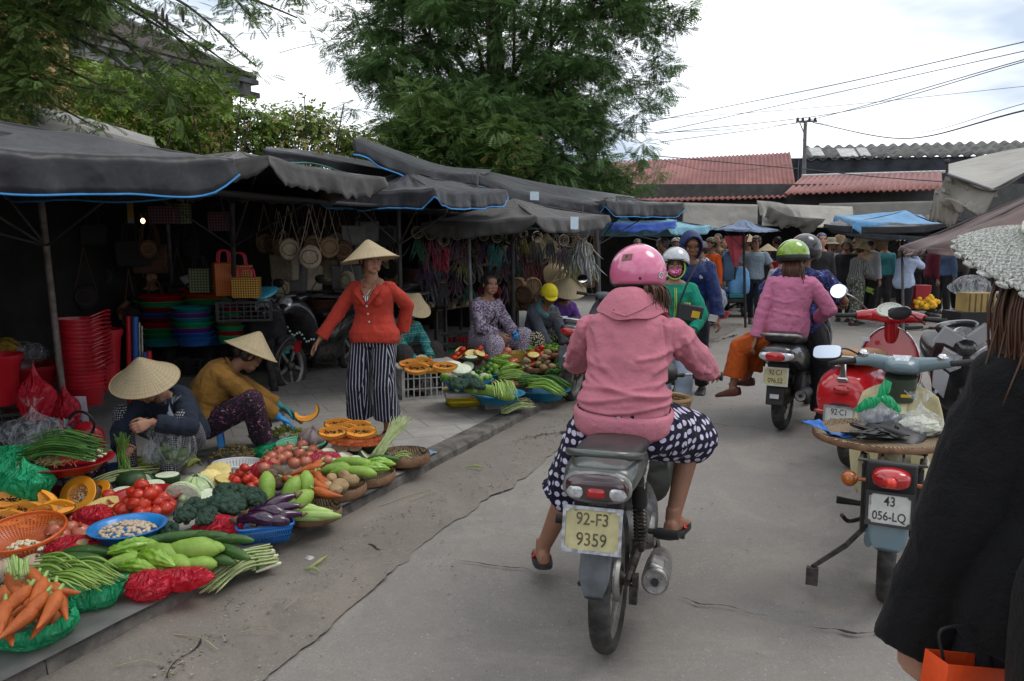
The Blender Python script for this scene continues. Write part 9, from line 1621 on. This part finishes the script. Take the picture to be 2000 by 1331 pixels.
crumple('plastic_bag',G(632,905,g0+.05),(.13,.09,.07),bagmat('pink_net',(.6,.06,.1),.85),'bright pink net bag right of the red onions',seed=81,amp=.3);crumple('plastic_bag',G(520,920,g0+.04),(.1,.09,.06),m_bagr,'red bag under the left end of the onions',seed=82);crumple('plastic_bag',G(535,880,g0+.02),(.14,.1,.05),m_bagg,'green bag peeking out behind the onions',seed=83)
colander(G(588,884,g0+.02),.165,.07,(.12,.42,.26),'mint green colander of garlic beside the gloved seller',(0,0,0),56);pile('garlic_cloves',G(590,882,g0+.055),60,.09,.01,v_gar,'white garlic cloves in the mint green colander',9,.02,.7)
tray('bamboo tray of long light gourds near the upright lemongrass',G(705,938,KZ+.01),.21,.055)
for i,(px,py,a,k)in enumerate([(688,908,-12,'longgourd'),(690,926,-5,'longgourd'),(656,918,20,'gourd'),(740,908,5,'bitter'),(728,918,10,'bitter'),(745,900,10,'cucumber')]):veg(k,G(px,py,g0+.09),(0,0,a),.95,['long light gourd lying across the tray, upper','long light gourd at the front of the tray','short round gourd at the left of the tray','ribbed green bitter gourd at the right of the tray','second ribbed bitter gourd on the tray','dark cucumber at the right rim of the tray'][i],None,i%3)
for i,(px,py,tx,k)in enumerate([(640,888,40,'slice'),(664,880,30,'slice'),(690,876,30,'slice'),(672,893,20,'paleslice'),(698,900,22,'paleslice'),(712,892,45,'slice'),(660,902,25,'paleslice'),(722,872,60,'melon')]):veg(k,G(px,py,g0+.07),(tx,0,i*20),.85,'white fleshed winter melon piece, %s'%['leftmost with dark rind','second dark rinded','third dark rinded','pale oval one','big pale oval at the front','standing dark one at the right','pale one over the gourds','uncut dark one'][i],'winter melon pieces before the papaya box',i%3)
g=NG('patterned_carton');uv,u,z=g.boxuv();g.col(g.mix(g.mth('LESS_THAN',g.new('TexVoronoi',{'Vector':uv,'Scale':34.,'Randomness':.2},voronoi_dimensions='2D').outputs['Distance'],.28),(.36,.22,.06),(.1,.05,.02)));MB().box((0,0,.07),(.32,.22,.14)).build('carton',g.m,label='patterned brown carton under the papaya slices',cat='box',loc=G(694,880,KZ+.01),r=(0,0,14),bev=.004)
crumple('plastic_bag',G(700,862,KZ+.16),(.19,.12,.02),bagmat('orange_film',(.6,.14,.04),.7),'orange plastic film on the carton',seed=84)
for i,(px,py,a)in enumerate([(662,832,10),(700,836,-5),(672,842,0),(706,848,6),(650,848,20)]):veg('papaya',G(px,py,KZ+.2),(55,0,a),1.1,'orange papaya slice on the carton, %s'%['back left','back right','middle','front with many seeds','leftmost low one'][i],'papaya slices on the carton',i%3)
veg('pumpkin',G(612,858,g0+.09),(0,0,0),1.05,'grey ribbed pumpkin under the upright orange slice');veg('pumpkinslice',G(607,822,g0+.26),(0,-20,10),.82,'bright orange pumpkin crescent standing upright on the grey pumpkin')
A=G(735,898,g0+.06);B=A+V((.16,.16,.22));o=strands('lemongrass_bundle',A,80,(0,0,0),B-A,.035,v_lem,'upright leaning bundle of lemongrass beside the empty tray','lemongrass',.0042,85,.0,2.4);d=(B-A).normalized();s_=d.cross(Z).normalized();u2=s_.cross(d);MB().tube([s_*.03*math.cos(a)+u2*(.03*math.sin(a)-.015)+d*.07 for a in np.linspace(0,2*PI,20,False)],.006,6,close=True).build('tie',v_grn,o)
tray('nearly empty round bamboo tray at the kerb by the printed sheet',G(790,904,KZ+.03),.165,.07);strands('bean_scraps',G(790,900,KZ+.06),6,(-.07,0,0),(.06,.02,0),.06,v_yl,'few pale beans left in the empty bamboo tray','beans',.004,86)
# produce of the sellers further on
def tabletop():
 t=crate('white plastic crate table holding the papaya halves',G(828,772,KZ),(.5,.36,.3),mat('dirty_white',(.4,.39,.37),.6,nv=.25),20,3,9,name='crate_table');MB().box((0,0,.315),(.62,.46,.03)).build('table_top',mat('marbled_top',(.42,.4,.37),.5,nv=.3,ns=12),t,bev=.01)
tabletop()
for i,(px,py,a,tl)in enumerate([(803,716,10,10),(825,712,-10,15),(845,720,5,25),(870,722,-5,5),(815,722,0,30)]):veg('papaya',G(px,py,KZ+.4),(tl+35,0,a),1.2,'papaya piece on the white crate table, %s'%['leftmost','second','middle','wide crescent at the right','front left'][i],'papaya on the crate table',i%3)
veg('cabbagehalf',G(824,706,KZ+.42),(0,0,10),.8,'white cut cabbage half on the crate table')
for i,(px,py)in enumerate([(882,716),(900,722)]):veg('paleslice',G(px,py,KZ+.38),(30,0,20*i),1.2,'thick pale gourd slice right of the papaya, %s'%['left','right'][i],None,i)
slotbasket(G(906,790,KZ),(.36,.26,.13),(.5,.4,.03),'yellow slotted basket under the blue broccoli basin',12);MB().box((0,0,0),(.34,.24,.03)).build('foam_board',mat('foam',(.4,.38,.36),.8),label='grey foam board between the yellow basket and the blue basin',cat='board',loc=G(905,768,KZ+.15),r=(0,0,12),bev=.005)
m_bb=mat('basin_blue',(.02,.17,.3),.4,nv=.15)
basin(G(912,760,KZ+.17),.235,.09,m_bb,'blue basin of broccoli and cauliflower on the yellow basket')
for i,(px,py,k,s)in enumerate([(915,748,'broccoli',1.15),(895,752,'broccoli',1.),(932,754,'broccoli',.9),(880,738,'cauliflower',1.),(916,734,'cauliflower',1.),(900,730,'broccoli',.9),(945,738,'cauliflower',.8)]):veg(k,G(px,py,KZ+.29),(20,0,i*40),s,'%s in the blue basin on the yellow basket, %s'%(k,['front and largest','front left','front right','back left','back middle','middle','right end'][i]),None,i%3)
MB().box((0,0,.04),(.3,.2,.09)).build('stone_block',mat('pale_block',(.3,.29,.27),.9,nv=.25),label='pale block propping the blue basin of beans',cat='block',loc=G(975,795,KZ),r=(0,0,15),bev=.01);basin(G(972,785,KZ+.1),.235,.08,m_bb,'blue basin with a long gourd and pale beans on the block')
veg('longgourd',G(955,770,KZ+.2),(0,6,-18),1.5,'very long light green gourd across the blue basin',None,1)
for q,(px,py)in enumerate([(982,770),(996,770)]):strands('long_beans',G(px,py,KZ+.22),26,(-.04,.05,.06),(.0,-.1,-.02),.05,v_yl,'pale long beans draped in the blue basin, %s bunch'%['left','right'][q],'long beans',.006,95+q,.03,1.2)
basin(G(1003,762,KZ+.05),.22,.09,mat('clay',(.28,.12,.06),.6),'clay coloured basin of thin beans behind the blue one');strands('string_beans',G(1005,742,KZ+.17),40,(-.14,0,0),(.13,.03,0),.07,v_bean,'thin string beans in the clay coloured basin','string beans',.005,98)
basin(G(1062,778,KZ),.25,.09,m_bb,'blue basin of leafy stems at the kerb, farthest front')
for q,(px,py)in enumerate([(1045,762),(1065,768),(1075,755)]):strands('water_spinach',G(px,py,KZ+.12),34,(-.14,.05,.04),(.16,-.05,-.01),.06,[v_grn,v_lgrn,v_grn][q],'long green leafy stems in the farthest blue basin, %s'%['left bunch','front bunch','right bunch'][q],'greens',.009,100+q,.04,1.3,[.003,.008,.014,.003],flat=.4)
o=strands('scallion_bundle',G(1015,805,KZ+.02),60,(-.14,-.06,0),(.08,.08,.03),.05,v_lem,'bundle of scallions with dark roots lying at the kerb','scallions',.005,110);pile('root_tangle',G(1025,790,KZ+.06),60,.07,.008,v_taro,'tangled dark roots at the head of the scallion bundle',11,.05,.7,'roots',2.5)
basin(G(955,745,KZ+.1),.19,.09,m_bb,'small blue basin of limes');heap('lime',G(952,727,KZ+.2),16,.12,'small dark green lime in the small blue basin','limes in the blue basin',.04,1.1,layers=2,seed=3)
heap('guava',G(962,738,KZ+.13),8,.1,'round light green fruit in front of the lime basin','light green fruits before the limes',.05,1.1,layers=2,seed=4)
basin(G(912,712,KZ+.22),.2,.09,mat('clay_dark',(.16,.08,.045),.6),'brown basin of tomatoes and melon slices');heap('tomato',G(900,698,KZ+.33),7,.09,'red tomato in the brown basin, left side','tomatoes in the brown basin, left',.04,1.,layers=2,seed=5);heap('tomato',G(935,698,KZ+.33),8,.09,'red tomato in the brown basin, right side','tomatoes in the brown basin, right',.04,1.,layers=2,seed=9)
veg('slice',G(920,700,KZ+.36),(10,0,0),.9,'dark rinded melon slice between the two lots of tomatoes');veg('slice',G(914,716,KZ+.28),(75,0,-10),.9,'melon slice standing upright in front of the brown basin')
for i,(px,py)in enumerate([(898,688),(920,690),(938,690)]):veg('pineapple',G(px,py,KZ+.38),(40,-30+20*i,60),.8,'pineapple wedge in the brown basin, %s'%['left','middle','right'][i],None,i%2)
veg('cabbagehalf',G(952,696,KZ+.3),(0,0,30),1.1,'pale leaning cabbage half right of the brown basin')
MB().rings([ring(V((0,0,z)),V((1,0,0)),V((0,1,0)),.2*f,.13*f,30,4)for z,f in((0,.8),(.09,1),(.09,.95),(.01,.75))]).build('yellow_tub',mat('yellow_tub',(.36,.24,.04),.5),label='ochre yellow tub beside the purple blouse seller',cat='tub',loc=G(990,705,KZ+.25),r=(0,0,10))
basin(G(1002,690,KZ+.22),.26,.05,m_bb,'large shallow blue basin at the knees of the purple blouse seller')
MB().rings([ring(V((0,0,z)),V((1,0,0)),V((0,1,0)),.2*f,.15*f,30,4)for z,f in((0,.8),(.08,1),(.08,.95),(.01,.75))]).build('lime_tub',mat('lime_tub',(.3,.38,.06),.5),label='lime green tub of bitter gourds in the middle of the far produce',cat='tub',loc=G(985,732,KZ+.12),r=(0,0,10))
heap('bitter',G(978,718,KZ+.22),5,.12,'pale bitter gourd in the lime green tub','bitter gourds in the lime tub',.04,.9,layers=2,seed=5,rz=10)
heap('onion',G(985,706,KZ+.26),12,.15,'reddish onion in the heap behind the lime green tub','onions behind the lime tub',.05,1.15,layers=2,seed=6)
tray('red-brown tray of mixed carrots and tomatoes in the far produce',G(1042,722,KZ+.12),.26,.05,mat('tray_red',(.28,.07,.03),.6));heap('carrot',G(1030,708,KZ+.2),12,.17,'orange carrot in the far mixed heap','carrots in the far heap',.05,.85,layers=2,seed=8);heap('tomato',G(1052,698,KZ+.26),10,.14,'red tomato in the far mixed heap','tomatoes in the far heap',.05,1.05,layers=2,seed=8);heap('potato',G(1058,716,KZ+.18),9,.15,'brown potato in the far mixed heap','potatoes in the far heap',.05,1,layers=2,seed=9);heap('sweetpotato',G(1015,725,KZ+.14),5,.14,'pale pointed root in front of the far mixed heap','pale roots in the far heap',.05,1.2,layers=2,seed=10);veg('pineslice',G(1042,694,KZ+.33),(20,0,0),1.1,'round pineapple slice on top of the far mixed heap')
for i,(px,py,a)in enumerate([(1012,738,18),(1035,742,10),(1000,735,20)]):veg('cucumber',G(px,py,KZ+.18),(0,0,a),1.3,'large dark cucumber above the clay basin, %s'%['front','right','left'][i],None,i)
tray('red-brown tray of leafy greens near the yellow cap seller',G(1062,695,KZ+.24),.28,.06,mat('tray_red',(.28,.07,.03),.6));tray('round tray of pale greens nearest the parked motorcycle',G(1108,725,KZ+.08),.25,.06,mat('tray_red',(.28,.07,.03),.6))
def leafheap(p,n,rad,m,label,seed,sz=.07):
 r=random.Random(seed);b=MB()
 for i in range(n):a=r.uniform(0,2*PI);q=rad*math.sqrt(r.random());c=V((q*math.cos(a),q*.75*math.sin(a),.03+.07*(1-q/rad)));dd=V((r.gauss(0,1),r.gauss(0,1),r.uniform(-.1,.8))).normalized()*sz;b.tube(crv([c,c+dd*.6+Z*.01,c+dd*1.3-Z*.01],3),[.003,sz*.26,sz*.2,.003],6,flat=.2)
 return b.build('leafy_greens',m,label=label,cat='greens',loc=p,ang=180)
leafheap(G(1050,690,KZ+.27),150,.2,v_lgrn,'light leafy greens in the tray near the yellow cap seller',1);leafheap(G(1078,685,KZ+.27),130,.17,v_grn,'dark leafy greens at the right of the same tray',2);leafheap(G(1115,712,KZ+.12),150,.2,v_lgrn,'pale leafy greens in the tray nearest the parked motorcycle',3);leafheap(G(1090,732,KZ+.08),160,.2,v_grn,'dark greens between the blue basin and the last tray',4,.08);leafheap(G(1092,705,KZ+.14),90,.14,v_grn,'dark herbs left of the last tray',5);leafheap(G(1020,685,KZ+.2),80,.12,v_grn,'dark herbs beside the shallow blue basin',6)
heap('taro',G(1100,750,KZ+.05),7,.13,'brown rough taro at the far end of the kerb','taros at the far end of the kerb',.05,.8,layers=2,seed=10)
leafheap(G(560,860,g0),130,.14,vegmat('wilted',(.2,.22,.05)),'wilted peelings beside the stool of the ochre jacket seller',7,.035);leafheap(G(325,918,g0),90,.2,vegmat('wilted',(.2,.22,.05)),'wilted leaves behind the melon slices',8,.08);strands('palm_strips',G(240,945,g0+.05),14,(-.16,-.14,0),(.12,.1,.03),.06,v_lem,'pale leaf strips beside the dark melon','leaf strips',.005,120,flat=.3);leafheap(G(455,900,g0),150,.15,vegmat('brown_peel',(.1,.08,.03)),'brown peelings behind the white colander',9,.03)
crumple('newspaper',G(250,915,g0+.02),(.2,.1,.04),mat('blue_sack',(.03,.09,.2),.6),'blue sack lying behind the winter melon slices',cat='sack',seed=91)
basin(G(60,985,g0),.2,.05,'dark red','dark red basin under the papaya and squash at the left',name='basin');t=thing('weighing_scale','small green kitchen scale with a steel pan beside the far brown basin','scale',G(885,715,KZ+.1));MB().box((0,0,.1),(.14,.1,.2),taper=.7).build('scale_body',PM['green'],t,bev=.01);MB().lathe([(.001,.22),(.14,.225),(.15,.245),(.135,.235),(.001,.23)],28).build('pan',m_alu,t);MB().lathe([(.001,0),(.05,0),(.05,-.01)],20,X=TR((0,-.055,.1),(90,0,0))).build('dial',m_white,t)
t=thing('weighing_pan','shallow steel pan on a stand behind the far brown basin','pan',G(888,690,KZ+.2));MB().lathe([(.001,.2),(.15,.205),(.17,.23),(.15,.215),(.001,.21)],28).build('dish',m_alu,t);MB().tube([(0,0,0),(0,0,.2)],.02,8).build('stand',m_dsteel,t)
crate('red slotted crate behind the far seller',G(905,690,KZ+.1),(.34,.24,.2),PM['red'],10,5,9)
